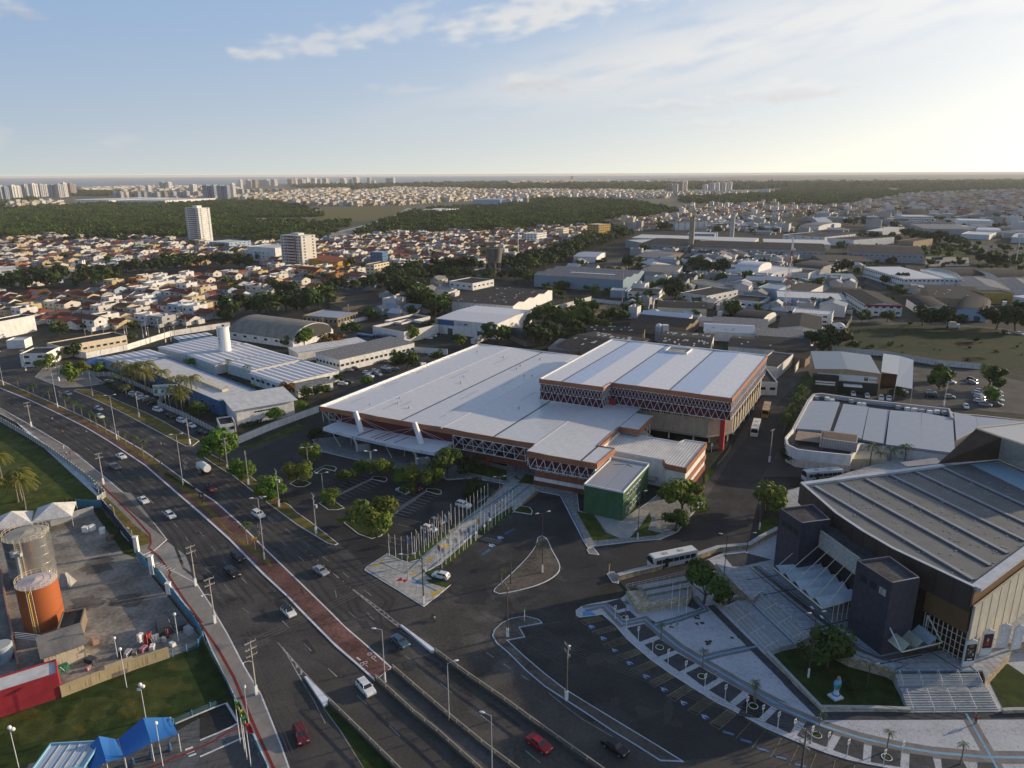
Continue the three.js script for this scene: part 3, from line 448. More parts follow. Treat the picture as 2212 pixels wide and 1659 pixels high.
for(let i=0;i<8;i++){const w=mesh('window',box(3,1.2,0.2,91.5 + i*3.8,9.2,-52.4 - i*0.12),C.darkGlass,t);for(let k=-1;k<2;k++)mesh('mullion',box(0.1,1.2,0.1,91.5 + i*3.8 + k*0.8,9.2,-52.3 - i*0.12),C.white,w);}
mesh('floor_slab',slabGeo(Z([[88,51.8],[121.6,52.8],[126,58],[128,62],[128.3,112],[88,112]]),2.75,3.1),C.concrete,t);
for(const[s,q]of[[92,54],[100,54.2],[107.8,54.4],[116,55.6],[121,57],[126.4,60],[126.8,68],[127,76],[127.2,84],[127.5,92],[127.6,100]])mesh('piloti',cyl(0.28,0.28,2.8,s,0,-q,8),C.white,t);
mesh('inner_wall',box(36,2.8,0.3,107,0,-66),mat(0.22,0.18,0.14,'stain'),t);
for(let i=0;i<11;i++)mesh('side_rib',box(0.5,8,0.5,127.6 + i*0.05,3.1,-64 - i*4.4),C.creamWall,t);
for(let i=0;i<10;i++)mesh('window',box(0.25,2.2,1.4,127.75 + i*0.05,7.5,-66.2 - i*4.4),C.darkGlass,t);
for(const[s,q]of[[126.3,51.6],[126.8,108.4]])mesh('red_column',box(1.5,11.2,1.5,s,0,-q),mat(0.42,0.05,0.05,'grain'),t);
mesh('red_box',box(3.6,4.4,4,88.2,8.6,-50.2),mat(0.36,0.045,0.05,'grain'),t);
const st=mesh('stair',join([...Array(14).keys()].map((i)=>box(0.4,0.2,3,98 + i*0.36,2.9 - i*0.2,-50.5)).concat([wallLine([[98,-48.9],[103,-48.9]],0.2,1.2,0.1)])),C.creamWall,t);
}
{// white corrugated annex
const t=thing('corrugated_annex','white annex with ribbed roof and orange stripes beside the tall hall','annex building',CC0,CCT);
const Z=(l)=>l.map(([s,q])=>[s,-q]);
const O=[[99.2,13.5],[117.8,13.2],[119.5,10.2],[125.4,9.9],[125.6,32.4],[119,32],[118,29.2],[99.2,29.6]];
const M=mat(0.60,0.58,0.55,'grain',{roughness:0.45});
mesh('wall',slabGeo(Z(insetPoly(O,0.15)),0,8.3),C.whiteWall,t);
mesh('roof',sheetGeo(Z(insetPoly(O,0.25)),8.42),M,t);
for(let i=0;i<30;i++){const s=99.9 + i*0.86;const a=s<117.9?13.9:s<119.5?13.2 -(s - 117.8)*1.6:10.4,b=s<118.2?29:31.8;mesh('roof_rib',box(0.3,0.16,b - a,s,8.42,-(a + b)/ 2),M,t);}
for(const i of[1,2,3])mesh('fascia',wallLine(Z([O[i],O[i + 1]]),7.1,8.75,0.3),M_FASCIA,t);
for(const i of[0,4,5,6,7])mesh('parapet',wallLine(Z([O[i],O[(i + 1)% 8]]),8.2,8.75,0.3),C.white,t);
mesh('orange_stripe',wallLine(Z([[125.5,10],[125.7,32.3]]),3.4,4.9,0.2),M_FASCIA,t);mesh('orange_stripe',wallLine(Z([[125.5,10],[125.7,32.3]]),0,1.6,0.2),M_BRICKW,t);
mesh('porch',join([box(6,0.3,3,113.5,2.6,-11.6)]),C.concrete,t);
}
{// green annex
const t=thing('green_annex','green box annex with grey metal roof and two rows of side windows','annex building',CC0,CCT);
const G1=mat(0.040,0.115,0.050,'stain',{roughness:0.6});
mesh('wall',box(11,8.1,21.2,109.6,0,2.2),G1,t);
mesh('roof',join([box(5.25,0.12,20.6,106.9,8.12,2.2),box(5.25,0.12,20.6,112.3,8.12,2.2)]),mat(0.30,0.31,0.34,'ribs',{roughness:0.4}),t);
mesh('gutter',box(0.25,0.1,20.6,109.6,8.1,2.2),C.darkSteel,t);
mesh('parapet',join([box(0.2,0.45,21.3,104.1,8.1,2.2),box(0.2,0.45,21.3,115.1,8.1,2.2),box(11.2,0.45,0.2,109.6,8.1,12.8),box(11.2,0.7,0.3,109.6,8.1,-8.3)]),C.white,t);
for(let i=0;i<5;i++)for(const y of[1.2,5]){const f=mesh('window',box(0.16,1.7,1.7,115.12,y,9.2 - i*2.4),C.white,t);mesh('pane',box(0.1,1.4,0.62,115.18,y + 0.15,9.6 - i*2.4),C.glass,f);mesh('pane',box(0.1,1.4,0.62,115.18,y + 0.15,8.8 - i*2.4),C.glass,f);}
mesh('door',box(0.2,2.4,2,115.1,0,-3.6),C.glass,t);
mesh('roof_scrap',join([box(3,0.1,0.25,107.5,8.3,-5,0.5),box(2.6,0.1,0.2,110.4,8.3,-5.6,-0.6)]),C.galv,t);
}
{// entrance canopy
const P=(l)=>l.map(([s,q])=>[s,-q]);
const t=thing('entrance_canopy','white entrance canopy with blue lettering hung from two leaning pylons','canopy',CC0,CCT);
const yt=(s)=>6.1 + 0.5*((s - 30)/ 23)**2;const pos=[],uv=[],N=16;
for(let i=0;i<N;i++){const a=7.8 + 45.5*i / N,b=7.8 + 45.5*(i + 1)/ N;const z0=(s)=>7.5 +(s - 7.8)*0.031,z1=(s)=>-(1.6 +(s - 9)*0.02);const A=[a,yt(a),z0(a)],B=[b,yt(b),z0(b)],D=[b,yt(b),z1(b)],E=[a,yt(a),z1(a)];for(const v of[A,B,D,A,D,E]){pos.push(...v);uv.push(v[0],v[2]);}}
const g=new THREE.BufferGeometry();g.setAttribute('position',new THREE.Float32BufferAttribute(pos,3));g.setAttribute('uv',new THREE.Float32BufferAttribute(uv,2));g.computeVertexNormals();
mesh('roof_deck',g,mat(0.60,0.60,0.60,'ribs'),t);
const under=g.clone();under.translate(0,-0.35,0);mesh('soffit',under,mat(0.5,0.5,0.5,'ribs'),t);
for(const[s,w]of[[22.5,0.9],[27.5,0.5],[29.5,0.8],[31,0.4],[33,0.7],[37,0.5]])mesh('rust_patch',box(w,0.02,5.5 + w*2,s,yt(s)+ 0.02,3.4,-0.15),mat(0.30,0.12,0.11,'weather'),t);
mesh('front_band',join([...Array(12).keys()].map((i)=>{const a=7.8 + 45.5*i / 12,b=a + 45.5 / 12;return bandPiece(a,b);})),mat(0.72,0.73,0.75,'grain'),t);
function bandPiece(a,b){const z=(s)=>7.5 +(s - 7.8)*0.031;const h=1.15,q=[];for(const[s,y,d]of[[a,yt(a)+ 0.25,0.12],[b,yt(b)+ 0.25,0.12]])q.push([s,y,z(s)+ d],[s,y - h,z(s)+ d],[s,y - h,z(s)- 0.1],[s,y,z(s)- 0.1]);const[A0,A1,A2,A3,B0,B1,B2,B3]=q,o=[];for(const v of[A1,B1,B0,A1,B0,A0,A0,B0,B3,A0,B3,A3,A2,B3,B2,A2,A3,B3,A1,B2,B1,A1,A2,B2])o.push(...v);const g2=new THREE.BufferGeometry();g2.setAttribute('position',new THREE.Float32BufferAttribute(o,3));g2.computeVertexNormals();return muv(g2);}
mesh('side_band',join([box(0.2,1.1,9.2,7.8,yt(8)- 0.85,3),box(0.2,1.1,11.6,53.4,yt(53)- 0.85,3.2)]),mat(0.72,0.73,0.75,'grain'),t);
const sg=sign('CENTRO DE CONVENÇÕES AM MALLS',20.5,1.0,{bg:'#e4e6ea',fg:'#1f5f92',px:72,draw:(x,w,h)=>{x.fillStyle='#1f5f92';x.font=`bold ${h * 0.74}px sans-serif`;x.textBaseline='middle';x.fillText('CENTRO DE CONVENÇÕES AM MALLS',h*1.3,h*0.55,w - h*1.5);x.lineWidth=h*0.13;x.strokeStyle='#2a86a8';x.beginPath();x.arc(h*0.6,h*0.5,h*0.32,0.3,5.2);x.stroke();x.strokeStyle='#59b0a0';x.beginPath();x.arc(h*0.6,h*0.5,h*0.14,0,6.3);x.stroke();}});
const sm=mesh('sign_lettering',sg.g,sg.m,t);sm.position.set(30.6,yt(30)- 0.86,8.37);sm.rotation.y=-0.031;
for(const s of[19.2,43.2]){const py=mesh('pylon',join([bar([s + 1.8,yt(s)- 0.2,3.6],[s - 1.6,12.4,2.4],1.0,4,0.8)]),C.white,t);for(const k of[0.2,0.45,0.7])mesh('opening',box(0.5,0.6,0.1,s + 1.6 - 3*k,yt(s)+ 5*k,4.0 - k*0.9),C.darkSteel,py);
mesh('cable',join([...[-14,-9,8,13].map((d)=>bar([s - 1.2,10.8,2.4],[s + d,6.5,0.5],0.04,3)),bar([s - 1.2,10.8,2.4],[s - 3,10.2,-1],0.04,3)]),C.whiteSteel,t);
const leg=new THREE.CatmullRomCurve3([new THREE.Vector3(s - 1,yt(s)- 0.4,6.4),new THREE.Vector3(s + 1,3.6,6.2),new THREE.Vector3(s + 1.4,0,6)]);const lg=new THREE.TubeGeometry(leg,8,0.5,4);lg.scale(1,1,1);mesh('curved_leg',flat(lg),C.white,t);mesh('buttress',slabGeo([[s + 1.6,6.2],[s + 4.6,3.6],[s + 4.6,3.2],[s + 1.6,5.6]],0,2.6),mat(0.4,0.4,0.4,'stain'),t);}
for(const[a,b]of[[10,13],[16,14.8],[32,34.4],[38,37]])mesh('strut',bar([a,yt(a)- 0.5,a===16||a===38?3:6.5],[b,0,a===16||a===38?2.4:5.4],0.14,8),C.whiteSteel,t);
}
// paving in front of the centre and the flag walkway
island('pavement',SS('b2',[600,1215,720,1200,1000,1180,1500,1290,1780,1330,2212,1440,'b3',60,1360,235,1480,240,1590,'c4',1800,200,1870,200,2212,270,'c7',0,400,180,420,200,600,330,640,400,640,640,700,690,660,900,520,1000,440,1100,340,1290,350,1480,520,1320,690,1220,820,1040,895,760,920,345,970,290,990,240,910,0,440,'c4',2060,300,1865,262,1580,480,1590,410,1280,590,1160,720,870,990,660,1110,740,1170,945,1228,800,1350,660,1455,400,1290,45,1075,70,1040,290,900,400,960,500,995,620,960,900,700,1340,330,1440,230,1490,180,1160,120,920,140,'b2',1720,1550,1600,1480,1250,1450,950,1380,660,1310]),mat(0.27,0.265,0.25,'paving'),0.14,0.2);
pave('flag_walkway',SS('c4',[70,1055,270,935,400,985,520,1010,640,975,930,720,1340,345,1480,220,1600,120,1740,180,1860,255,1580,480,1300,590,1170,720,860,985,660,1105,760,1180,930,1235,800,1340,660,1440,400,1275]),mat(0.42,0.40,0.36,'paving'),0.157);
{
const bl=[],L=(l,w,m)=>bl.push(lineGeo(SS('c4',l),w,0.163));
L([200,995,460,1115,960,650,1340,400,1680,170],0.45);L([540,1165,720,1060,1130,720,1400,500,1600,330,1760,200],0.45);L([540,1165,700,1250,830,1310],0.45);L([1380,400,1520,300,1650,190],0.4);L([900,100,1200,140,1500,170],0.4);
struct('blue_band',bl,mat(0.10,0.19,0.27,'grain'));
const tri=(l,m)=>struct('painted_shape',sheetGeo(SS('c4',l),0.166),m);
tri([370,1190,430,1150,440,1190],C.red);tri([440,1180,500,1175,460,1215],C.red);tri([110,1028,150,1008,215,1020,200,1030],C.yellowPaint);tri([215,970,240,960,245,995,215,1000],C.yellowPaint);tri([520,1080,570,1090,610,1115,550,1105],C.yellowPaint);tri([500,1110,560,1120,540,1140],C.yellowPaint);
tri([730,1295,800,1315,750,1370],C.yellowPaint);tri([790,1290,870,1275,800,1330],C.yellowPaint);tri([680,970,780,940,740,975,720,1000],C.yellowPaint);tri([820,830,900,800,940,820,880,850],C.yellowPaint);tri([760,890,830,880,820,910],C.bluePaint);tri([540,1195,600,1200,620,1225,530,1215],C.bluePaint);tri([580,1030,690,1030,640,1050],mat(0.16,0.26,0.18));tri([930,760,1020,765,1000,785],mat(0.16,0.26,0.18));tri([1120,625,1200,615,1190,640],mat(0.10,0.24,0.16));tri([1020,690,1080,665,1100,690,1050,710],mat(0.34,0.12,0.16));tri([1190,560,1270,545,1240,580],C.yellowPaint);
tri([1370,290,1460,205,1490,185,1470,215,1350,330],mat(0.25,0.15,0.06,'stain'));tri([1670,400,1830,255,1870,262,1700,400],mat(0.25,0.15,0.06,'stain'));tri([905,670,970,645,990,655,940,690],mat(0.34,0.28,0.16));tri([1165,740,1200,710,1275,720,1230,755],mat(0.34,0.28,0.16));
const gr=(l)=>struct('grass_strip',sheetGeo(SS('c4',l),0.17),C.grass);
gr([290,905,400,955,500,985,610,955,760,835,930,690,880,680,700,800,600,880,500,950,400,930,300,895]);gr([970,640,1120,520,1330,350,1300,360,1130,480,950,620]);gr([670,1100,800,1050,860,1070,760,1165]);gr([870,985,1160,745,1230,755,900,1040,840,1060]);gr([1190,690,1300,590,1590,405,1590,470,1290,710]);gr([680,1180,760,1170,945,1228,890,1262,720,1210]);
gr(['c7',170,605,350,640,480,830,620,885,345,912]);gr(['c7',725,880,840,750,930,620,950,690,910,800,1050,830,1000,855]);gr(['c7',1140,790,1230,790,1210,820]);gr(['c7',1500,220,1560,160,1620,180,1500,330]);gr(['b2',1790,1360,2212,1470,2212,1560,1900,1490]);gr(['c4',1640,170,1720,80,1800,100,1800,190]);
pave('pale_court',SS('c7',[355,650,640,700,800,580,930,600,830,760,730,880,620,888,490,820]),mat(0.36,0.34,0.31,'stain'),0.162);
struct('blue_band',[lineGeo(SS('c7',[0,420,110,620,270,940]),0.45,0.166),lineGeo(SS('b2',[650,1240,700,1290,1500,1420]),0.4,0.166)],mat(0.10,0.19,0.27,'grain'));
// blue wheelchair bays by the walkway
const wb=(x,y)=>{const a=SS('c4',[x - 35,y,x + 5,y - 22,x + 40,y,x,y + 22]);struct('blue_bay_square',sheetGeo(a,0.05),C.bluePaint);wheelchair(S('c4',x,y),0.6,1.1);};
wb(1455,740);wb(1365,818);struct('blue_bay_text',[lineGeo(SS('c4',[1260,920,1350,858]),0.8,0.05)],mat(0.05,0.12,0.2,'dirt'));struct('blue_bay_text',[lineGeo(SS('c4',[1505,700,1600,645]),0.8,0.05)],mat(0.05,0.12,0.2,'dirt'));
}
function wheelchair(p,a,s){// painted wheelchair pictogram
const g=[];const r=new THREE.RingGeometry(0.42*s,0.55*s,16,1,0,4.4);r.rotateX(-Math.PI / 2);g.push(r);const h=new THREE.CircleGeometry(0.14*s,10);h.rotateX(-Math.PI / 2);h.translate(-0.05*s,0,-0.85*s);g.push(h,lineGeo([[-0.05*s,-0.65*s],[0,0],[0.45*s,0.02*s],[0.62*s,0.5*s]],0.16*s,0));const m=struct('wheelchair_marking',g,C.paint);m.position.set(p[0],0.06,p[1]);m.rotation.y=a;
}
// ---------- the theatre and its forecourt ----------
const TE=2.4;// terrace level
{
const walkEdge=['c8',60,322,30,300,25,250,90,205,150,190,495,125,540,90,600,60,1250,-60,'c7',1270,1250,1500,1120,1700,1030,1960,985,2300,800,'F',1640,1165,1740,1090,2300,1050,2600,1500,2600,1800,2250,1720,'d2',2212,1420,1500,1345,1200,1293,960,1247,800,1212,640,1162,560,1132,380,1062,150,962,'c8',1700,1312,1480,1202,1250,1062,1000,902,780,742,560,552,430,402,300,290,240,300];
const fc=island('forecourt',SS(...[walkEdge[0],walkEdge.slice(1)]),mat(0.43,0.44,0.46,'pebble'),0.14,0.15);
const sub=(n,l,m,y=0.165)=>mesh(n,sheetGeo(l,y),m,fc);
const dark=mat(0.066,0.068,0.072,'paving'),path=mat(0.20,0.185,0.17,'stain'),tact=mat(0.20,0.36,0.50,'grain');
const main=smooth(SS('c8',[110,240,320,200,510,395,745,345,900,480,1100,640,1330,780,1700,1000,2212,1270,'d2',200,770,450,880,620,950,900,1040,1200,1110,1500,1160,1900,1195,2300,1200]),120);
const raw=SS('c8',[110,240,320,200,510,395,745,345,900,480,1100,640,1330,780,1700,1000,2212,1270,'d2',200,770,450,880,620,950,900,1040,1200,1110,1500,1160,1900,1195,2300,1200]);
sub('beige_path',strip(raw,2.6),path,0.166);sub('beige_path',strip(SS('c8',[840,410,1100,340,1370,245,1250,110]),1.8),path,0.167);sub('beige_path',strip(SS('c8',[1290,770,1500,710,1900,625]),1.8),path,0.167);sub('beige_path',strip(SS('d2',[1750,850,1950,1200,2000,1290]),2),path,0.167);
sub('blue_guide',strip(raw,0.5),tact,0.172);sub('blue_guide',strip(SS('c8',[840,410,1100,340,1370,245,1250,110]),0.4),tact,0.173);sub('blue_guide',strip(SS('c8',[1290,770,1500,710,1915,622]),0.45),tact,0.174);sub('blue_guide',strip(SS('d2',[1750,850,1950,1200,2000,1290]),0.4),tact,0.175);
for(const q of[['c8',[455,283,580,255,658,325,540,352]],['c8',[345,170,490,128,555,225,455,250]],['c8',[555,435,735,392,868,512,690,580]],['c8',[735,610,900,550,1057,665,880,735]],['c8',[930,770,1085,700,1265,800,1100,890]],['c8',[1165,905,1310,835,1505,950,1350,1045]],['c8',[1405,1080,1560,985,1755,1090,1620,1210]],['c8',[1680,1245,1830,1130,2050,1250,1915,1375]],['d2',[-80,870,20,690,190,795,95,885]],['d2',[145,915,245,815,415,885,345,1005]],['d2',[400,1025,480,910,695,990,635,1115]],['d2',[690,1140,755,1025,935,1080,925,1220]],['d2',[990,1235,1000,1100,1230,1145,1225,1275]],['d2',[1295,1290,1300,1165,1480,1190,1510,1300]],['d2',[1560,1310,1550,1205,1720,1220,1780,1330]],['d2',[1840,1330,1840,1235,1990,1240,2020,1340]]])sub('dark_square',SS(...q),dark,0.17);
sub('dark_walk',strip(SS('c8',[1420,200,1560,340,1900,680,2212,990,'d2',330,610,590,868]),1.7),dark,0.169);sub('dark_walk',strip(SS('d2',[590,868,1200,866,2300,862]),1.9),dark,0.1695);
sub('dark_patch',SS('c7',[620,1340,1000,1240,1270,1160,1540,1110,1640,1200,1260,1290,690,1420]),C.darkAsphalt,0.168);sub('dark_patch',SS('c7',[1690,1060,1920,1035,2200,1110,1900,1180,1790,1180]),dark,0.168);sub('dark_patch',SS('c8',[1130,190,1230,130,1320,220,1270,245]),dark,0.168);
// weeds in the pebble fields
const wd=[],r=mulberry(9);for(const[x,y,n]of[[1310,385,9],[1380,590,12],[1290,320,6],[1040,410,5],[1690,520,4],[840,372,4]])for(let i=0;i<n;i++){const p=S('c8',x +(r()- 0.5)*90,y +(r()- 0.5)*40),g=new THREE.CircleGeometry(0.12 + r()*0.3,7);g.rotateX(-Math.PI / 2);g.translate(p[0],0.18 + r()*0.004,p[1]);wd.push(g);}const w=mesh('weeds',wd,mat(0.06,0.06,0.05),fc);w.userData.kind='stuff';
// bays: yellow hatching, wheelchair squares, blue bay numbers
const hb=[],boxes=[[75,350,115,395,320,345,260,305],[190,468,220,505,450,450,400,405],[310,598,355,645,590,570,520,520],[440,720,490,770,720,690,650,645],[597,857,660,908,880,810,815,765],[775,990,840,1045,1060,935,985,890],[968,1135,1050,1192,1250,1055,1170,1015],[1185,1280,1275,1337,1460,1195,1370,1145],[1412,1420,1510,1485,1690,1325,1600,1275]];
for(const b of boxes){const[A,B,Cc,D]=SS('c8',b);hb.push(lineGeo([A,B,Cc,D,A],0.12,0.055));for(let i=1;i<13;i++){const t=i / 13,p=[mix(A[0],D[0],t),mix(A[1],D[1],t)],t2=Math.min(1,t + 0.14),q=[mix(B[0],Cc[0],t2),mix(B[1],Cc[1],t2)];hb.push(lineGeo([p,q],0.12,0.053));}}
for(const[s,l]of[['c8',[1840,1405,1680,1580]],['c8',[1995,1490,1865,1659]],['d2',[150,980,40,1115]],['d2',[280,1040,190,1190]],['d2',[415,1100,335,1260]],['d2',[555,1160,490,1320]],['d2',[705,1215,680,1340]],['d2',[860,1255,850,1350]]])hb.push(lineGeo(SS(s,l),0.14,0.053));
struct('yellow_hatching',hb,C.fadedYellow);
const sq=(s,x,y,k)=>{const c=S(s,x,y);struct('blue_bay_square',sheetGeo([[c[0]- 0.9*k,c[1]- 0.5],[c[0]+ 0.3,c[1]- 0.95*k],[c[0]+ 0.9*k,c[1]+ 0.4],[c[0]- 0.3,c[1]+ 0.9*k]],0.05),mat(0.03,0.10,0.19,'dirt'));return c;};
for(const[x,y,k]of[[190,420,1],[310,540,1],[430,665,0.8],[585,797,1.1],[755,935,1.1],[940,1070,0.9],[1145,1210,0.8],[1365,1355,0.9]])wheelchair(sq('c8',x,y,k),0.5,0.75);
{const q=SS('c8',[95,265,180,260,240,300,100,310]);struct('blue_bay_square',sheetGeo(q,0.17),C.bluePaint);wheelchair(S('c8',150,290),0.5,0.8);}
for(const[s,x,y]of[['c8',1610,1520],['c8',1790,1600],['d2',130,1130],['d2',275,1195],['d2',430,1255]]){const c=S(s,x,y);struct('blue_bay_text',sheetGeo([[c[0]- 1,c[1]- 0.2],[c[0]- 0.7,c[1]- 0.8],[c[0]+ 1,c[1]+ 0.2],[c[0]+ 0.7,c[1]+ 0.8]],0.05),mat(0.03,0.10,0.19,'dirt'));const g=[];for(let i=0;i<5;i++){const r2=new THREE.RingGeometry(0.1,0.17,8);r2.rotateX(-Math.PI / 2);r2.translate(c[0]- 0.6 + i*0.3,0.057,c[1]- 0.16 + i*0.1);g.push(r2);}struct('bay_lettering',g,C.whitePaintWorn);}
}
{// terrace with stone walls, stairs, low garden walls
const tp=SS('d1',[-250,560,-60,760,45,850,120,785,505,1140,560,1165,820,1300,1130,1385,1190,1420,1880,1412,1905,1480,2112,1255,2010,1200,2600,1160,'F',2500,1150,2300,880,1700,1060,'c7',2250,1090,1800,1190],TE);
const t=struct('theatre_terrace',skirtGeo(tp,0,TE),C.stone);mesh('paving',sheetGeo(tp,TE),mat(0.37,0.375,0.38,'paving'),t);
const bd=(l,w,m,y)=>mesh('band',lineGeo(SS('d1',l,TE),w,TE + y),m,t),blue=mat(0.06,0.16,0.24,'grain'),blk=mat(0.05,0.05,0.055,'grain');
bd([60,580,460,900,700,1090,900,1250,1080,1320,1560,1230,1720,1190],1.2,mat(0.14,0.115,0.10,'paving'),0.006);bd([20,590,420,920,680,1130,880,1290,1070,1360,1400,1290],0.25,blk,0.012);bd([90,575,620,990,850,1190,1080,1305],0.3,blue,0.012);bd([0,690,340,640,560,560],0.25,blk,0.014);bd([130,810,400,760],0.25,blk,0.014);bd([460,1090,820,1010],0.25,blk,0.014);
bd([1200,1425,1870,1418],0.45,blue,0.013);bd([1100,1330,1290,1360,1180,1410],0.4,blue,0.015);bd([1560,1210,1830,1420],0.25,blk,0.014);bd([1430,1240,1720,1420],0.25,blk,0.0145);
const stair=(a,b,ta,secs,rails,label)=>{// a: top edge [p, q] at terrace level, b: bottom edge at ground level; secs: [t0, t1, steps]
const st=struct('stairs',sheetGeo([b[0],b[1],[b[1][0]+ 0.01,b[1][1]+ 0.01]],0.16),C.concrete);const at=(t,k)=>[mix(a[k][0],b[k][0],t),mix(a[k][1],b[k][1],t)];let y=TE;const n=secs.reduce((s,q)=>s + q[2],0),dy=(TE - 0.15)/ n;
for(const[t0,t1,m]of secs){if(!m){mesh('landing',slabGeo([at(t0,0),at(t0,1),at(t1,1),at(t1,0)],0,y),mat(0.34,0.35,0.36,'whiteTile'),st);mesh('band',sheetGeo([at(mix(t0,t1,0.02),0),at(mix(t0,t1,0.02),1),at(mix(t0,t1,0.14),1),at(mix(t0,t1,0.14),0)],y + 0.006),blue,st);continue;}for(let i=0;i<m;i++){y -=dy;const q0=mix(t0,t1,i / m),q1=mix(t0,t1,(i + 1)/ m);mesh('step',slabGeo([at(q0,0),at(q0,1),at(q1,1),at(q1,0)],0,y),i % 2?mat(0.44,0.435,0.42,'stain'):mat(0.36,0.355,0.34,'stain'),st);}}
for(const[r,t0,t1,y0,y1]of rails){const P=(t,yy)=>{const p=at(t,0),q=at(t,1);return[mix(p[0],q[0],r),yy,mix(p[1],q[1],r)];};mesh('handrail',join([bar(P(t0,y0 + 0.9),P(t1,y1 + 0.9),0.045,5),bar(P(t0,y0),P(t0,y0 + 0.9),0.04,5),bar(P(t1,y1),P(t1,y1 + 0.9),0.04,5),bar(P((t0 + t1)/ 2,(y0 + y1)/ 2),P((t0 + t1)/ 2,(y0 + y1)/ 2 + 0.9),0.04,5)]),C.whiteSteel,st);}
return st;
};
const ra=[];for(const r of[0.04,0.27,0.5,0.73,0.96])ra.push([r,0.02,0.3,TE,1.45],[r,0.5,0.97,1.45,0.15]);
stair(SS('d2',[1185,520,1850,515],TE),SS('d2',[1300,852,2032,846],0.14),0,[[0,0.3,7],[0.3,0.5,0],[0.5,1,9]],ra);
const rb=[];for(const r of[0.05,0.35,0.65,0.95])rb.push([r,0.02,0.33,TE,1.3],[r,0.66,0.98,1.3,0.15]);
stair(SS('d1',[120,785,505,1140],TE),SS('c8',[1540,240,1990,700],0.14),0,[[0,0.33,8],[0.33,0.66,0],[0.66,1,8]],rb);
const lw=(s,l,h,w,label,m=C.stone)=>{const p=SS(s,l);const q=thing('stone_wall',label,'wall',p[0]);mesh('wall',slabGeo(strip(p.map((v)=>[v[0]- p[0][0],v[1]- p[0][1]]),w),0,h),m,q);mesh('coping',slabGeo(strip(p.map((v)=>[v[0]- p[0][0],v[1]- p[0][1]]),w + 0.12),h,h + 0.1),mat(0.4,0.4,0.39,'stain'),q);};
lw('d2',[165,372,585,812,1000,820,1300,832],0.75,0.55,'low stone wall round the lawn with the blue sculpture');
lw('d2',[2035,840,2120,836,2400,832],0.75,0.55,'low stone wall by the foot of the front stairs, right side');
lw('c8',[1450,140,1520,215,1640,150,1870,105,1940,60],1.0,0.6,'low stone wall at the left side of the side stairs');
lw('c7',[600,1310,760,1265,1000,1210,1440,1085,1640,1015,1960,985,2080,910,2260,815],1.2,1.1,'long curved pale stone wall between the bus street and the theatre',mat(0.46,0.40,0.31,'stone'));
lw('c7',[1880,1275,1985,1380,2050,1470],1.4,0.5,'stone wall behind the shaded planting pit');
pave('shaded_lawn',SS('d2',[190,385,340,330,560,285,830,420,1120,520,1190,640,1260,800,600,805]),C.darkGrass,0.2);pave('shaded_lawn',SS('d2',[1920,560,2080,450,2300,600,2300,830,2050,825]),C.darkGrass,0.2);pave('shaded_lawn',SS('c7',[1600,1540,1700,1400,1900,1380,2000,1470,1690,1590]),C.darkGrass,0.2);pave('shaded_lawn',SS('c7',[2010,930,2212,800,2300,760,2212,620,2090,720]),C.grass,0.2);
// access ramp
{const P=SS('c8',[545,95,665,285,880,250,1190,195,1240,95,1230,10],0.0),o=P[0];const q=thing('access_ramp','zigzag wheelchair ramp with stone walls and white railings','ramp',o);const L=P.map((v)=>[v[0]- o[0],v[1]- o[1]]);
mesh('stone_base',slabGeo(L,0,1.1),C.stone,q);const lane=(l,h)=>{const v=SS('c8',l).map((p)=>[p[0]- o[0],p[1]- o[1]]);mesh('ramp_lane',slabGeo(v,1.1,h),mat(0.28,0.28,0.27,'stain'),q);};
lane([650,60,1150,-40,1190,0,720,95],1.75);lane([730,110,1200,20,1215,60,760,150],1.5);lane([770,165,1210,80,1220,120,790,205],1.3);
const rl=(l,y)=>{const v=SS('c8',l).map((p)=>[p[0]- o[0],p[1]- o[1]]);const g=[];const n=Math.max(3,Math.round(lineLen(v)/ 1.6));for(let i=0;i<=n;i++){const a=along(v,lineLen(v)*i / n).p;g.push(bar([a[0],y,a[1]],[a[0],y + 0.95,a[1]],0.03,4));}for(let k=1;k<v.length;k++)for(const h of[0.5,0.95])g.push(bar([v[k - 1][0],y + h,v[k - 1][1]],[v[k][0],y + h,v[k][1]],0.03,4));mesh('railing',join(g),C.whiteSteel,q);};
rl([560,95,690,270],1.1);rl([545,90,900,10,1180,-60],1.75);rl([720,105,1190,10],1.7);rl([690,270,900,225,1210,165],1.15);rl([760,155,1215,65],1.5);}
}
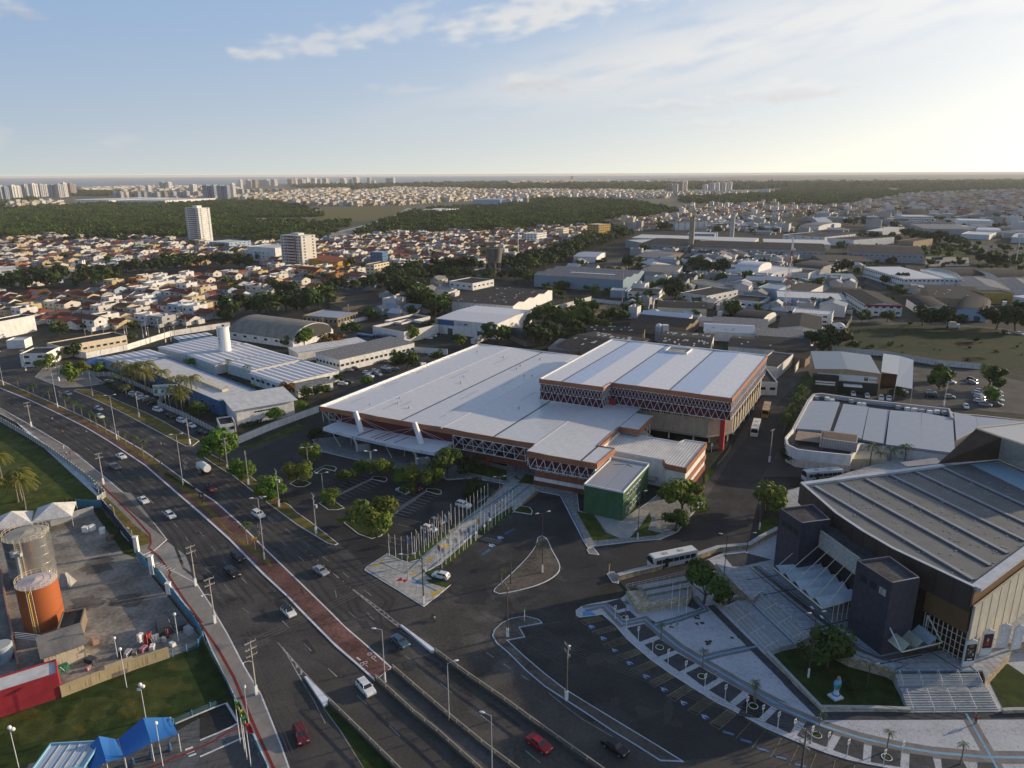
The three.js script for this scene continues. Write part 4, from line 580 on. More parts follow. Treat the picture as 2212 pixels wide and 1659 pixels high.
{// the building
const o=S('d1',1085,1295,TE);const t=thing('theatre','dark theatre with striped grey roof, two slate towers and folded entrance canopies','theatre',o,0,null,0);
const R=(p)=>[p[0]- o[0],p[1]- o[1]],W=(s,l,h)=>SS(s,l,h).map(R);
const H=18;const brown=mat(0.058,0.042,0.034,'grain',{roughness:0.55}),bronze=mat(0.15,0.082,0.036,'grain',{roughness:0.5}),slate=mat(0.036,0.038,0.047,'mosaic',{roughness:0.5}),cream=mat(0.44,0.42,0.35,'stain'),tile=mat(0.44,0.43,0.38,'whiteTile');
const front=W('d3',[250,612,400,740,560,880,800,1040,1060,1190,1400,1350,1780,1530],H),right=W('d3',[1780,1530,2212,1210,2750,812],H),left=W('d3',[250,612,1490,450],H);
const back=W('d3',[2750,300,2015,390,1490,450],H);
const roofO=[...front,right[1],right[2],...back];
mesh('roof',sheetGeo(roofO,H - 0.55),mat(0.122,0.124,0.120,'grain',{roughness:0.65}),t);
mesh('wall',skirtGeo(insetPoly(roofO,1.2),TE,H - 0.6),mat(0.045,0.035,0.03,'grain'),t);
// pale strips standing between the roof bays
const strips=[[370,628,1770,1452],[592,598,1920,1325],[822,565,2070,1218],[1040,532,2230,1110],[1255,500,2350,1010],[1490,462,2480,915]];
for(const q of strips){const[a,b]=W('d3',q,H);mesh('roof_strip',wallLine([a,b],H - 0.55,H - 0.25,0.75),mat(0.25,0.265,0.28,'stain',{roughness:0.6}),t);mesh('gutter',wallLine(offsetLine([a,b],0.62),H - 0.54,H - 0.45,0.45),C.darkSteel,t);}
mesh('blue_roof_sheet',sheetGeo(W('d3',[1740,432,1990,405,2500,640,2500,800],H),H - 0.5),mat(0.35,0.47,0.52,'ribs'),t);
{const pg=[];const r=mulberry(31);for(let i=0;i<260;i++){const k=r(),l=r();const p=[mix(mix(front[0][0],front[6][0],k),mix(left[1][0],right[2][0],k),l),mix(mix(front[0][1],front[6][1],k),mix(left[1][1],right[2][1],k),l)];const b=box(0.22,0.12,0.22,p[0],H - 0.54,p[1]);pg.push(b);}const m=mesh('roof_fixings',pg,C.galv,t);m.userData.kind='stuff';}
mesh('edge_capping',join([slabGeo(strip(front,0.7),H - 0.5,H + 0.06),slabGeo(strip(left,1.3,0.3),H - 0.5,H + 0.05),slabGeo(strip(right,1.7,0.2),H - 0.5,H + 0.055)]),mat(0.44,0.46,0.49,'stain',{roughness:0.45}),t);
mesh('dark_fascia',slabGeo(strip(offsetLine(front,0.25),0.3),12.9,H - 0.02),brown,t);mesh('dark_fascia',slabGeo(strip(offsetLine(left,-0.2),0.3),13,H - 0.02),mat(0.10,0.085,0.075,'grain'),t);
mesh('brown_fascia',slabGeo(strip(offsetLine(right,-0.1),0.3),14.2,H - 0.02),bronze,t);mesh('cream_wall',slabGeo(strip(offsetLine(right,0.5),0.4),TE,14.3),cream,t);
const cor=front.slice(4);mesh('bronze_panel',slabGeo(strip(offsetLine([cor[1],cor[2]],0.1),0.5),8.7,12.95),bronze,t);mesh('bronze_panel',slabGeo([cor[2],[cor[2][0]+ 2,cor[2][1]- 1.6],[cor[2][0]+ 0.6,cor[2][1]- 3.4],[cor[2][0]- 1.2,cor[2][1]- 1.8]],8.7,14.2),bronze,t);
{// glazed grid under the bronze panel
const a=cor[1],b=cor[2],A=offsetLine([a,b],-0.85);mesh('glazing',slabGeo(strip(A,0.1),TE,8.7),C.darkGlass,t);const n=9,B=offsetLine([a,b],-0.6);const g=[];for(let i=0;i<=n;i++){const p=along(B,lineLen(B)*i / n).p;mesh('mullion',bar([p[0],TE,p[1]],[p[0],8.7,p[1]],0.09),C.creamWall,t);}for(let j=0;j<5;j++)mesh('transom',bar([B[0][0],TE + 0.4 + j*1.4,B[0][1]],[B[1][0],TE + 0.4 + j*1.4,B[1][1]],0.07),C.creamWall,t);}
for(let d=2.5;d<lineLen(front);d +=3.2){const q=along(offsetLine(front,0.42),d).p;mesh('panel_joint',bar([q[0],12.9,q[1]],[q[0],H - 0.1,q[1]],0.045),C.black,t);}for(let d=3;d<lineLen(right);d +=4){const q=along(offsetLine(right,0.72),d).p;mesh('panel_joint',bar([q[0],TE,q[1]],[q[0],14.2,q[1]],0.04),C.walk,t);}
const tower=(pts,h,wins)=>{const q=mesh('tower',skirtGeo(pts,TE,h),slate,t);mesh('tower_roof',sheetGeo(insetPoly(pts,0.3),h - 0.5),mat(0.075,0.072,0.075,'dirt'),q);for(let i=0;i<4;i++)mesh('tower_parapet',slabGeo(strip(insetPoly(pts,0.16).slice(i).concat(insetPoly(pts,0.16)).slice(0,2),0.3),h - 0.5,h + 0.03),i===1?mat(0.25,0.25,0.27,'stain'):mat(0.10,0.10,0.12,'stain'),q);
const[A,B]=pts;for(let i=0;i<3;i++){const k=0.16 + i*0.27,p=[mix(A[0],B[0],k + 0.1),mix(A[1],B[1],k + 0.1)];const w=mesh('window',box(1.5,1.35,0.12,0,0,0,0),i===2&&wins?mat(0.35,0.33,0.3,'weather'):C.black,q);w.position.set(p[0],h - 3.4,p[1]);w.rotation.y=yawOf(A,B);}return q;};
tower(W('d1',[880,535,1160,715,1385,672,1140,500],17.5),17.5,true);tower(W('d1',[265,120,440,237,672,208,530,85],17.5),17.5,false);
{// tiled band and dark roof between the towers
const[a,b]=W('d1',[548,262,905,520],15.2);mesh('tile_band',slabGeo(strip([a,b],0.4),11.3,15.2),tile,t);const[c,d]=W('d1',[690,240,1090,510],15.0);mesh('link_roof',sheetGeo([a,b,d,c],14.9),mat(0.055,0.055,0.06,'dirt'),t);mesh('link_gutter',wallLine([c,d],14.9,15.1,0.4),mat(0.25,0.32,0.37),t);mesh('door_recess',slabGeo(strip(offsetLine([a,b],-1.6),0.3),TE,11.3),C.black,t);
// folded canopy hung on six rods
const[f0,f1]=W('d1',[212,592,603,918],6.6),[b0,b1]=[[a[0]+ 1.2,a[1]+ 0.2],[b[0]+ 0.3,b[1]+ 0.6]];const n=5,pos=[],P=(k,l,y)=>[mix(mix(f0[0],f1[0],k),mix(b0[0],b1[0],k),l),y,mix(mix(f0[1],f1[1],k),mix(b0[1],b1[1],k),l)];
for(let i=0;i<n;i++){const k0=i / n,k1=(i + 0.24)/ n,k2=(i + 1)/ n;for(let j=0;j<4;j++){const l0=j / 4,l1=(j + 1)/ 4,y=(l,up)=>6.65 +(up?0.95:0)- 0.5*Math.sin(l*3)*0.6;for(const[ka,ua,kb,ub]of[[k0,0,k1,1],[k1,1,k2,0]]){const p=[P(ka,l0,y(l0,ua)),P(kb,l0,y(l0,ub)),P(kb,l1,y(l1,ub)),P(ka,l1,y(l1,ua))];for(const v of[0,1,2,0,2,3])pos.push(...p[v]);}}}
const g=new THREE.BufferGeometry();g.setAttribute('position',new THREE.Float32BufferAttribute(pos,3));g.computeVertexNormals();const cn=mesh('folded_canopy',muv(g),mat(0.50,0.56,0.58,'grain',{roughness:0.5}),t);mesh('front_beam',bar([f0[0],6.6,f0[1]],[f1[0],6.6,f1[1]],0.2),C.creamWall,cn);mesh('side_beam',bar([f1[0],6.6,f1[1]],[b1[0],6.6,b1[1]],0.15),C.creamWall,cn);
for(let i=0;i<6;i++){const k=i / 5,A=P(k,0.12,7.0),w=[mix(a[0],b[0],k*0.96 + 0.02),13.6 - 0.6*(i===0||i===5?0:1),mix(a[1],b[1],k*0.96 + 0.02)];mesh('tie_rod',bar(A,w,0.065,6),C.creamWall,t);}
const gb=[];for(let i=0;i<4;i++){const p=P(0.99,0.35 + i*0.14,0);mesh('mullion',bar([p[0],TE,p[2]],[p[0],6.3,p[2]],0.09),C.creamWall,t);}}
{// small three-gabled canopy with triangular braces
const h=5.4,[a,b,c]=W('d1',[1103,1150,1240,1265,1560,1188],h),d=[a[0]+ c[0]- b[0],a[1]+ c[1]- b[1]];const P=(k,l)=>[mix(b[0],c[0],k)+(a[0]- b[0])*l,mix(b[1],c[1],k)+(a[1]- b[1])*l];const cn=mesh('gabled_canopy',join([bar([a[0],h,a[1]],[b[0],h,b[1]],0.14),bar([b[0],h,b[1]],[c[0],h,c[1]],0.14),bar([c[0],h,c[1]],[d[0],h,d[1]],0.14)]),C.creamWall,t);
for(let i=0;i<3;i++){const k0=i / 3,k1=(i + 0.5)/ 3,k2=(i + 1)/ 3,pos=[];for(const[ka,ya,kb,yb]of[[k0,h,k1,h + 1.2],[k1,h + 1.2,k2,h]]){const p=[[...P(ka,0),ya],[...P(kb,0),yb],[...P(kb,1),yb],[...P(ka,1),ya]].map(([x,z,y])=>[x,y,z]);for(const v of[0,1,2,0,2,3])pos.push(...p[v]);}const g=new THREE.BufferGeometry();g.setAttribute('position',new THREE.Float32BufferAttribute(pos,3));g.computeVertexNormals();mesh('gable',muv(g),[mat(0.46,0.48,0.36,'grain'),mat(0.40,0.41,0.30,'grain'),mat(0.36,0.43,0.45,'grain')][i],cn);}
for(const[p,s]of[[P(0,0.95),P(0,0.05)],[P(1,0.95),P(1,0.05)]])mesh('brace',join([bar([p[0],h,p[1]],[p[0],h + 3,p[1]],0.13),bar([p[0],h + 3,p[1]],[s[0],h,s[1]],0.13)]),C.whiteSteel,cn);
mesh('doorway',box(1.8,4,0.3,(a[0]+ d[0])/ 2 - 3,TE,(a[1]+ d[1])/ 2 + 0.6,yawOf(a,d)),C.black,t);}
{// stage house behind the roof
const h=25,[A,B,R1]=W('d3',[1450,440,1985,400,2750,730],H - 0.3),[tl,tb,tr,tf]=W('d3',[1790,135,2015,215,2750,460,2700,30],h);const v=(p,y)=>[p[0],y,p[1]];const face=(n,l,m)=>{const pos=[];for(let i=1;i<l.length - 1;i++)pos.push(...l[0],...l[i],...l[i + 1]);const g=new THREE.BufferGeometry();g.setAttribute('position',new THREE.Float32BufferAttribute(pos,3));g.computeVertexNormals();return mesh(n,muv(g),m,t);};
const A2=[A[0]+ 22,A[1]- 12],tl2=W('d3',[2212,88],h)[0];
face('stage_front',[v(A,H - 0.5),v(B,H - 0.5),v(tb,h),v(tl,h)],mat(0.10,0.066,0.045,'grain'));face('stage_side',[v(B,H - 0.5),v(R1,H - 0.5),v(tr,h),v(tb,h)],tile);face('stage_slope',[v(A,H - 0.5),v(tl,h),v(tl2,h),v(A2,H - 0.5)],mat(0.12,0.075,0.05,'grain'));face('stage_roof',[v(tl,h),v(tb,h),v(tr,h),v(tf,h),v(tl2,h)],mat(0.55,0.55,0.53,'ribs'));
mesh('stage_capping',join([bar(v(tl,h + 0.1),v(tb,h + 0.1),0.3),bar(v(tb,h + 0.1),v(tr,h + 0.1),0.3),bar(v(tl,h + 0.1),v(tl2,h + 0.1),0.3)]),C.creamWall,t);const sp=S('d3',1795,375,H);mesh('roof_speaker',box(0.8,1.4,0.8,sp[0]- o[0],H - 0.1,sp[1]- o[1]),C.black,t);mesh('left_eave',slabGeo(W('d3',[1120,432,1440,390,1490,440,1180,470],14),13.7,14),mat(0.3,0.3,0.31,'stain'),t);}
}
{// poster boards: white slabs with pointed tops
const board=(s,x,y,h,w,turn,label,poster)=>{const t=thing('poster_board',label,'poster board',S(s,x,y,TE),turn,null,TE);const sh=new THREE.Shape([new THREE.Vector2(-w / 2,0),new THREE.Vector2(w / 2,0),new THREE.Vector2(w / 2,h - 0.5),new THREE.Vector2(0.1,h),new THREE.Vector2(-w / 2,h - 0.5)]);const g=new THREE.ExtrudeGeometry(sh,{depth:0.3,bevelEnabled:false});g.translate(0,0,-0.15);mesh('slab',muv(g),mat(0.60,0.59,0.57,'grain'),t);if(poster){const sg=sign('',w*0.86,h*0.62,{px:256,draw:poster});const p=mesh('poster',sg.g,sg.m,t);p.position.set(0,h*0.2,0.17);}};
board('d1',1760,1375,5.6,2.3,0.12,'white pointed board with a dark poster, nearest the front stairs',(x,w,h)=>{x.fillStyle='#17181c';x.fillRect(0,0,w,h);x.fillStyle='#b8963f';x.fillRect(w*0.25,h*0.07,w*0.5,h*0.05);x.fillRect(w*0.33,h*0.15,w*0.34,h*0.03);for(let i=0;i<26;i++){x.fillStyle=['#c9c3b4','#6a4a3a','#8c7a66','#3a3e48'][i % 4];x.beginPath();x.ellipse(w*(0.2 + 0.6*((i*0.37)% 1)),h*(0.3 + 0.42*((i*0.61)% 1)),w*0.09,h*0.03,i,0,7);x.fill();}x.fillStyle='#e8e6e0';x.fillRect(w*0.25,h*0.86,w*0.5,h*0.08);});
board('d1',1895,1290,5.6,2.2,0.12,'white pointed board with a red poster in front of the cream theatre wall',(x,w,h)=>{x.fillStyle='#3c2326';x.fillRect(0,0,w,h);x.fillStyle='#9c2a2a';x.beginPath();x.moveTo(w*0.2,h*0.7);x.lineTo(w*0.45,h*0.12);x.lineTo(w*0.8,h*0.7);x.fill();x.fillStyle='#cfae9a';x.beginPath();x.ellipse(w*0.5,h*0.36,w*0.12,h*0.1,0,0,7);x.fill();x.fillStyle='#d8d3cc';x.fillRect(0,h*0.86,w,h*0.14);});
board('d1',2030,1230,5.2,2.3,0.1,'blank white pointed board, third from the front stairs');board('d1',2140,1240,5.2,2.3,0.3,'blank grey pointed board by the right end of the terrace');
}
{// sculpture on the lawn
const t=thing('sculpture','blue and white painted sculpture on a white plinth in the shaded lawn','sculpture',S('d2',708,720),0.4,null,0.2);
mesh('plinth',slabGeo([[-1,-0.9],[1,-0.8],[0.9,0.9],[-0.9,0.8]],0,0.35),C.white,t);mesh('stem',new THREE.LatheGeometry([[0.75,0.35],[0.6,0.6],[0.42,1.0],[0.36,1.5],[0.5,1.9]].map((p)=>new THREE.Vector2(...p)),14),mat(0.6,0.66,0.72),t);
const g=new THREE.SphereGeometry(1,18,12);const p=g.attributes.position;for(let i=0;i<p.count;i++){const y=p.getY(i),k=0.72 + 0.34*y;p.setXYZ(i,p.getX(i)*k*1.05,y*1.05,p.getZ(i)*k*0.55);}g.translate(0,2.6,0);g.computeVertexNormals();mesh('body',flat(g),mat(0.10,0.36,0.55,null,{roughness:0.45}),t);mesh('ring',(()=>{const r=new THREE.TorusGeometry(0.62,0.1,6,20);r.rotateX(Math.PI / 2);r.translate(0,0.75,0);return flat(r);})(),mat(0.08,0.22,0.45),t);mesh('green_patch',(()=>{const r=new THREE.SphereGeometry(0.42,12,8);r.scale(1,0.8,0.5);r.translate(0,2.6,0.42);return flat(r);})(),mat(0.06,0.20,0.10),t);mesh('head',(()=>{const r=new THREE.SphereGeometry(0.34,12,10);r.scale(1,1.15,1);r.translate(0.15,3.9,0);return flat(r);})(),mat(0.35,0.22,0.12),t);mesh('arm',join([bar([-0.6,3.0,0],[-0.2,3.6,0.2],0.14,6),bar([0.7,3.0,0],[0.4,3.6,0.2],0.14,6)]),mat(0.10,0.36,0.55),t);
}
// ---------- plants ----------
function crownGeo(seed,R,H,y0,lobes,n,leaf,tint,spread=1){
const r=mulberry(seed),L=[];for(let i=0;i<lobes;i++){const a=r()*6.283,q=Math.sqrt(r())*(0.6 + 0.28*r())*R*spread,yy=y0 + H*(0.25 + 0.6*r())- 0.25*q;L.push([Math.cos(a)*q,yy,Math.sin(a)*q,R*(0.2 + 0.3*r()),0.72 + 0.5*r(),r()]);}
const pos=[],col=[],nor=[];
for(let i=0;i<n;i++){
const[cx,cy,cz,cr,br,hu]=L[Math.floor(r()*lobes)];let x,y,z,l;do{x=r()*2 - 1;y=r()*2 - 1;z=r()*2 - 1;l=Math.hypot(x,y,z);}while(l>1||l<0.05);
x /=l;y /=l;z /=l;const d=cr*(0.72 + 0.36*r());const p=new THREE.Vector3(cx + x*d,cy + y*d*0.8,cz + z*d);
const nn=new THREE.Vector3(x +(r()- 0.5)*1.3,y + 0.35 +(r()- 0.5)*1.3,z +(r()- 0.5)*1.3).normalize(),t=new THREE.Vector3(r()- 0.5,r()- 0.5,r()- 0.5).cross(nn).normalize(),b=nn.clone().cross(t),s=leaf*(0.6 + 0.8*r());
const q=[[-1,-0.6],[1,-0.6],[0.8,0.7],[-0.9,0.6]].map(([u,v])=>p.clone().addScaledVector(t,u*s).addScaledVector(b,v*s));for(const k of[0,1,2,0,2,3]){pos.push(q[k].x,q[k].y,q[k].z);nor.push(nn.x,nn.y,nn.z);}
const v=br*(0.75 + 0.5*r()),c=[tint[0]*v*(0.9 + 0.4*hu),tint[1]*v,tint[2]*v];for(let k=0;k<6;k++)col.push(...c);
}
const g=new THREE.BufferGeometry();g.setAttribute('position',new THREE.Float32BufferAttribute(pos,3));g.setAttribute('normal',new THREE.Float32BufferAttribute(nor,3));g.setAttribute('color',new THREE.Float32BufferAttribute(col,3));return g;
}
const M_LEAF=new THREE.MeshPhysicalMaterial({vertexColors:true,roughness:0.75,specularIntensity:0.25,transmission:0.25,thickness:0,side:THREE.DoubleSide});
function trunkGeo(seed,R,y0,H,th=0.22){const r=mulberry(seed),o=[bar([0,-0.1,0],[0.1,y0*0.8,0.05],th,7,th*0.7)];for(let i=0;i<5;i++){const a=i*1.26 + r();o.push(bar([0.1,y0*(0.55 + 0.2*r()),0.05],[Math.cos(a)*R*0.55,y0 + H*(0.2 + 0.25*r()),Math.sin(a)*R*0.55],th*0.5,5,th*0.2));}return join(o);}
const GREEN={mid:[0.066,0.115,0.022],dark:[0.036,0.066,0.018],gold:[0.135,0.185,0.026],rust:[0.18,0.10,0.028],bright:[0.10,0.20,0.022]};
const TREES={};// near trees (fine leaves) and town trees (coarser)
function treeProto(kind,near,v){const key=kind + near + v;if(TREES[key])return TREES[key];const s=11 + v*7 + kind.length*31;return TREES[key]={crown:crownGeo(s,1,0.95,0.55,near?13:9,near?1900:620,near?0.058:0.1,GREEN[kind]),trunk:trunkGeo(s + 1,1,0.62,0.9,0.055)};}
let treeCount=0;
function tree(p,R,kind,label,near=true,group,hs=1){const q=treeProto(kind,near,treeCount++ % 3);const t=thing('tree',label,'tree',p,treeCount*2.4,group);t.scale.set(R,R*hs,R);mesh('crown',q.crown,M_LEAF,t);mesh('trunk',q.trunk,C.trunk,t);return t;}
function palmGeo(seed,H,n,len,tint,droop=1){
const r=mulberry(seed),pos=[],col=[];
for(let i=0;i<n;i++){const a=i / n*6.283*1.0 + r()*0.5,up=0.2 + 0.75*r(),L=len*(0.75 + 0.4*r()),c=0.7 + 0.6*r();const P=(t)=>{const rr=L*(t - 0.16*t*t),y=H + L*(up*t - droop*(0.55 + up*0.35)*t*t*1.15);return new THREE.Vector3(Math.cos(a)*rr,y,Math.sin(a)*rr);};const side=new THREE.Vector3(-Math.sin(a),0,Math.cos(a));const S2=9;
for(let k=0;k<S2;k++){const t0=0.06 + k / S2*0.94,t1=0.06 +(k + 0.72)/ S2*0.94,A=P(t0),B=P(t1),w=L*0.2*Math.sin(Math.PI*(0.12 + 0.84*t0));for(const s of[-1,1]){const tip=P(Math.min(1,t1 + 0.10)).addScaledVector(side,s*w);tip.y -=w*0.55;for(const v of s>0?[A,B,tip]:[A,tip,B]){pos.push(v.x,v.y,v.z);col.push(tint[0]*c,tint[1]*c,tint[2]*c);}}}}
const g=new THREE.BufferGeometry();g.setAttribute('position',new THREE.Float32BufferAttribute(pos,3));g.setAttribute('color',new THREE.Float32BufferAttribute(col,3));g.computeVertexNormals();return g;
}
const PALMS=[0,1,2].map((v)=>palmGeo(50 + v,1,15,0.62,[0.075,0.125,0.022])),PALMY=[0,1,2].map((v)=>palmGeo(70 + v,1,22,0.6,[0.165,0.16,0.03],1.1)),palmTrunk=join([bar([0,-0.02,0],[0.02,0.5,0.01],0.035,7,0.026),bar([0.02,0.5,0.01],[0,1,0],0.026,7,0.022)]);
let palmCount=0;
function palm(p,H,label,golden,group,small=0.72){const t=thing('palm_tree',label,'palm tree',p,palmCount*1.9,group);const g=(golden?PALMY:PALMS)[palmCount++ % 3];t.scale.setScalar(H);const c=mesh('crown',g,M_LEAF,t);if(!golden){c.scale.setScalar(small);c.position.y=1 - small;}mesh('trunk',palmTrunk,C.palmTrunk,t);return t;}

// ---------- vehicles ----------
const paint={white:mat(0.72,0.72,0.71,null,{roughness:0.28}),silver:mat(0.42,0.43,0.44,null,{roughness:0.28,metalness:0.4}),grey:mat(0.16,0.165,0.17,null,{roughness:0.28,metalness:0.3}),black:mat(0.014,0.014,0.016,null,{roughness:0.2}),red:mat(0.33,0.012,0.014,null,{roughness:0.25}),wine:mat(0.12,0.012,0.016,null,{roughness:0.25}),blue:mat(0.07,0.12,0.17,null,{roughness:0.28,metalness:0.3})};
const LAMPW=mat(0.7,0.7,0.66,null,{roughness:0.2}),LAMPR=mat(0.35,0.015,0.012,null,{roughness:0.3}),RIM=mat(0.4,0.4,0.41,null,{roughness:0.4,metalness:0.6});
function frustum(x0,x1,w0,y0,X0,X1,w1,y1){const v=[[x0,y0,-w0],[x1,y0,-w0],[x1,y0,w0],[x0,y0,w0],[X0,y1,-w1],[X1,y1,-w1],[X1,y1,w1],[X0,y1,w1]],pos=[];for(const f of[[0,4,5,0,5,1],[1,5,6,1,6,2],[2,6,7,2,7,3],[3,7,4,3,4,0],[4,7,6,4,6,5]])for(const k of f)pos.push(...v[k]);const g=new THREE.BufferGeometry();g.setAttribute('position',new THREE.Float32BufferAttribute(pos,3));g.computeVertexNormals();return muv(g);}
const CARK={// length, width, hood height, roof height, cabin x range low, cabin x range roof, rear kind
hatch:[4.0,1.74,0.92,1.50,[-1.93,0.95],[-1.55,0.25]],sedan:[4.5,1.78,0.92,1.47,[-1.45,1.05],[-0.95,0.35]],suv:[4.4,1.85,1.05,1.68,[-2.1,1.0],[-1.85,0.4]],pickup:[5.2,1.88,1.05,1.75,[-0.35,1.35],[-0.15,0.75]]};
const carProtos={};
function carParts(kind){
if(carProtos[kind])return carProtos[kind];const[L,W,hh,rh,cl,cr]=CARK[kind],h=L / 2,b=0.3;
const sh=new THREE.Shape();sh.moveTo(-h + 0.05,b);sh.lineTo(h - 0.1,b);sh.lineTo(h,b + 0.22);sh.quadraticCurveTo(h - 0.02,hh - 0.18,h - 0.35,hh - 0.12);sh.lineTo(cl[1],hh);sh.lineTo(cl[0],hh + 0.03);sh.lineTo(-h + 0.08,hh -(kind==='sedan'?0.05:0));sh.lineTo(-h,hh - 0.28);sh.closePath();
const g=new THREE.ExtrudeGeometry(sh,{depth:W - 0.16,bevelEnabled:true,bevelSize:0.07,bevelThickness:0.08,bevelSegments:2,curveSegments:4});g.translate(0,0,-(W - 0.16)/ 2);
const pz=W / 2 - 0.09,tz=W / 2 - 0.25;const parts=[['body',muv(g),'P'],['windows',frustum(cl[0],cl[1],pz,hh - 0.02,cr[0],cr[1],tz,rh - 0.05),'G'],['roof',frustum(cr[0]- 0.08,cr[1]+ 0.08,tz + 0.02,rh - 0.08,cr[0],cr[1]- 0.06,tz - 0.04,rh),'P']];
const pil=[];for(const s of[-1,1])for(const[a,c]of[[cl[0],cr[0]],[(cl[0]+ cl[1])/ 2 - 0.15,(cr[0]+ cr[1])/ 2 - 0.1],[cl[1],cr[1]]])pil.push(bar([a,hh,s*(pz + 0.005)],[c,rh - 0.05,s*(tz + 0.01)],0.045));parts.push(['pillars',join(pil),'P']);
if(kind==='pickup')parts.push(['cargo_bed',box(2.0,0.04,W - 0.35,-1.45,hh + 0.03,0),'K']);
for(const x of[-h + 0.82,h - 0.82])for(const s of[-1,1]){const w=new THREE.CylinderGeometry(0.33,0.33,0.22,14);w.rotateX(Math.PI / 2);w.translate(x,0.33,s*(W / 2 - 0.1));const r=new THREE.CylinderGeometry(0.2,0.2,0.03,10);r.rotateX(Math.PI / 2);r.translate(x,0.33,s*(W / 2 + 0.015));parts.push(['wheel',flat(w),'T',['rim',flat(r),'R']]);}
for(const s of[-1,1]){parts.push(['headlight',box(0.18,0.16,0.36,h - 0.1,hh - 0.32,s*(W / 2 - 0.28)),'W'],['tail_light',box(0.1,0.22,0.26,-h - 0.0,hh - 0.28,s*(W / 2 - 0.2)),'B'],['mirror',box(0.14,0.12,0.18,cl[1]- 0.35,hh,s*(W / 2 + 0.06)),'P']);}
parts.push(['number_plate',box(0.03,0.12,0.4,h + 0.02,0.42,0),'W'],['number_plate',box(0.03,0.12,0.4,-h - 0.06,0.52,0),'W']);return carProtos[kind]=parts;
}
function car(kind,col,p,ang,label,group,y=0.03,roofCol){const t=thing(kind==='pickup'?'pickup_truck':'car',label,kind==='pickup'?'pickup truck':'car',p,ang,group,y);const m={P:paint[col],G:C.glass,T:C.rubber,R:RIM,W:LAMPW,B:LAMPR,K:C.black};for(const[n,g,k,sub]of carParts(kind)){const q=mesh(n,g,n==='roof'&&roofCol?paint[roofCol]:m[k],t);if(sub)mesh(sub[0],sub[1],m[sub[2]],q);}return t;}
const dirOf=(s,x,y,dx,dy)=>yawOf(S(s,x,y),S(s,x + dx,y + dy));
function bus(p,ang,label,col=paint.white,band=null,L=12){
const t=thing('bus',label,'bus',p,ang,null,0.03);const h=L / 2,W=2.5,sh=new THREE.Shape();sh.moveTo(-h,0.35);sh.lineTo(h,0.35);sh.lineTo(h + 0.06,1.2);sh.lineTo(h - 0.12,2.95);sh.quadraticCurveTo(h - 0.2,3.15,h - 0.5,3.2);sh.lineTo(-h + 0.25,3.2);sh.lineTo(-h,2.9);sh.closePath();
const g=new THREE.ExtrudeGeometry(sh,{depth:W - 0.16,bevelEnabled:true,bevelSize:0.06,bevelThickness:0.08,bevelSegments:2});g.translate(0,0,-(W - 0.16)/ 2);mesh('body',muv(g),col,t);
for(const s of[-1,1])for(let i=0;i<7;i++)mesh('window',box(1.32,0.95,0.06,-h + 1.3 + i*1.52,1.55,s*(W / 2 + 0.06)),C.glass,t);
mesh('windscreen',box(0.1,1.55,2.2,h + 0.02,1.25,0),C.darkGlass,t);mesh('rear_window',box(0.06,0.9,1.9,-h - 0.06,1.7,0),C.darkGlass,t);mesh('destination_board',box(0.12,0.28,1.7,h - 0.06,2.84,0),C.black,t);
if(band)for(const s of[-1,1])mesh('colour_band',box(L*0.62,0.55,0.05,-h*0.2,0.75,s*(W / 2 + 0.065)),band,t);
for(const s of[-1,1])mesh('door',box(0.95,2.3,0.05,s>0?h - 0.8:h - 3.6,0.42,s*(W / 2 + 0.07)),C.glass,t);
for(const x of[h - 2.6,-h + 2.9])for(const s of[-1,1]){const w=new THREE.CylinderGeometry(0.5,0.5,0.3,14);w.rotateX(Math.PI / 2);w.translate(x,0.5,s*(W / 2 - 0.05));mesh('wheel',flat(w),C.rubber,t);}
for(const x of[-2,2.2])mesh('roof_hatch',box(1.2,0.16,0.9,x,3.2,0),C.galv,t);for(const s of[-1,1]){mesh('headlight',box(0.08,0.2,0.4,h + 0.08,0.65,s*0.85),LAMPW,t);mesh('tail_light',box(0.06,0.4,0.2,-h - 0.07,0.9,s*1.0),LAMPR,t);mesh('mirror',box(0.15,0.45,0.12,h + 0.1,1.9,s*1.42),C.black,t);}return t;
}
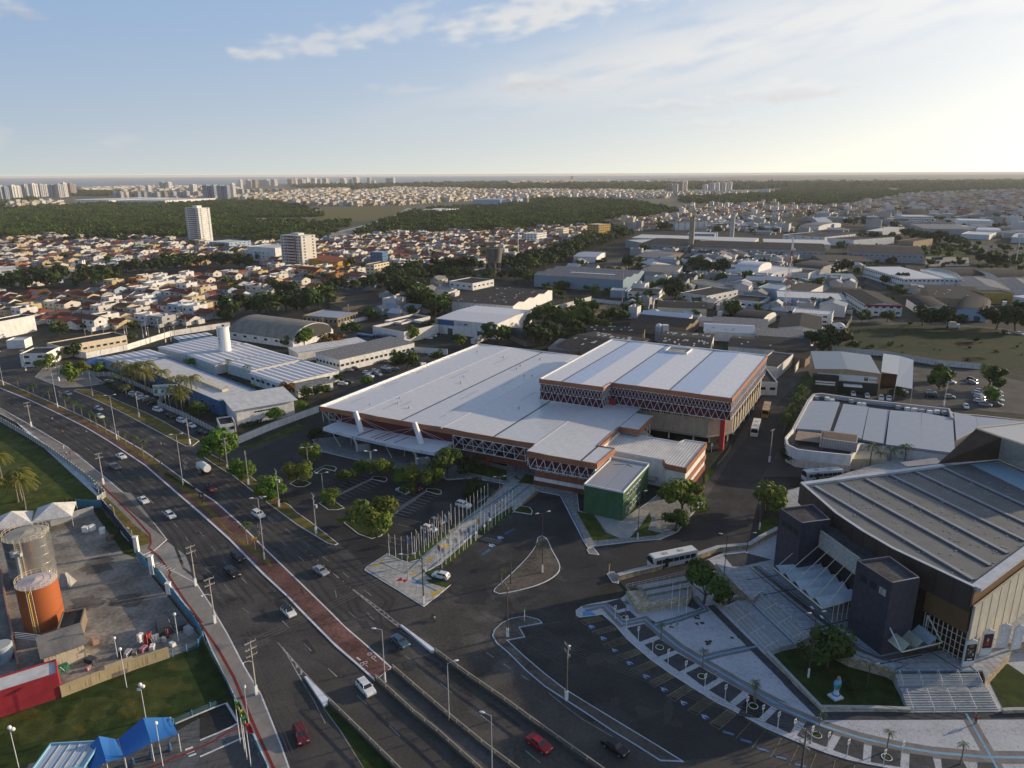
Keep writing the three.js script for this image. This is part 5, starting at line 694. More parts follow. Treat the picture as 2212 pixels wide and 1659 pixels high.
// ---------- people: one continuous body meshed from tapered limbs ----------
const bodyCache={};
function bodyGeo(pose){
if(bodyCache[pose])return bodyCache[pose];
const J={walk:[[0,0.95,0,0.13,0,1.38,0,0.15],[0,1.38,0,0.09,0,1.52,0,0.06],[0.03,1.63,0,0.105,0.02,1.7,0,0.1],[0,0.93,0.09,0.1,0.16,0.5,0.1,0.07],[0.16,0.5,0.1,0.07,0.12,0.08,0.1,0.045],[0.12,0.06,0.1,0.045,0.3,0.04,0.1,0.035],[0,0.93,-0.09,0.1,-0.08,0.5,-0.1,0.07],[-0.08,0.5,-0.1,0.07,-0.32,0.14,-0.1,0.045],[-0.32,0.1,-0.1,0.045,-0.18,0.04,-0.1,0.035],[0,1.38,0.19,0.055,-0.12,1.1,0.24,0.045],[-0.12,1.1,0.24,0.045,-0.02,0.85,0.24,0.035],[0,1.38,-0.19,0.055,0.12,1.1,-0.24,0.045],[0.12,1.1,-0.24,0.045,0.26,0.88,-0.24,0.035],[0,1.36,-0.17,0.07,0,1.36,0.17,0.07]],
ride:[[-0.25,0.85,0,0.13,-0.08,1.28,0,0.15],[-0.08,1.28,0,0.09,-0.02,1.42,0,0.06],[0.02,1.53,0,0.12,0.02,1.58,0,0.12],[-0.25,0.82,0.1,0.1,0.16,0.72,0.14,0.07],[0.16,0.72,0.14,0.07,0.02,0.3,0.13,0.045],[0.02,0.3,0.13,0.045,0.18,0.28,0.13,0.035],[-0.25,0.82,-0.1,0.1,0.16,0.72,-0.14,0.07],[0.16,0.72,-0.14,0.07,0.02,0.3,-0.13,0.045],[0.02,0.3,-0.13,0.045,0.18,0.28,-0.13,0.035],[-0.08,1.28,0.19,0.055,0.18,1.08,0.27,0.045],[0.18,1.08,0.27,0.045,0.44,1.04,0.27,0.035],[-0.08,1.28,-0.19,0.055,0.18,1.08,-0.27,0.045],[0.18,1.08,-0.27,0.045,0.44,1.04,-0.27,0.035],[-0.08,1.26,-0.17,0.07,-0.08,1.26,0.17,0.07]]}[pose];
const N=56,R=0.95,mc=new MarchingCubes(N,new THREE.MeshBasicMaterial(),false,false,60000);mc.isolation=0;
const sd=(x,y,z)=>{let d=9;for(const[ax,ay,az,ar,bx,by,bz,br]of J){const dx=bx - ax,dy=by - ay,dz=bz - az,l=dx*dx + dy*dy + dz*dz,t=Math.min(1,Math.max(0,((x - ax)*dx +(y - ay)*dy +(z - az)*dz)/(l||1)));const q=Math.hypot(x - ax - dx*t,y - ay - dy*t,z - az - dz*t)- mix(ar,br,t);const k=0.05,h=Math.max(0,k - Math.abs(d - q))/ k;d=Math.min(d,q)- h*h*k / 4;}return d;};
for(let k=0;k<N;k++)for(let j=0;j<N;j++)for(let i=0;i<N;i++)mc.field[i + j*N + k*N*N]=-sd((i / N*2 - 1)*R,(j / N*2 - 1)*R + 0.9,(k / N*2 - 1)*R);mc.update();
const n=mc.count,g=new THREE.BufferGeometry(),p=mc.positionArray.slice(0,n*3),nn=mc.normalArray.slice(0,n*3);for(let i=0;i<n;i++){p[3*i]*=R;p[3*i + 1]=p[3*i + 1]*R + 0.9;p[3*i + 2]*=R;}g.setAttribute('position',new THREE.BufferAttribute(p,3));g.setAttribute('normal',new THREE.BufferAttribute(nn,3));return bodyCache[pose]=g;
}
const personMat=new THREE.MeshStandardMaterial({vertexColors:true,roughness:0.85});
function personGeo(pose,shirt,pants){const g=bodyGeo(pose).clone(),p=g.attributes.position,c=new Float32Array(p.count*3),dy=pose==='ride'?0.1:0;for(let i=0;i<p.count;i++){const x=p.getX(i),y=p.getY(i)+ dy,z=Math.abs(p.getZ(i));const k=y>1.68||(y>1.6&&x<0)?[0.02,0.015,0.012]:y>1.44||(z>0.19&&y<1.18&&y>0.6)?[0.25,0.14,0.09]:y>0.94?shirt:y>0.09?pants:[0.03,0.03,0.03];c.set(k,3*i);}g.setAttribute('color',new THREE.BufferAttribute(c,3));return g;}
function person(p,ang,shirt,pants,label,y=0.15,scale=1){const t=tag(mesh('person',personGeo('walk',shirt,pants),personMat),label,'person');t.position.set(p[0],y,p[1]);t.rotation.y=ang;return t;}
function rider(p,ang,shirt,pants,kind,label,rlabel,col=C.black,y=0.03){
const t=thing(kind,label,kind,p,ang,null,y);const r=kind==='bicycle'?0.33:0.3,tw=kind==='bicycle'?0.02:0.06;for(const x of[-0.62,0.66]){const w=new THREE.TorusGeometry(r,tw,6,18);w.translate(x,r + tw,0);mesh('wheel',flat(w),C.rubber,t);}
if(kind==='bicycle')mesh('frame',join([bar([-0.62,0.35,0],[-0.2,0.8,0],0.025),bar([-0.2,0.8,0],[0.5,0.85,0],0.025),bar([-0.1,0.32,0],[0.5,0.85,0],0.025),bar([0.5,0.95,0],[0.66,0.35,0],0.025),bar([0.46,1.0,-0.27],[0.46,1.0,0.27],0.02)]),col,t);else{const b=new THREE.SphereGeometry(0.3,10,8);b.scale(1.5,0.75,0.55);b.translate(0.05,0.62,0);mesh('body',flat(b),col,t);mesh('fork',join([bar([0.5,1.0,0],[0.66,0.35,0],0.05),bar([0.46,1.03,-0.3],[0.46,1.03,0.3],0.025)]),C.steel,t);mesh('rear_rack',box(0.4,0.3,0.35,-0.65,0.72,0),C.darkSteel,t);mesh('headlight',box(0.1,0.14,0.16,0.56,0.85,0),LAMPW,t);}
mesh('seat',box(0.5,0.09,0.26,-0.25,0.68,0),C.black,t);
const m=tag(mesh('person',personGeo('ride',shirt,pants),personMat),rlabel,'person');m.position.set(p[0],y,p[1]);m.rotation.y=ang;
}
// ---------- poles ----------
function streetLamp(p,H,arms,ang,label,dark=false,base=true){const t=thing('street_lamp',label,'street lamp',p,ang);mesh('pole',join([bar([0,0,0],[0,H,0],0.11,8,0.06)]),dark?C.darkSteel:C.galv,t);if(base)mesh('white_base',cyl(0.2,0.17,2.1,0,0,0,8),C.white,t);for(let i=0;i<arms;i++){const a=i*2*Math.PI / arms,x=Math.cos(a),z=Math.sin(a);mesh('arm',bar([0,H - 0.05,0],[x*1.1,H + 0.18,z*1.1],0.05,5),dark?C.darkSteel:C.galv,t);const g=new THREE.SphereGeometry(0.5,8,6);g.scale(1,0.28,0.45);g.rotateY(-a);g.translate(x*1.45,H + 0.22,z*1.45);mesh('lamp_head',flat(g),dark?C.galv:C.whiteSteel,t);}return t;}
function utilityPole(p,H,ang,label,{lamp,trafo,arms=2,dark}={}){const t=thing('utility_pole',label,'utility pole',p,ang);mesh('pole',bar([0,0,0],[0,H,0],0.2,4,0.11),dark?mat(0.10,0.09,0.075,'grain'):C.poleConcrete,t);if(!dark||dark===2)mesh('white_base',box(0.5,2,0.5,0,0,0),C.white,t);for(let i=0;i<arms;i++){mesh('cross_arm',box(0.14,0.16,2.1,0,H - 0.35 - i*1.3,0),C.poleConcrete,t);for(const z of[-0.95,-0.3,0.4,0.95])mesh('insulator',cyl(0.07,0.05,0.26,0,H - 0.19 - i*1.3,z,6),mat(0.3,0.3,0.3),t);}
if(trafo){const g=new THREE.CylinderGeometry(0.36,0.36,0.85,10);g.translate(0.5,H - 3.4,0);mesh('transformer',flat(g),C.galv,t);mesh('bracket',box(0.6,0.1,0.3,0.3,H - 3.95,0),C.galv,t);}if(lamp){mesh('lamp_arm',join([bar([0,H*0.62,0],[0.7,H*0.72,lamp*1.0],0.04,5),bar([0.7,H*0.72,lamp*1.0],[1.4,H*0.78,lamp*2.2],0.04,5)]),C.galv,t);const g=new THREE.SphereGeometry(0.4,8,6);g.scale(1,0.4,0.6);g.translate(1.6,H*0.785,lamp*2.5);mesh('lamp_head',flat(g),C.whiteSteel,t);}return t;}
function wires(a,ya,b,yb,zs,label,sag=0.6){zs.forEach((o,i)=>{const l=dist(a,b),n=[-(b[1]- a[1])/ l*o,(b[0]- a[0])/ l*o];const c=new THREE.QuadraticBezierCurve3(new THREE.Vector3(a[0]+ n[0],ya,a[1]+ n[1]),new THREE.Vector3((a[0]+ b[0])/ 2 + n[0],(ya + yb)/ 2 - sag*2,(a[1]+ b[1])/ 2 + n[1]),new THREE.Vector3(b[0]+ n[0],yb,b[1]+ n[1]));tag(mesh('power_line',flat(new THREE.TubeGeometry(c,10,0.028,3)),mat(0.13,0.125,0.12)),zs.length>1?`${['leftmost', 'second', 'third', 'fourth'][i]} wire of the ${label}`:label,'power line','wires of the ' + label);});}
function flagpole(p,H,label,col,group){const t=thing('flagpole',label,'flagpole',p,0,group,0.15);mesh('pole',cyl(0.07,0.045,H,0,0,0,6),C.white,t);if(col){const g=new THREE.PlaneGeometry(1.1,1.5,5,5),q=g.attributes.position;for(let i=0;i<q.count;i++){const x=q.getX(i)+ 0.55,y=q.getY(i);q.setXYZ(i,x*0.55,H - 1.0 + y - x*0.75,0.16*Math.sin(x*6 + y*2));}g.computeVertexNormals();mesh('flag',flat(g),col,t);}return t;}
// ---------- things along the streets ----------
{// moving and parked vehicles on the avenue
const L=[['sedan','white','b1',1008,1365,90,52,'white sedan driving nearest the median above the dark pickup'],['pickup','grey','b1',955,1452,80,48,'dark grey pickup driving behind the white sedan on the avenue'],['sedan','white','c1',1490,228,75,62,'white sedan on the avenue beside the grass verge bay, upper one'],['hatch','white','c1',1768,385,75,62,'white hatchback on the avenue closer to the median, lower one'],['hatch','wine','c3',108,382,80,52,'dark red hatchback passing the small advertising board on the median'],['suv','white','c3',608,655,90,55,'white car passing the double lamp by the lone median palm'],['suv','black','c3',395,1100,85,62,'black car driving beside the median kerb, front one of two'],['pickup','black','c3',335,1258,85,75,'black pickup driving behind the other black car'],['sedan','silver','c3',1255,1240,90,60,'silver sedan crossing in front of the car park entrance'],['hatch','white','c5',920,62,100,95,'white hatchback with dark roof on the left carriageway'],['suv','white','c5',1722,858,110,125,'white car beside the head of the stone ramp walls'],['suv','wine','c5',1050,1345,60,165,'dark red car on the exit road by the wires'],['sedan','blue','c5',2072,372,110,85,'blue grey sedan beside the long white concrete nose'],['sedan','red','c6',1442,1438,110,80,'bright red sedan driving up the right ramp lane'],['sedan','black','c6',2230,1470,110,75,'black sedan on the frontage road at the bottom of the photo'],['hatch','silver','b1',820,968,60,28,'silver hatchback between the median palms and parking island'],['sedan','white','b1',830,1030,60,30,'white car half hidden behind the three clustered median palms'],['sedan','silver','b1',565,842,60,28,'silver car leaving the service lane beyond the palms'],['hatch','wine','b1',1752,1632,80,50,'dark car following the white tank truck']];
for(const[k,c,s,x,y,dx,dy,l]of L)car(k,c,S(s,x,y),dirOf(s,x,y,dx,dy),l,null,0.03,l.includes('dark roof')?'black':null);
const P=[['hatch','silver','b1',905,742,50,-6,'silver car parked beside the pavement corner, first of the row by the fence'],['sedan','black','b1',1035,802,60,-14,'black sedan parked second in the row by the white fence'],['hatch','black','b1',1062,818,60,-14,'black hatchback parked third in the row by the white fence'],['hatch','white','b1',1113,838,60,-14,'white hatchback parked fourth in the row by the fence'],['sedan','silver','b1',1142,852,60,-14,'silver sedan parked fifth in the row by the fence'],['suv','white','b1',1187,876,60,-14,'white car parked sixth in the row below the palms'],['suv','grey','b1',1235,896,60,-14,'grey car parked next to last in the row by the fence'],['sedan','black','b1',1275,920,60,-14,'black sedan parked last in the row near the billboard'],['suv','white','b1',1310,978,70,20,'white car parked alone below the billboard'],['pickup','black','b1',1415,1028,60,30,'black pickup parked between two white cars by the fence'],['suv','white','b1',1510,1070,60,22,'white car parked behind the red and white pole, farther one'],['sedan','white','b1',1588,1108,60,28,'white sedan parked nearest the guard house'],['sedan','black','b1',1680,1166,60,14,'black sedan turning in front of the guard house'],
['hatch','white','c4',840,1150,-80,-20,'white hatchback in the first bay by the flag walkway'],['suv','white','c4',445,268,-70,-30,'white car beside a red car under the car park trees'],['suv','wine','c4',570,245,70,20,'dark red car half hidden by a car park tree'],['suv','white','c4',1075,418,70,18,'white car parked behind the flagpoles, farther one'],['hatch','white','c4',720,665,70,20,'white car parked behind the flagpoles, nearer one'],['hatch','grey','c4',800,590,70,20,'grey car parked behind the middle flagpoles']];
for(const[k,c,s,x,y,dx,dy,l]of P)car(k,c,S(s,x,y),dirOf(s,x,y,dx,dy),l);
const spots=[[905,645,60,5,'silver'],[952,632,50,12,'black'],[1055,668,60,10,'white'],[1070,697,60,6,'white'],[1147,680,60,18,'silver'],[1125,652,60,-8,'white'],[1210,628,60,6,'white'],[1228,655,60,16,'blue'],[1285,637,50,-4,'silver'],[1178,580,60,-4,'grey'],[1220,573,50,6,'silver'],[855,760,60,0,'white'],[902,745,50,8,'black'],[1512,596,60,-20,'silver'],[1592,512,50,-8,'white'],[1565,378,60,6,'white'],[1607,360,60,6,'white'],[1652,350,50,4,'black']];
spots.forEach(([x,y,dx,dy,c],i)=>car(i % 3?'hatch':'sedan',c,S('b2',x,y),dirOf('b2',x,y,dx,dy),`${c} car in the fenced lot behind the long roof, ${ord(i)} of those parked`));
[[795,845,20,60,'white'],[910,862,15,60,'white'],[1025,880,5,60,'white'],[1090,884,5,60,'white'],[1205,800,50,20,'grey'],[1210,825,60,14,'silver'],[1440,862,60,6,'black'],[1595,868,60,6,'silver'],[1440,830,60,4,'white'],[1840,822,60,14,'silver'],[1830,842,60,14,'white'],[1842,866,60,12,'white'],[1842,886,60,12,'grey'],[1842,905,60,12,'white'],[1890,934,60,10,'silver'],[1985,930,60,10,'grey'],[2000,890,50,16,'white'],[1990,852,50,16,'silver'],[1985,826,50,16,'white'],[1730,950,25,60,'white'],[1780,722,50,10,'black'],[1782,748,50,10,'silver'],[1600,745,50,10,'white']].forEach(([x,y,dx,dy,c],i)=>car(i % 4===2?'suv':'hatch',c,S('b4',x,y),dirOf('b4',x,y,dx,dy),`${c} car in the lot behind the many-bayed white roof, ${ord(i)} of those parked`));
[[830,1145,60,10,'white'],[802,1172,60,4,'white'],[790,1190,60,4,'silver'],[775,1228,60,4,'white'],[780,1248,60,2,'silver'],[840,1246,40,20,'black'],[885,1240,30,30,'white'],[885,1108,30,30,'white'],[835,1272,30,20,'silver'],[2065,1440,60,12,'white'],[2178,1448,60,12,'white'],[1975,1255,20,40,'white'],[1925,1218,50,6,'silver'],[1780,740,50,10,'grey'],[1810,745,50,10,'white'],[1865,755,50,12,'white'],[2010,700,40,10,'grey'],[2080,770,40,10,'silver']].forEach(([x,y,dx,dy,c],i)=>car('hatch',c,S('a4',x,y),dirOf('a4',x,y,dx,dy),`${c} car parked among the hazy sheds, ${ord(i)} toward the right edge`));
bus(S('b3',2062,1150),dirOf('b3',2062,1150,-25,90),'white bus on the side street beside the tall hall, front one of two',mat(0.68,0.67,0.62,null,{roughness:0.4}),mat(0.05,0.1,0.3));bus(S('b3',2150,1000),dirOf('b3',2150,1000,-20,80),'orange bus parked behind the white bus on the side street',mat(0.42,0.24,0.07,null,{roughness:0.4}));bus(S('c7',1165,1150),dirOf('c7',1165,1150,-500,105),'white bus standing behind the long curved stone wall',mat(0.66,0.65,0.6,null,{roughness:0.4}));bus(S('b4',535,1545),dirOf('b4',535,1545,-360,30),'white and green bus passing behind the theatre roof',mat(0.7,0.7,0.7,null,{roughness:0.4}),mat(0.10,0.30,0.05));bus(S('a2',1042,1492),dirOf('a2',1042,1492,180,26),'blue bus with orange curtains parked beyond the brown leaved tree',mat(0.03,0.13,0.30,null,{roughness:0.4}));bus(S('a2',1215,1500),dirOf('a2',1215,1500,120,10),'blue bus half hidden behind the grey roofed office',mat(0.03,0.12,0.26,null,{roughness:0.4}));bus(S('a4',1460,862),dirOf('a4',1460,862,150,-6),'pale coach parked beside the long dark shed, nearer one',mat(0.4,0.37,0.33,null,{roughness:0.5}));bus(S('a4',1490,830),dirOf('a4',1490,830,150,-6),'dark coach parked beside the long dark shed, farther one',mat(0.08,0.08,0.09,null,{roughness:0.5}));
{const p=S('b1',1695,1485),t=thing('tank_truck','white tank truck driving on the avenue past the round trees','truck',p,dirOf('b1',1695,1485,-85,-62),null,0.03);const g=new THREE.CylinderGeometry(1.15,1.15,4.6,18);g.rotateZ(Math.PI / 2);g.translate(-0.7,2.15,0);mesh('tank',flat(g),C.white,t);mesh('cab',join([frustum(1.75,3.6,1.15,0.6,1.75,3.45,1.1,2.0),frustum(1.75,3.45,1.1,2.0,1.8,3.1,1.02,2.75)]),paint.white,t);mesh('windscreen',frustum(2.2,3.5,1.06,1.95,2.2,3.2,1.0,2.55),C.glass,t);mesh('chassis',box(6.4,0.3,1.0,0.2,0.6,0),C.black,t);for(const x of[-2.3,-1.2,2.8])for(const s of[-1,1]){const w=new THREE.CylinderGeometry(0.48,0.48,0.32,14);w.rotateX(Math.PI / 2);w.translate(x,0.48,s*1.0);mesh('wheel',flat(w),C.rubber,t);}}
const trl=(s,x,y,dx,dy,l,label,col=C.white)=>{const t=thing('truck',label,'truck',S(s,x,y),dirOf(s,x,y,dx,dy));mesh('cargo_box',box(l,2.7,2.5,-1,1.0,0),col,t);mesh('cab',frustum(l / 2 - 0.8,l / 2 + 1.2,1.15,0.5,l / 2 - 0.8,l / 2 + 0.8,1.05,2.7),col,t);mesh('windscreen',frustum(l / 2,l / 2 + 1.1,1.1,1.5,l / 2,l / 2 + 0.92,1.04,2.4),C.glass,t);for(const q of[-l / 2,l / 2 - 0.2])for(const k of[-1,1]){const w=new THREE.CylinderGeometry(0.45,0.45,0.3,12);w.rotateX(Math.PI / 2);w.translate(q,0.45,k);mesh('wheel',flat(w),C.rubber,t);}};
trl('a2',1985,1520,160,-60,11,'white semi trailer truck parked against the white depot',mat(0.6,0.56,0.5,'grain'));trl('a4',1620,1395,120,10,5,'small white box truck parked under the dark street trees');trl('a3',1775,1300,40,-20,5,'white truck in the yard by the arched white gables');trl('a4',2045,1215,20,-60,4,'white van truck in the courtyard by the yellow front');
}
{// riders and walkers
rider(S('b1',435,1060),dirOf('b1',435,1060,60,30),[0.6,0.6,0.6],[0.05,0.06,0.1],'motorcycle','motorcycle with a white clad rider on the far avenue','person in white riding a motorcycle on the far avenue');rider(S('b1',520,1165),dirOf('b1',520,1165,60,35),[0.4,0.04,0.04],[0.05,0.05,0.06],'motorcycle','motorcycle ridden by a person in red','person in red riding a motorcycle near the left kerb');rider(S('b1',717,1165),dirOf('b1',717,1165,60,35),[0.1,0.14,0.12],[0.04,0.04,0.05],'motorcycle','motorcycle close to the median below the palms','person in dark clothes on a motorcycle by the median');rider(S('b1',1335,1268),dirOf('b1',1335,1268,60,40),[0.2,0.2,0.2],[0.05,0.05,0.06],'motorcycle','motorcycle on the right carriageway opposite the guard house','person in grey on a motorcycle opposite the guard house');rider(S('b1',762,892),dirOf('b1',762,892,60,30),[0.1,0.16,0.3],[0.04,0.04,0.05],'motorcycle','motorcycle beside the tip of the parking island','person in blue on a motorcycle by the parking island',C.blue);rider(S('c4',768,1590),dirOf('c4',768,1590,40,40),[0.03,0.03,0.03],[0.03,0.03,0.04],'motorcycle','small white motorcycle near the corner of the flag plaza','person in black riding the small white motorcycle',paint.white);rider(S('c3',1062,1460),dirOf('c3',1062,1460,60,60),[0.03,0.03,0.04],[0.03,0.03,0.05],'bicycle','dark bicycle on the red cycle path','person in black cycling on the red path',C.black,0.17);rider(S('c4',1625,140),dirOf('c4',1625,140,60,10),[0.04,0.04,0.04],[0.03,0.03,0.04],'motorcycle','parked dark motorcycle by the end of the flag walkway','person in black sitting on the motorcycle by the striped brick wall',C.black,0.17);
person(S('b1',530,1300),dirOf('b1',530,1300,50,40),[0.65,0.65,0.63],[0.5,0.5,0.5],'person all in white walking on the left pavement');person(S('b1',554,1352),dirOf('b1',554,1352,50,40),[0.5,0.55,0.6],[0.05,0.06,0.1],'person in pale shirt and dark trousers walking on the pavement');person(S('b1',587,1356),dirOf('b1',587,1356,50,40),[0.35,0.06,0.05],[0.3,0.05,0.05],'person in red walking on the left pavement');person(S('c8',1468,968),dirOf('c8',1468,968,-50,-40),[0.30,0.42,0.38],[0.02,0.02,0.03],'person in pale green shirt with dark trousers on the dark paving square',0.17);person(S('d2',1822,930),dirOf('d2',1822,930,10,-60),[0.4,0.03,0.03],[0.06,0.05,0.08],'person in red shirt walking toward the front stairs',0.17);person(S('c4',1612,55),1,[0.05,0.05,0.06],[0.05,0.05,0.06],'person in dark clothes at the door of the front block',0.17);person(S('c3',0,0).map((v,i)=>S('c1',2005,75)[i]),1,[0.35,0.06,0.06],[0.05,0.05,0.06],'person in red top standing on the median by the hedge',0.18);person(S('b4',760,800),1,[0.05,0.05,0.05],[0.05,0.05,0.05],'person in dark clothes by the dark glass shopfront',0.05);
}
{// lamps
const dbl=[['b1',480,948],['b1',970,1215],['b1',1520,1595],['c3',670,1105]];dbl.forEach(([s,x,y],i)=>streetLamp(S(s,x,y),16,2,dirOf(s,x,y,60,-8),`tall double headed lamp on the median, ${ord(i)} from the far end`));
streetLamp(S('b1',30,765),15,1,0,'tall lamp at the far left edge of the median');streetLamp(S('c5',1920,770),11,1,Math.PI,'single headed lamp at the start of the raised path');streetLamp(S('c6',510,1165),11.2,1,0.3,'single headed lamp on the raised path wall',false,false);streetLamp(S('c6',955,1750),11.2,1,Math.PI - 0.3,'single headed lamp on the raised path nearest the photo bottom',false,false);
streetLamp(S('c4',1890,1100),15,2,0.4,'tall dark lamp on the triangular traffic island',true);streetLamp(S('c7',805,900),13,1,0.3,'tall thin lamp on the pavement before the green annex',true);streetLamp(S('c7',1690,1380),12.5,1,2.8,'dark lamp by the long curved wall above the bus',true,false);streetLamp(S('c7',2065,795),12,2,0.2,'dark lamp behind the back slate tower',true);streetLamp(S('d2',490,560),13.5,4,0.2,'tall dark lamp with white base in the sculpture lawn',true);streetLamp(S('d2',955,650),5,1,0.2,'short dark lamp post on the sculpture lawn',true,false);streetLamp(S('d1',0,470),5,1,0,'short lamp post by the curved wall behind the theatre',true,false);streetLamp(S('c4',500,1165),6.2,2,0.1,'short double lamp on the flag plaza',false,false);
[['c3',1125,160,7],['c3',1275,390,5.5],['c3',1775,215,7.5],['c4',650,110,6],['b2',1095,1490,7],['c4',1450,240,4]].forEach(([s,x,y,h],i)=>streetLamp(S(s,x,y),h,2,0.2,`short white double lamp in the car park, ${ord(i)} of six`,false,false));
[['c2',1315,825,8],['c2',1222,525,4.5],['c2',1525,1215,8],['c2',195,1655,7.5],['c2',1690,1640,8],['c2',1850,340,6]].forEach(([s,x,y,h],i)=>{const t=thing('globe_lamp',['white globe lamp on the lawn against the stained wall','short white globe lamp inside the yard wall','white globe lamp with two bulbs in the middle of the lawn','white double globe lamp left of the pale blue shelter','white globe lamp beside the blue canopy','white globe lamp among the scrap metal'][i],'lamp post',S(s,x,y));mesh('pole',cyl(0.07,0.05,h,0,0,0,6),C.whiteSteel,t);const n=i>1&&i<4?2:1;for(let k=0;k<n;k++){const g=new THREE.SphereGeometry(0.32,10,8);g.translate(k*0.25,h - k*0.6,-k*0.3);mesh('globe',flat(g),C.white,t);}if(i===2)mesh('flood_lamp',box(0.5,0.35,0.3,-0.35,h - 1.1,0),C.whiteSteel,t);});
[['c1',1035,200],['c1',1200,430],['c1',1388,680]].forEach(([s,x,y],i)=>streetLamp(S(s,x,y),4.2,1,2.6,`short lamp along the dark blue fence, ${ord(i)} from the back`,false,false));streetLamp(S('c5',505,1210),6.2,1,1.9,'thin white lamp at the corner of the canopy plaza',false,false);
// utility poles and their wires
const up=[['b1',262,1108,9.5,{},'concrete pole on the left pavement, farthest of the row'],['b1',860,1585,10,{},'concrete pole on the left pavement above the grass verge'],['c1',2030,1100,10,{},'concrete pole at the driveway corner on the left pavement'],['c5',155,160,10.5,{lamp:1},'concrete pole with a long lamp arm by the blue fence'],['c5',585,900,11,{lamp:1,arms:3},'weathered pole crowded with wires beside the canopy plaza']];
const ups=up.map(([s,x,y,h,o,l])=>{utilityPole(S(s,x,y),h,-0.75,l,o);return[S(s,x,y),h];});for(let i=1;i<5;i++)wires(ups[i - 1][0],ups[i - 1][1]- 0.2,ups[i][0],ups[i][1]- 0.2,[-0.95,-0.2,0.95],`${ord(i - 1)} span along the left pavement`);
wires(ups[4][0],10.7,S('c5',1250,1900),9,[-1,-0.4,0.4,1],'bundle over the exit road');wires(ups[4][0],8.6,S('c5',1000,1900),6,[-0.3,0.2],'low bundle over the left kerb');
const rp=[['c3',290,175,10.5,{},'concrete pole behind the first round trees of the separator'],['c3',505,330,10.5,{},'concrete pole between two round trees on the separator'],['c3',822,555,11,{trafo:1},'concrete pole with transformer against a round tree'],['c3',1205,835,11,{trafo:1},'concrete pole with transformer near the separator tip'],['c4',662,1425,11.5,{arms:3,trafo:1,dark:2},'dark pole with white base at the flag plaza corner']];const rps=rp.map(([s,x,y,h,o,l])=>{utilityPole(S(s,x,y),h,0.55,l,o);return[S(s,x,y),h];});for(let i=1;i<5;i++)wires(rps[i - 1][0],rps[i - 1][1]- 0.2,rps[i][0],rps[i][1]- 0.2,[-0.95,0,0.95],`${ord(i - 1)} span along the separator`);
utilityPole(S('c6',1725,955),11.2,0.4,'leaning dark pole with lamp on the kerb by the bus bays',{lamp:-1,dark:2});utilityPole(S('c6',1115,300),11.5,0.3,'tall dark pole on the kerbed tongue',{arms:1,dark:2});utilityPole(S('c4',1565,1215),5.5,0.3,'short black post on the triangular island',{arms:0,dark:true});utilityPole(S('d2',430,1340),8.5,0.4,'dark pole on the curved forecourt pavement edge',{arms:3,dark:true});
wires(rps[4][0],11,S('c6',1725,955),10.8,[-0.9,-0.3,0.3,0.9],'span from plaza corner to leaning pole');wires(S('c6',1725,955),10.8,S('d2',430,1340),8.2,[-0.9,-0.3,0.3,0.9],'span from leaning pole to forecourt');wires(rps[4][0],7.5,S('c6',1725,955),6.5,[0],'low thick cable from plaza corner to leaning pole');wires(ups[4][0],10.7,rps[4][0],11,[-0.8,0,0.8],'span crossing the avenue above the red path');
[['b1',770,850,10,'concrete pole at the tip of the parking island'],['b1',490,730,10,'concrete pole by the pavement corner trees'],['b1',215,640,10,'concrete pole at the far left crossing'],['b1',1155,1030,9.5,'leaning concrete pole on the parking island'],['b1',1575,1255,9.5,'concrete pole with red band at the parking island end'],['b1',1890,1465,10.5,'concrete pole beside the widest round tree'],['b1',2060,1590,10.5,'concrete pole left of the dark car park'],['b1',1965,1275,9,'dark pole beside the guard house'],['b4',100,1400,11,'slim pole on the side street by the palm row'],['b4',510,1450,12,'dark pole before the many-bayed white building'],['b4',545,805,9,'slim pole in front of the dark glass shopfront'],['b4',1545,930,9,'slim pole among the parked cars'],['a2',905,1330,10,'thin lamp pole behind the grey shed'],['a2',690,1420,9,'concrete pole at the bend of the back street'],['a3',955,1270,28,'very tall slim white mast in the bare lot']].forEach(([s,x,y,h,l],i)=>utilityPole(S(s,x,y),h,0.5 + i,l,{arms:h>20?0:1 + i % 2,dark:l.startsWith('dark')?true:undefined}));
for(let i=0;i<14;i++){const x=[720,775,870,965,1060,1035,1240,1215,1190,1320,1375,1420,1455,1550][i],y=[1130,1125,1100,1090,1090,1050,1110,1060,1080,1040,1120,1110,1105,1020][i];utilityPole(S('a1',x,y + 395),8,0.4 + i,`concrete pole along the long white back wall, ${ord(i)} from the left`,{arms:i % 3?0:1});}
}
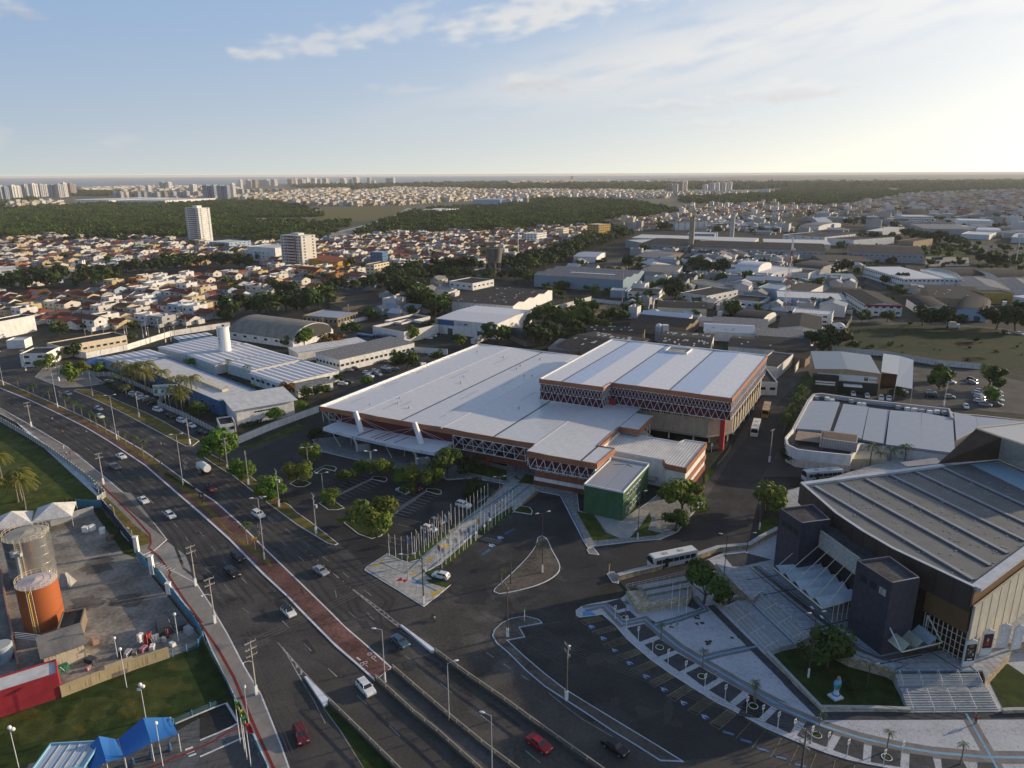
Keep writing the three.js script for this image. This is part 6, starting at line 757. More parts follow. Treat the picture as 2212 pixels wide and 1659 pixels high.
{// flagpoles in two double rows
const cols=[mat(0.42,0.36,0.2),mat(0.5,0.5,0.52),mat(0.4,0.14,0.12),mat(0.18,0.24,0.42),mat(0.5,0.48,0.46),mat(0.4,0.46,0.52)];const L={left:[[305,930],[372,950],[437,968],[500,955],[545,920],[572,960],[588,890],[618,930],[640,850],[668,890],[685,820],[712,850],[730,785],[757,815],[775,750],[800,785],[815,718],[845,752],[860,685],[886,718],[925,690],[948,610],[990,645],[1030,610],[1068,580],[1110,548],[1146,520],[1184,490],[1222,462],[1258,435],[1292,410],[1328,385]],right:[[810,1030],[850,1058],[858,990],[893,1020],[903,955],[940,985],[948,918],[985,948],[1028,910],[1072,875],[1030,850],[1115,840],[1155,808],[1198,770],[1218,740],[1255,665],[1292,700],[1330,670],[1368,635],[1405,610],[1442,570],[1472,545],[1510,515],[1545,485],[1580,455]]};for(const k in L)L[k].forEach(([x,y],i)=>{const h=(i*7 +(k==='left'?0:3))% 10<4&&i<22;flagpole(S('c4',x,y),6,`white pole ${h ? 'with limp flag' : 'without flag'}, ${ord(i)} from the avenue, walkway ${k} side`,h?cols[(i*5 +(k==='left'?0:2))% 6]:null);});
[['c8',1015,235,6.5],['c8',1090,255,6.5],['c8',1168,280,6.5]].forEach(([s,x,y,h],i)=>flagpole(S(s,x,y),h,`bare white flagpole beside the zigzag ramp, ${ord(i)} of three`));
const bz=()=>{const g=mat(0.04,0.22,0.07),y=mat(0.52,0.40,0.04);return[g,y];};[['c5',420,1410],['c5',465,1500],['c5',490,1580],['c5',530,1650]].forEach(([s,x,y],i)=>{const p=flagpole(S(s,x,y),8.5,['flagpole with green and yellow flag, farthest of four by the plaza','flagpole with yellow and green flag, second by the plaza','flagpole with green flag with yellow, third by the plaza','flagpole with red lettered flag nearest the bottom edge'][i],i===3?mat(0.5,0.03,0.04):bz()[i % 2]);p.children[1].scale.set(1.7,1,1.5);if(i<3){const g=new THREE.CircleGeometry(0.3,10);g.scale(0.8,1.3,1);g.translate(0.4,7.2,0.22);mesh('emblem',flat(g),bz()[(i + 1)% 2],p);}});
}
{// palms
[[155,800,5],[235,835,3],[288,865,5],[358,890,2.6],[415,905,5],[552,978,5.6],[622,1015,5.4],[683,1035,5],[752,1080,4.6],[808,1120,5],[880,1160,5.4],[1045,1265,4.6],[1122,1310,5],[1190,1360,5.4],[1338,1468,5.2]].forEach(([x,y,h],i)=>palm(S('b1',x,y),h,`young palm in the row along the median, ${ord(i)} from the far end`));palm(S('c3',490,940),5.4,'lone palm on the median beside the yellow sign');
[[1015,745,9],[1060,800,8],[1110,800,10],[1135,760,9],[1240,790,11],[1215,830,9],[1275,780,8],[1360,800,8],[1480,880,9],[1470,950,8],[1530,950,7],[1600,900,10],[1515,990,7],[945,760,4],[1050,860,5]].forEach(([x,y,h],i)=>palm(S('b1',x,y),h,`golden leaved coconut palm by the blue walled offices, ${ord(i)} from the left`,true));
[[['b1',20,1560,8],1],[['b1',185,1720,8.5],1],[['c1',190,230,8],1],[['c1',265,305,8.5],1],[['c1',-60,330,9],1]].forEach(([[s,x,y,h]],i)=>palm(S(s,x,y),h,`big bushy coconut palm on the fenced lawn, ${ord(i)} from the back`,true));
[['c8',540,330],['c8',905,565],['c8',1340,850],['c8',1870,1180],['d2',62,768],['d2',572,1000],['d2',1115,1150],['d2',1700,1250],['c4',1832,950],['c4',1470,1240]].forEach(([s,x,y],i)=>palm(S(s,x,y),3.9,i<8?`small palm in the forecourt paving, ${ord(i)} along the curve from the ramp`:i===8?'tiny palm on the triangular traffic island near the dark lamp':'tiny palm at the lower tip of the triangular island',false,null,0.5));
[['c8',895,637],['c8',1333,938],['c8',1865,1245],['d2',52,788],['d2',557,1020],['d2',1115,1198],['c8',535,330]].forEach(([s,x,y],i)=>{const p=S(s,x,y);const r=new THREE.TorusGeometry(0.75,0.06,5,20);r.rotateX(Math.PI / 2);r.translate(p[0],0.2,p[1]);const t=struct('planting_ring',flat(r),C.kerb);const d=new THREE.CircleGeometry(0.72,18);d.rotateX(-Math.PI / 2);d.translate(p[0],0.185,p[1]);mesh('soil',flat(d),C.darkGrass,t);});
for(let i=0;i<28;i++){const t=i / 27,p=S('b4',mix(225,400,t),mix(1170,790,t));palm([p[0]+(i % 2)*2.2 - 0.5,p[1]],4.4 +(i % 3)*0.8,`bushy palm in the dense row along the side street, ${ord(i)} from the near end`,false,null,1);}
[[930,1465,8],[1095,1450,6.5],[1210,1440,7],[1320,1415,5.5],[1190,1420,5],[1010,1450,5]].forEach(([x,y,h],i)=>palm(S('b4',x,y),h,`fan palm between the bayed white building and theatre, ${ord(i)} of six`));palm(S('a3',1165,960),9,'lone tall palm beside the steel blue warehouse');palm(S('a3',480,1250),9,'palm standing out of the tree clump by the bare lot');
[[1905,660,6],[2060,710,6],[1780,840,4],[1900,880,5],[1970,860,5],[2110,830,4],[2170,800,4],[1560,560,4],[1650,480,4]].forEach(([x,y,h],i)=>palm(S('b1',x,y),h,`palm in the courtyards of the white school roofs, ${ord(i)} of nine`));
}
{// trees near the avenue and the centre
const L=[['b1',395,640,5,'gold','round tree at the far pavement corner, left one'],['b1',618,735,6,'gold','wide round tree on the pavement corner before the blue walls'],['b1',470,560,3.5,'mid','dark tree behind the pavement corner trees'],['b1',830,665,3.5,'bright','small bright tree beside the blue tent'],['b1',1650,1030,4.5,'mid','dark round tree behind the fence near the flag masts'],['b1',1825,1400,6.8,'bright','widest round tree on the separator beside the tank truck'],['b1',2010,1552,4.2,'bright','neat round tree on the separator, second after the widest'],['c3',430,290,4,'bright','round separator tree beside the plain concrete pole'],['c3',740,505,4.8,'bright','round separator tree behind the transformer pole'],['c3',880,530,1.4,'dark','small bush by the transformer pole'],
['c3',1050,320,4.6,'gold','spiky light green tree in the car park near the first island'],['b2',570,1415,4.4,'gold','car park tree farthest left near the shaded pavement'],['b2',640,1230,3.6,'dark','shaded tree at the left end of the entrance canopy'],['b2',1010,1520,3.4,'mid','dark tree before the canopy, left of the lamp'],['b2',1170,1535,4,'gold','yellow green tree before the canopy, right of the lamp'],['c3',1530,330,3.3,'mid','open crowned tree on the paved spine'],['b2',1400,1600,4.4,'gold','yellow green tree in front of the canopy right end'],['b2',1620,1615,4.2,'gold','yellow green tree next to the largest dark tree'],['b2',1715,1535,6.5,'mid','largest dark tree at the right corner of the canopy'],['b2',1880,1500,4,'dark','dark tree behind the largest car park tree'],['c3',1370,555,3.6,'gold','small rounded tree above the separator pole'],['c3',1545,745,2.8,'gold','slim tree left of the broad clipped tree'],['c3',1790,850,6.3,'gold','broad dense yellow green tree at the car park exit'],['c3',2010,560,1.5,'bright','sapling on the paved spine by the car park exit'],['c4',500,290,2.4,'mid','small dark tree beside the red car'],['c4',1200,330,3.6,'dark','dark tree at the head of the left flagpole row'],['c4',1130,330,2.6,'dark','low dark tree behind the white car and flagpoles'],
['c7',1275,640,7.2,'gold','big spreading tree right of the green annex'],['c7',1190,790,3.8,'mid','small tree in the square bed by the kerb'],['c7',2130,620,5.6,'gold','yellow green tree behind the theatre by the street'],['c7',1490,1560,6,'mid','dark tree above the zigzag ramp'],['d1',640,1395,5.2,'mid','shaded tree on the sculpture lawn'],['d2',815,660,1.3,'dark','small bush beside the sculpture'],['b3',165,1300,1.6,'bright','small bright shrub by the front block corner'],['b2',300,1070,3.6,'bright','round tree beside the white walled ramp'],['b2',515,975,2.8,'bright','small round tree at the corner of the long white wall'],['b2',690,870,4,'mid','shrubby tree beside the low grey roofed hut'],['b2',560,880,3.6,'mid','shrub left of the low grey roofed hut'],['b2',1050,770,3,'bright','round shrub beside the long white roof edge'],['b2',820,730,2.4,'dark','dark shrub at the corner of the corrugated school roof'],['b2',380,850,3.8,'rust','brownish shrub behind the curved white roof'],
['b2',530,430,6,'bright','bright green tree before the arched grey roof'],['b2',390,440,4,'mid','dark tree under the arched roof end'],['b2',740,470,5.6,'rust','brown leaved tree growing through the white roofs, left'],['b2',835,460,5,'rust','brown leaved tree growing through the white roofs, right'],['b2',900,330,4.6,'mid','dark tree by the back street bend'],['b2',970,330,3.4,'mid','small tree right of the back street bend'],['b2',1430,390,5.4,'gold','tree beside the peeling white walls'],['b2',1290,620,4.6,'mid','tree over the parked cars, left'],['b2',1385,630,6,'mid','tree over the parked cars, right'],['b2',1375,500,3.6,'dark','tree against the office window band'],['b2',1285,540,3.4,'dark','dark tree at the office right end'],['b2',1640,560,3.6,'mid','round tree by the white roof upper edge'],['b2',1840,475,6.5,'mid','tree before the white semi trailer'],['b2',2120,430,8,'mid','dense tree left of the white depot'],['b2',1560,330,5,'dark','dark tree behind the peeling walls'],
['b1',2130,525,2.6,'bright','small tree among corrugated school roofs, right'],['b1',1970,545,2.6,'bright','small tree among corrugated school roofs, middle'],['b1',1580,615,3,'bright','bright shrub in the school courtyard'],['b1',1090,410,4,'mid','tree behind the long white back wall'],['b1',610,530,5,'dark','hedge-like tree before the cream terrace'],['b1',500,345,5.5,'mid','dark tree behind the black roofed terrace'],
['b3',165,275,5.5,'mid','tree at the left corner of the bare lot clump'],['b3',320,260,8.5,'mid','broad tree in the clump by the bare lot, left'],['b3',470,290,8,'mid','broad tree in the clump by the bare lot, middle'],['b3',640,300,9,'mid','tallest tree in the clump by the bare lot'],['b3',560,350,6.5,'dark','low dark tree at the front of the bare lot clump'],['b3',250,440,8,'dark','dark tree behind the low roof edge, left'],['b3',350,410,7.5,'dark','dark tree behind the low roof edge, right'],['b3',30,380,5,'dark','dark tree left of the brick arch'],['b3',1070,180,6.5,'mid','tall tree beside the very tall mast'],['b3',990,230,5,'mid','tree on the green corner by the mast'],['b3',790,240,4,'dark','shrub by the low white wall'],['a3',1390,1090,7,'dark','dark round tree between white walled sheds, left'],['a3',1450,1060,6.5,'dark','dark round tree between white walled sheds, right'],['a3',1390,1160,9,'dark','wide dark tree before the white yard walls'],['a3',735,1130,5.5,'mid','tree before the steel blue warehouse'],['a3',1010,910,9,'dark','low dark tree among the old sheds'],['a3',780,900,7,'dark','dark tree left of the old sheds'],
['b4',600,490,9,'dark','wide dark tree beside the blue grey bank roof'],['b4',480,470,7,'dark','dark tree at the corner of the scrubby field'],['b4',1510,800,5.4,'mid','tree among the parked cars, nearer'],['b4',1520,720,5,'mid','tree among the parked cars, farther'],['b4',1910,790,7,'mid','wide tree over the right hand parked cars'],['b4',1930,905,4,'bright','small bright tree between car rows'],['b4',1165,870,3,'dark','small tree at the slanted canopy end'],['b4',265,1400,4,'dark','dark shrub at the corner of the bayed building'],['b4',870,240,5,'mid','tree before the red trimmed shop, left'],['b4',1070,240,5,'mid','tree before the red trimmed shop, right'],['b4',1370,270,8,'dark','dark street tree before the white arched gable'],['b4',1570,290,9,'dark','dark street tree before the blue gable'],['b4',1980,300,9,'dark','dark street tree near the right edge, left one'],['b4',2140,310,9,'dark','dark street tree near the right edge, right one'],['b4',440,140,6,'dark','tree on the blue banded building front, left'],['b4',560,145,6,'dark','tree on the blue banded building front, right'],['a4',1040,1035,5,'dark','round tree in the paved court'],['a4',1105,880,6,'dark','dark tree against the long shed'],['a4',700,950,9,'dark','broad dark tree left of the court'],['a4',1200,1040,7,'dark','dark tree beside the two-storey white offices']];
for(const[s,x,y,r,k,l]of L){const p=S(s,x,y);tree(p,r,k,l,Math.hypot(...p)<300);}
const H=(s,l,n,w,label)=>{const pts=SS(s,l),g=[],r=mulberry(n);for(let i=0;i<n;i++){const p=along(pts,lineLen(pts)*r()).p,q=new THREE.TetrahedronGeometry(0.3 + 0.3*r());q.rotateX(r()*6);q.rotateZ(r()*6);q.translate(p[0]+(r()- 0.5)*w,0.25 + r()*0.7,p[1]+(r()- 0.5)*w);g.push(flat(q));}tag(mesh('hedge',g,mat(0.035,0.055,0.018)),label,'hedge');};H('b2',[40,1110,200,1050,330,1010],260,3,'clipped hedge beside the curved white roof');H('b1',[1990,1100,2200,1010],160,2,'low hedge behind the guard house');H('b1',[860,745,950,790,1000,830],120,2,'low hedge inside the white fence');H('c1',[690,240,790,270],90,3,'leafy bush at the corner of the white tents');
}
{// signs and small street furniture
[[430,348],[548,458],[672,572],[820,695],[980,810],[1160,938],[1360,1073],[1570,1190],[1793,1318],[1955,1405],[2115,1480]].map((p)=>['c8',...p]).concat([['d2',247,965],['d2',373,1025],['d2',512,1085],['d2',642,1132],['d2',797,1192],['d2',1085,1275],['d2',1230,1210]]).forEach(([s,x,y],i)=>{const t=thing('parking_sign',`white parking sign on a post along the curved bays, ${ord(i)} from the ramp end`,'sign',S(s,x,y),0.6);mesh('post',cyl(0.06,0.06,2.9,0,0.1,0,6),C.white,t);const b=mesh('sign_plate',box(0.62,0.85,0.06,0,2.6,0),C.white,t);mesh('symbol',box(0.3,0.36,0.02,0,2.9,0.035),C.darkSteel,b);});
[[1350,635],[1292,700],[1203,775],[1148,815],[1090,865]].forEach(([x,y],i)=>{const t=thing('parking_sign',`white bay sign on the grass by the right flagpole row, ${ord(i)} from the far end`,'sign',S('c4',x,y),0.6);mesh('post',cyl(0.05,0.05,2.4,0,0.15,0,6),C.white,t);mesh('sign_plate',box(0.5,0.75,0.05,0,2.0,0),C.white,t);});
const sgn=(s,x,y,h,label,col,shape='box',w=1.3,hh=0.9)=>{const t=thing('road_sign',label,'sign',S(s,x,y),0.5);mesh('post',cyl(0.06,0.06,h,0,0,0,6),C.white,t);if(shape==='round'){const g=new THREE.CylinderGeometry(0.36,0.36,0.05,18);g.rotateX(Math.PI / 2);g.translate(0,h,0.05);mesh('disc',flat(g),C.white,t);const r=new THREE.TorusGeometry(0.33,0.05,5,18);r.translate(0,h,0.08);mesh('red_ring',flat(r),C.red,t);}else{const b=mesh('panel',box(w,hh,0.06,0,h - hh / 2,0.05),col,t);for(let i=0;i<2;i++)mesh('text_line',box(w*0.6,0.06,0.02,0,h - hh*0.15 + i*0.25 - 0.1,0.09),C.darkSteel,b);}};
sgn('c3',575,1005,3,'yellow warning sign on the median beside the lone palm',mat(0.6,0.36,0.02),'box',1.4,1.0);sgn('c3',672,1100,3.2,'round speed sign at the foot of the last double lamp',null,'round');sgn('b1',990,1215,3,'round sign beside the second double lamp',null,'round');sgn('c4',1705,1605,3,'green street name sign on the kerbed tongue',mat(0.02,0.22,0.10),'box',0.9,0.5);sgn('c7',508,1265,2.6,'small yellow sign on the kerb tip by the bus street',mat(0.45,0.28,0.02),'box',0.5,0.7);sgn('b3',1698,1318,2.6,'white sign before the ribbed annex',C.white,'box',0.7,1);
{const t=thing('advertising_board','small lit advertising board with a dark frame on the median','billboard',S('c1',2100,240),-0.5,null,0.15);mesh('leg',box(0.3,0.7,0.2,0,0,0),C.black,t);const f=mesh('frame',box(1.7,2.3,0.25,0,0.7,0),C.black,t);const s=sign('',1.4,1.9,{px:256,draw:(x,w,h)=>{x.fillStyle='#6b3326';x.fillRect(0,0,w,h);x.fillStyle='#d8c8b8';x.beginPath();x.ellipse(w*0.5,h*0.35,w*0.3,h*0.18,0.4,0,7);x.fill();x.fillStyle='#2b1512';x.fillRect(0,h*0.75,w,h*0.1);x.fillStyle='#c9b9a2';x.fillRect(w*0.1,h*0.87,w*0.8,h*0.08);}});const p=mesh('poster',s.g,s.m,f);p.position.set(0,0.9,0.14);}
{const t=thing('billboard','large billboard with a photo panel and dark text panels among palms','billboard',S('b1',1392,935),0.12);mesh('post',join([bar([-0.6,0,0],[-0.6,5,0],0.16),bar([0.8,0,0],[0.8,5,0],0.16)]),C.galv,t);mesh('frame',box(9.2,4.2,0.25,0,4.6,0),C.white,t);const s=sign('',9,4,{px:300,draw:(x,w,h)=>{x.fillStyle='#c8d2cc';x.fillRect(0,0,w,h);for(let i=0;i<12;i++){x.fillStyle=['#8fa89a','#e6ebe6','#9aa7b0','#5c7466'][i % 4];x.beginPath();x.ellipse(w*(0.05 + 0.55*((i*0.37)% 1)),h*(0.2 + 0.6*((i*0.53)% 1)),w*0.06,h*0.16,i,0,7);x.fill();}x.fillStyle='#1c2733';x.fillRect(w*0.66,0,w*0.34,h*0.86);x.fillStyle='#e8ecee';for(const[a,b,c]of[[0.05,0.22,0.08],[0.32,0.25,0.07],[0.44,0.2,0.05],[0.62,0.22,0.07],[0.74,0.18,0.05]])x.fillRect(w*0.7,h*a,w*b,h*c);}});const p=mesh('print',s.g,s.m,t);p.position.set(0,4.7,0.14);}
[['b1',500,845],['b1',930,1150],['b1',1530,1450],['c3',610,890]].forEach(([s,x,y],i)=>{const t=thing('festive_light_frame',`bent wire decoration frame hung by the double lamp, ${ord(i)} from the far end`,'decoration',S(s,x + 5,y + 90),0,null,0.16);for(let k=0;k<5;k++){const r=new THREE.TorusGeometry(0.45,0.035,4,10,4.4);r.rotateZ(k*1.7);r.translate(0.6 + 0.3*(k % 2),3.4 + k*0.6,0);mesh('wire_loop',flat(r),C.galv,t);}mesh('bracket',bar([-0.3,3.6,0],[0.9,5.6,0],0.035,4),C.galv,t);});
}
// ---------- sheds, halls and offices: footprints from three roof corners at eaves height ----------
function frame(A,B,Cc){let o=A,u=[(B[0]- A[0]),(B[1]- A[1])];const L=Math.hypot(...u);u=[u[0]/ L,u[1]/ L];let z=[-u[1],u[0]];const w=(Cc[0]- B[0])*z[0]+(Cc[1]- B[1])*z[1];if(w<0){o=B;u=[-u[0],-u[1]];z=[-z[0],-z[1]];}return{o,yaw:Math.atan2(-u[1],u[0]),L,W:Math.abs(w),u,z};}
const R_={h:mat(0.24,0.22,0.19,'grain'),w:C.roofWhite,d:C.roofDark,b:C.roofBrown,f:C.roofFibre,s:C.roofSteel,t:C.roofTile,p:mat(0.58,0.57,0.55,'stain'),k:mat(0.034,0.034,0.036,'dirt'),l:mat(0.21,0.245,0.29,'ribs',{roughness:0.45})};
const W_={w:C.whiteWall,d:C.dirtyWhite,c:C.creamWall,g:C.greyWall,b:mat(0.07,0.17,0.32,'stain'),l:mat(0.33,0.42,0.50,'weather'),n:mat(0.20,0.16,0.12,'weather'),r:mat(0.36,0.035,0.045,'stain'),y:mat(0.42,0.28,0.07,'stain'),s:mat(0.24,0.32,0.38,'ribs'),k:mat(0.06,0.06,0.06),t:mat(0.33,0.26,0.17,'stain')};
function shed(label,pts,h,type,rm,wm,{rh=1.6,ridge='x',win=0,band=0,door=0,sky=0,name='warehouse',cat='warehouse',over=0.5,par=0.6,wh=1.2,wy,per}={}){
const{o,yaw,L,W}=frame(...SS(pts[0],pts.slice(1),h));const t=thing(name,label,cat,o,yaw);const rM=R_[rm],wM=W_[wm];
const X=ridge==='x',len=X?L:W,wid=X?W:L;const prof=[];// (across, height)
if(type==='gable')prof.push([0,h],[wid / 2,h + rh],[wid,h]);else if(type==='arch')for(let i=0;i<=10;i++){const k=i / 10;prof.push([wid*k,h + rh*Math.sqrt(Math.max(0,1 -(2*k - 1)**2))**1.2]);}else if(type==='saw'){const n=Math.max(2,Math.round(wid /(per||14)));for(let i=0;i<n;i++)prof.push([wid*i / n,h],[wid*(i + 0.5)/ n,h + rh]);prof.push([wid,h]);}else prof.push([0,h],[wid,h +(type==='mono'?rh:0.02)]);
const put=(a,l,y)=>X?[l,y,a]:[a,y,l];const pos=[],wp=[];const q=(arr,a,b,c,d)=>{for(const v of[a,b,c,a,c,d])arr.push(...v);};
const n0=type==='flat'?0:-over,n1=len +(type==='flat'?0:over);
for(let i=0;i<prof.length - 1;i++){const[a0,y0]=prof[i],[a1,y1]=prof[i + 1];q(pos,put(a0,n0,y0 + 0.08),put(a1,n0,y1 + 0.08),put(a1,n1,y1 + 0.08),put(a0,n1,y0 + 0.08));for(const l of[0,len])q(wp,put(a0,l,0),put(a1,l,0),put(a1,l,y1),put(a0,l,y0));}
if(type !=='flat'){const e=over*0.8,s0=(prof[1][1]- h)/(prof[1][0]||1);q(pos,put(-e,n0,h + 0.08 - s0*e),put(0,n0,h + 0.08),put(0,n1,h + 0.08),put(-e,n1,h + 0.08 - s0*e));q(pos,put(wid,n0,prof.at(-1)[1]+ 0.08),put(wid + e,n0,prof.at(-1)[1]+ 0.08 - e*0.2),put(wid + e,n1,prof.at(-1)[1]+ 0.08 - e*0.2),put(wid,n1,prof.at(-1)[1]+ 0.08));}
q(wp,put(0,0,0),put(0,len,0),put(0,len,h),put(0,0,h));q(wp,put(wid,0,0),put(wid,len,0),put(wid,len,prof.at(-1)[1]),put(wid,0,prof.at(-1)[1]));
const gg=(arr,al)=>{const g=new THREE.BufferGeometry();g.setAttribute('position',new THREE.Float32BufferAttribute(arr,3));g.computeVertexNormals();return muv(g,al);};
mesh('wall',gg(wp),wM,t);mesh('roof',gg(pos,X?null:'z'),rM,t);
if(type==='flat'&&par)for(const[x,z,w,d]of[[L / 2,0.12,L,0.24],[L / 2,W - 0.12,L,0.24],[0.12,W / 2,0.24,W - 0.5],[L - 0.12,W / 2,0.24,W - 0.5]])mesh('parapet',box(w,par,d,x,h - 0.02,z),wM,t);
const c=Math.cos(yaw),s=Math.sin(yaw),cx=-o[0]*c + o[1]*s,cz=-o[0]*s - o[1]*c;const fz=cz<W / 2?-0.06:W + 0.06,fx=cx<L / 2?-0.06:L + 0.06;
const rows=wy?1:Math.max(1,Math.round((h - 1)/ 3.1));if(win)for(let r=0;r<rows;r++){const y=wy??(h / rows)*r +(h / rows)*0.45;for(let i=0;i<win;i++){const x=L*(i + 0.5)/ win;const f=mesh('window',box(Math.min(2.4,L / win*0.62),wh,0.12,x,y,fz),C.galv,t);mesh('pane',box(Math.min(2.2,L / win*0.54),wh - 0.2,0.14,x,y + 0.1,fz),C.glass,f);}const m=Math.max(1,Math.round(win*W / L));for(let i=0;i<m;i++){const z=W*(i + 0.5)/ m;const f=mesh('window',box(0.12,wh,Math.min(2.4,W / m*0.62),fx,y,z),C.galv,t);mesh('pane',box(0.14,wh - 0.2,Math.min(2.2,W / m*0.54),fx,y + 0.1,z),C.glass,f);}}
if(band){mesh('colour_band',box(L + 0.1,band,0.16,L / 2,h - band,fz),W_[typeof band==='number'&&wm==='w'?'b':'w'],t);}
if(door)for(let i=0;i<door;i++)mesh('door',box(3.2,Math.min(3.6,h*0.6),0.14,L*(i + 0.5)/ door + 0.8,0,fz),mat(0.09,0.09,0.095),t);
if(sky){const r=mulberry(L*10|0);for(let i=0;i<sky;i++){const k=Math.floor(r()*(prof.length - 1)),f=0.25 + 0.5*r(),a=mix(prof[k][0],prof[k + 1][0],f),y=mix(prof[k][1],prof[k + 1][1],f),l=len*(0.06 + 0.88*r()),[x,yy,z]=put(a,l,y);mesh('skylight',box(X?0.9:2.6,0.14,X?2.6:0.9,x,yy + 0.05,z),mat(0.4,0.42,0.42),t);}}
return{t,L,W,fz,fx};
}
// school offices by the avenue
{
const a=shed('long office with flat pale roof and blue walls behind golden palms',['b1',2165,826,1402,537,1075,590],5.2,'flat','p','b',{win:9,name:'office_building',cat:'office building'});mesh('raised_roof',box(a.L*0.35,0.9,a.W*0.14,a.L*(a.fz>1?0.68:0.32),5.3,a.W*0.5),C.creamWall,a.t);
const cor=(l,p,w='d',o={})=>shed(l,p,4.8,'saw','w',w,{rh:0.3,per:3.3,ridge:'z',name:'school_block',cat:'school building',...o});
cor('white corrugated school block at the far left with pale blue wall',['b1',1012,592,1400,517,1290,457],'l');cor('white corrugated school block left of the white water tower',['b1',1540,507,2005,410,1760,362]);cor('white corrugated school block in front of the white water tower',['b1',1780,590,2290,490,2050,412]);cor('white corrugated school block with four roof vents',['b2',90,640,510,545,340,486]);cor('white corrugated school block nearest the car park trees',['b2',345,752,820,640,560,560],'w',{win:7});cor('small blue roofed block behind the school roofs',['b1',1480,385,1760,345,1700,330],'b',{win:0});
shed('low hut with grey sloped roof between shrubs',['b2',480,797,770,735,700,705],3.6,'mono','f','w',{rh:0.5,win:3,name:'hut',cat:'hut'});
const e=shed('white auditorium with sloping beige roof and slit windows',['b1',1960,967,2435,885,2170,822],6.2,'mono','p','w',{rh:0.9,over:1.4,name:'auditorium',cat:'auditorium'});for(let i=0;i<9;i++)mesh('slit_window',box(0.7,0.5,0.1,e.L*0.3 + i*1,4,e.fz),C.darkGlass,e.t);
shed('small flat guard house with window beside the gate',['b1',1825,1105,1955,1085,1860,1035],3.1,'flat','k','w',{win:2,name:'guard_house',cat:'guard house'});
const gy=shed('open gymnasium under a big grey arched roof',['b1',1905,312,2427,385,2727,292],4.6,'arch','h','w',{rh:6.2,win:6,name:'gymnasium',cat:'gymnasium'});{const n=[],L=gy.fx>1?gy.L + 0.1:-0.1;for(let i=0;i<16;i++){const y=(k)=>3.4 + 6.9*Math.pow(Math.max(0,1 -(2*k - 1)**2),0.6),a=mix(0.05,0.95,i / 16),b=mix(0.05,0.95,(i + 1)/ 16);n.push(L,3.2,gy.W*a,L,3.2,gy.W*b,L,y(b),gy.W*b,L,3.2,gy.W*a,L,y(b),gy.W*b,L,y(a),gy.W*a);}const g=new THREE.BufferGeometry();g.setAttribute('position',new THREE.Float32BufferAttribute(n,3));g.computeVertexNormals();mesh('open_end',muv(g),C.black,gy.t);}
shed('long white office with grey metal roof and window band',['b2',825,552,1445,410,1240,368],6,'mono','f','w',{rh:0.6,win:16,wy:2.6,name:'office_building',cat:'office building'});shed('pale roofed block behind the brown leaved trees',['b2',480,492,1050,402,920,378],5,'mono','p','d',{rh:0.4});
shed('grey walled shed with pale flat roof behind the gymnasium',['b2',520,190,808,212,970,158],5,'flat','s','n',{win:8,wh:2.2});
{const p=S('b1',1868,478,4.8),t=thing('water_tower','white cylindrical water tower rising above the school roofs','water tower',p);mesh('tank',cyl(2.9,2.9,17,0,0,0,28),C.whiteWall,t);mesh('rim',cyl(2.95,2.95,0.35,0,16.75,0,28),C.white,t);mesh('roof_box',box(1,0.8,1,0.4,17.1,0),C.darkSteel,t);const c=document.createElement('canvas');c.width=96;c.height=480;const x=c.getContext('2d');x.fillStyle='#dcdcd8';x.fillRect(0,0,96,480);x.fillStyle='#31507c';x.font='bold 92px sans-serif';x.textAlign='center';x.textBaseline='middle';'SENAI'.split('').forEach((k,i)=>{x.save();x.translate(48,55 + i*92);x.rotate(Math.PI / 2*0);x.fillText(k,0,0);x.restore();});const m=new THREE.MeshStandardMaterial({map:Object.assign(new THREE.CanvasTexture(c),{colorSpace:THREE.SRGBColorSpace}),roughness:0.8});const g=new THREE.CylinderGeometry(2.93,2.93,8.6,6,1,true,0.05 - 0.75,0.55);g.translate(0,11.4,0);mesh('lettering',flat(g),m,t);}
const wl=(label,s,l,h,m=C.whiteWall,w=0.25)=>{const p=SS(s,l),t=thing('boundary_wall',label,'wall',p[0]);const q=p.map((v)=>[v[0]- p[0][0],v[1]- p[0][1]]);mesh('wall',slabGeo(strip(q,w),0,h),m,t);mesh('coping',slabGeo(strip(q,w + 0.1),h,h + 0.08),C.concrete,t);for(let d=0,n=Math.floor(lineLen(q)/ 12);d<=n;d++){const a=along(q,d*12).p;mesh('pier',box(0.4,h,0.4,...[a[0],0,a[1]]),m,t);}};
wl('long white back wall of the school below the houses','b1',[530,515,720,540,1060,470,1420,355,1830,290,1910,280],3);wl('white sloping wall between auditorium and car park','b2',[-30,1255,240,1140,490,1045,655,985],2.6);wl('white wall behind the fenced car lot','b2',[1425,490,1720,510],3);wl('pale wall beside the back street shed','b2',[790,275,900,255,1060,215],2.2,C.dirtyWhite);wl('long white wall at the foot of the scrubby field','b4',[620,485,1040,520,1500,600,1850,630],2.6,C.dirtyWhite);wl('white yard wall beside the brown roofed depot','a3',[390,1250,700,1165],3,C.dirtyWhite);wl('white yard wall behind the sheds','a3',[1375,975,2020,1015],3,C.dirtyWhite);wl('white wall along the street by the tall mast','a3',[710,1175,870,1195,1010,1205],2.4,C.dirtyWhite);wl('brown wall between sheds and scrubby field','b4',[780,225,740,300,715,360],3,W_.n);wl('pale wall around the shaded yard','b4',[310,660,400,520,440,450],3.4,C.dirtyWhite);
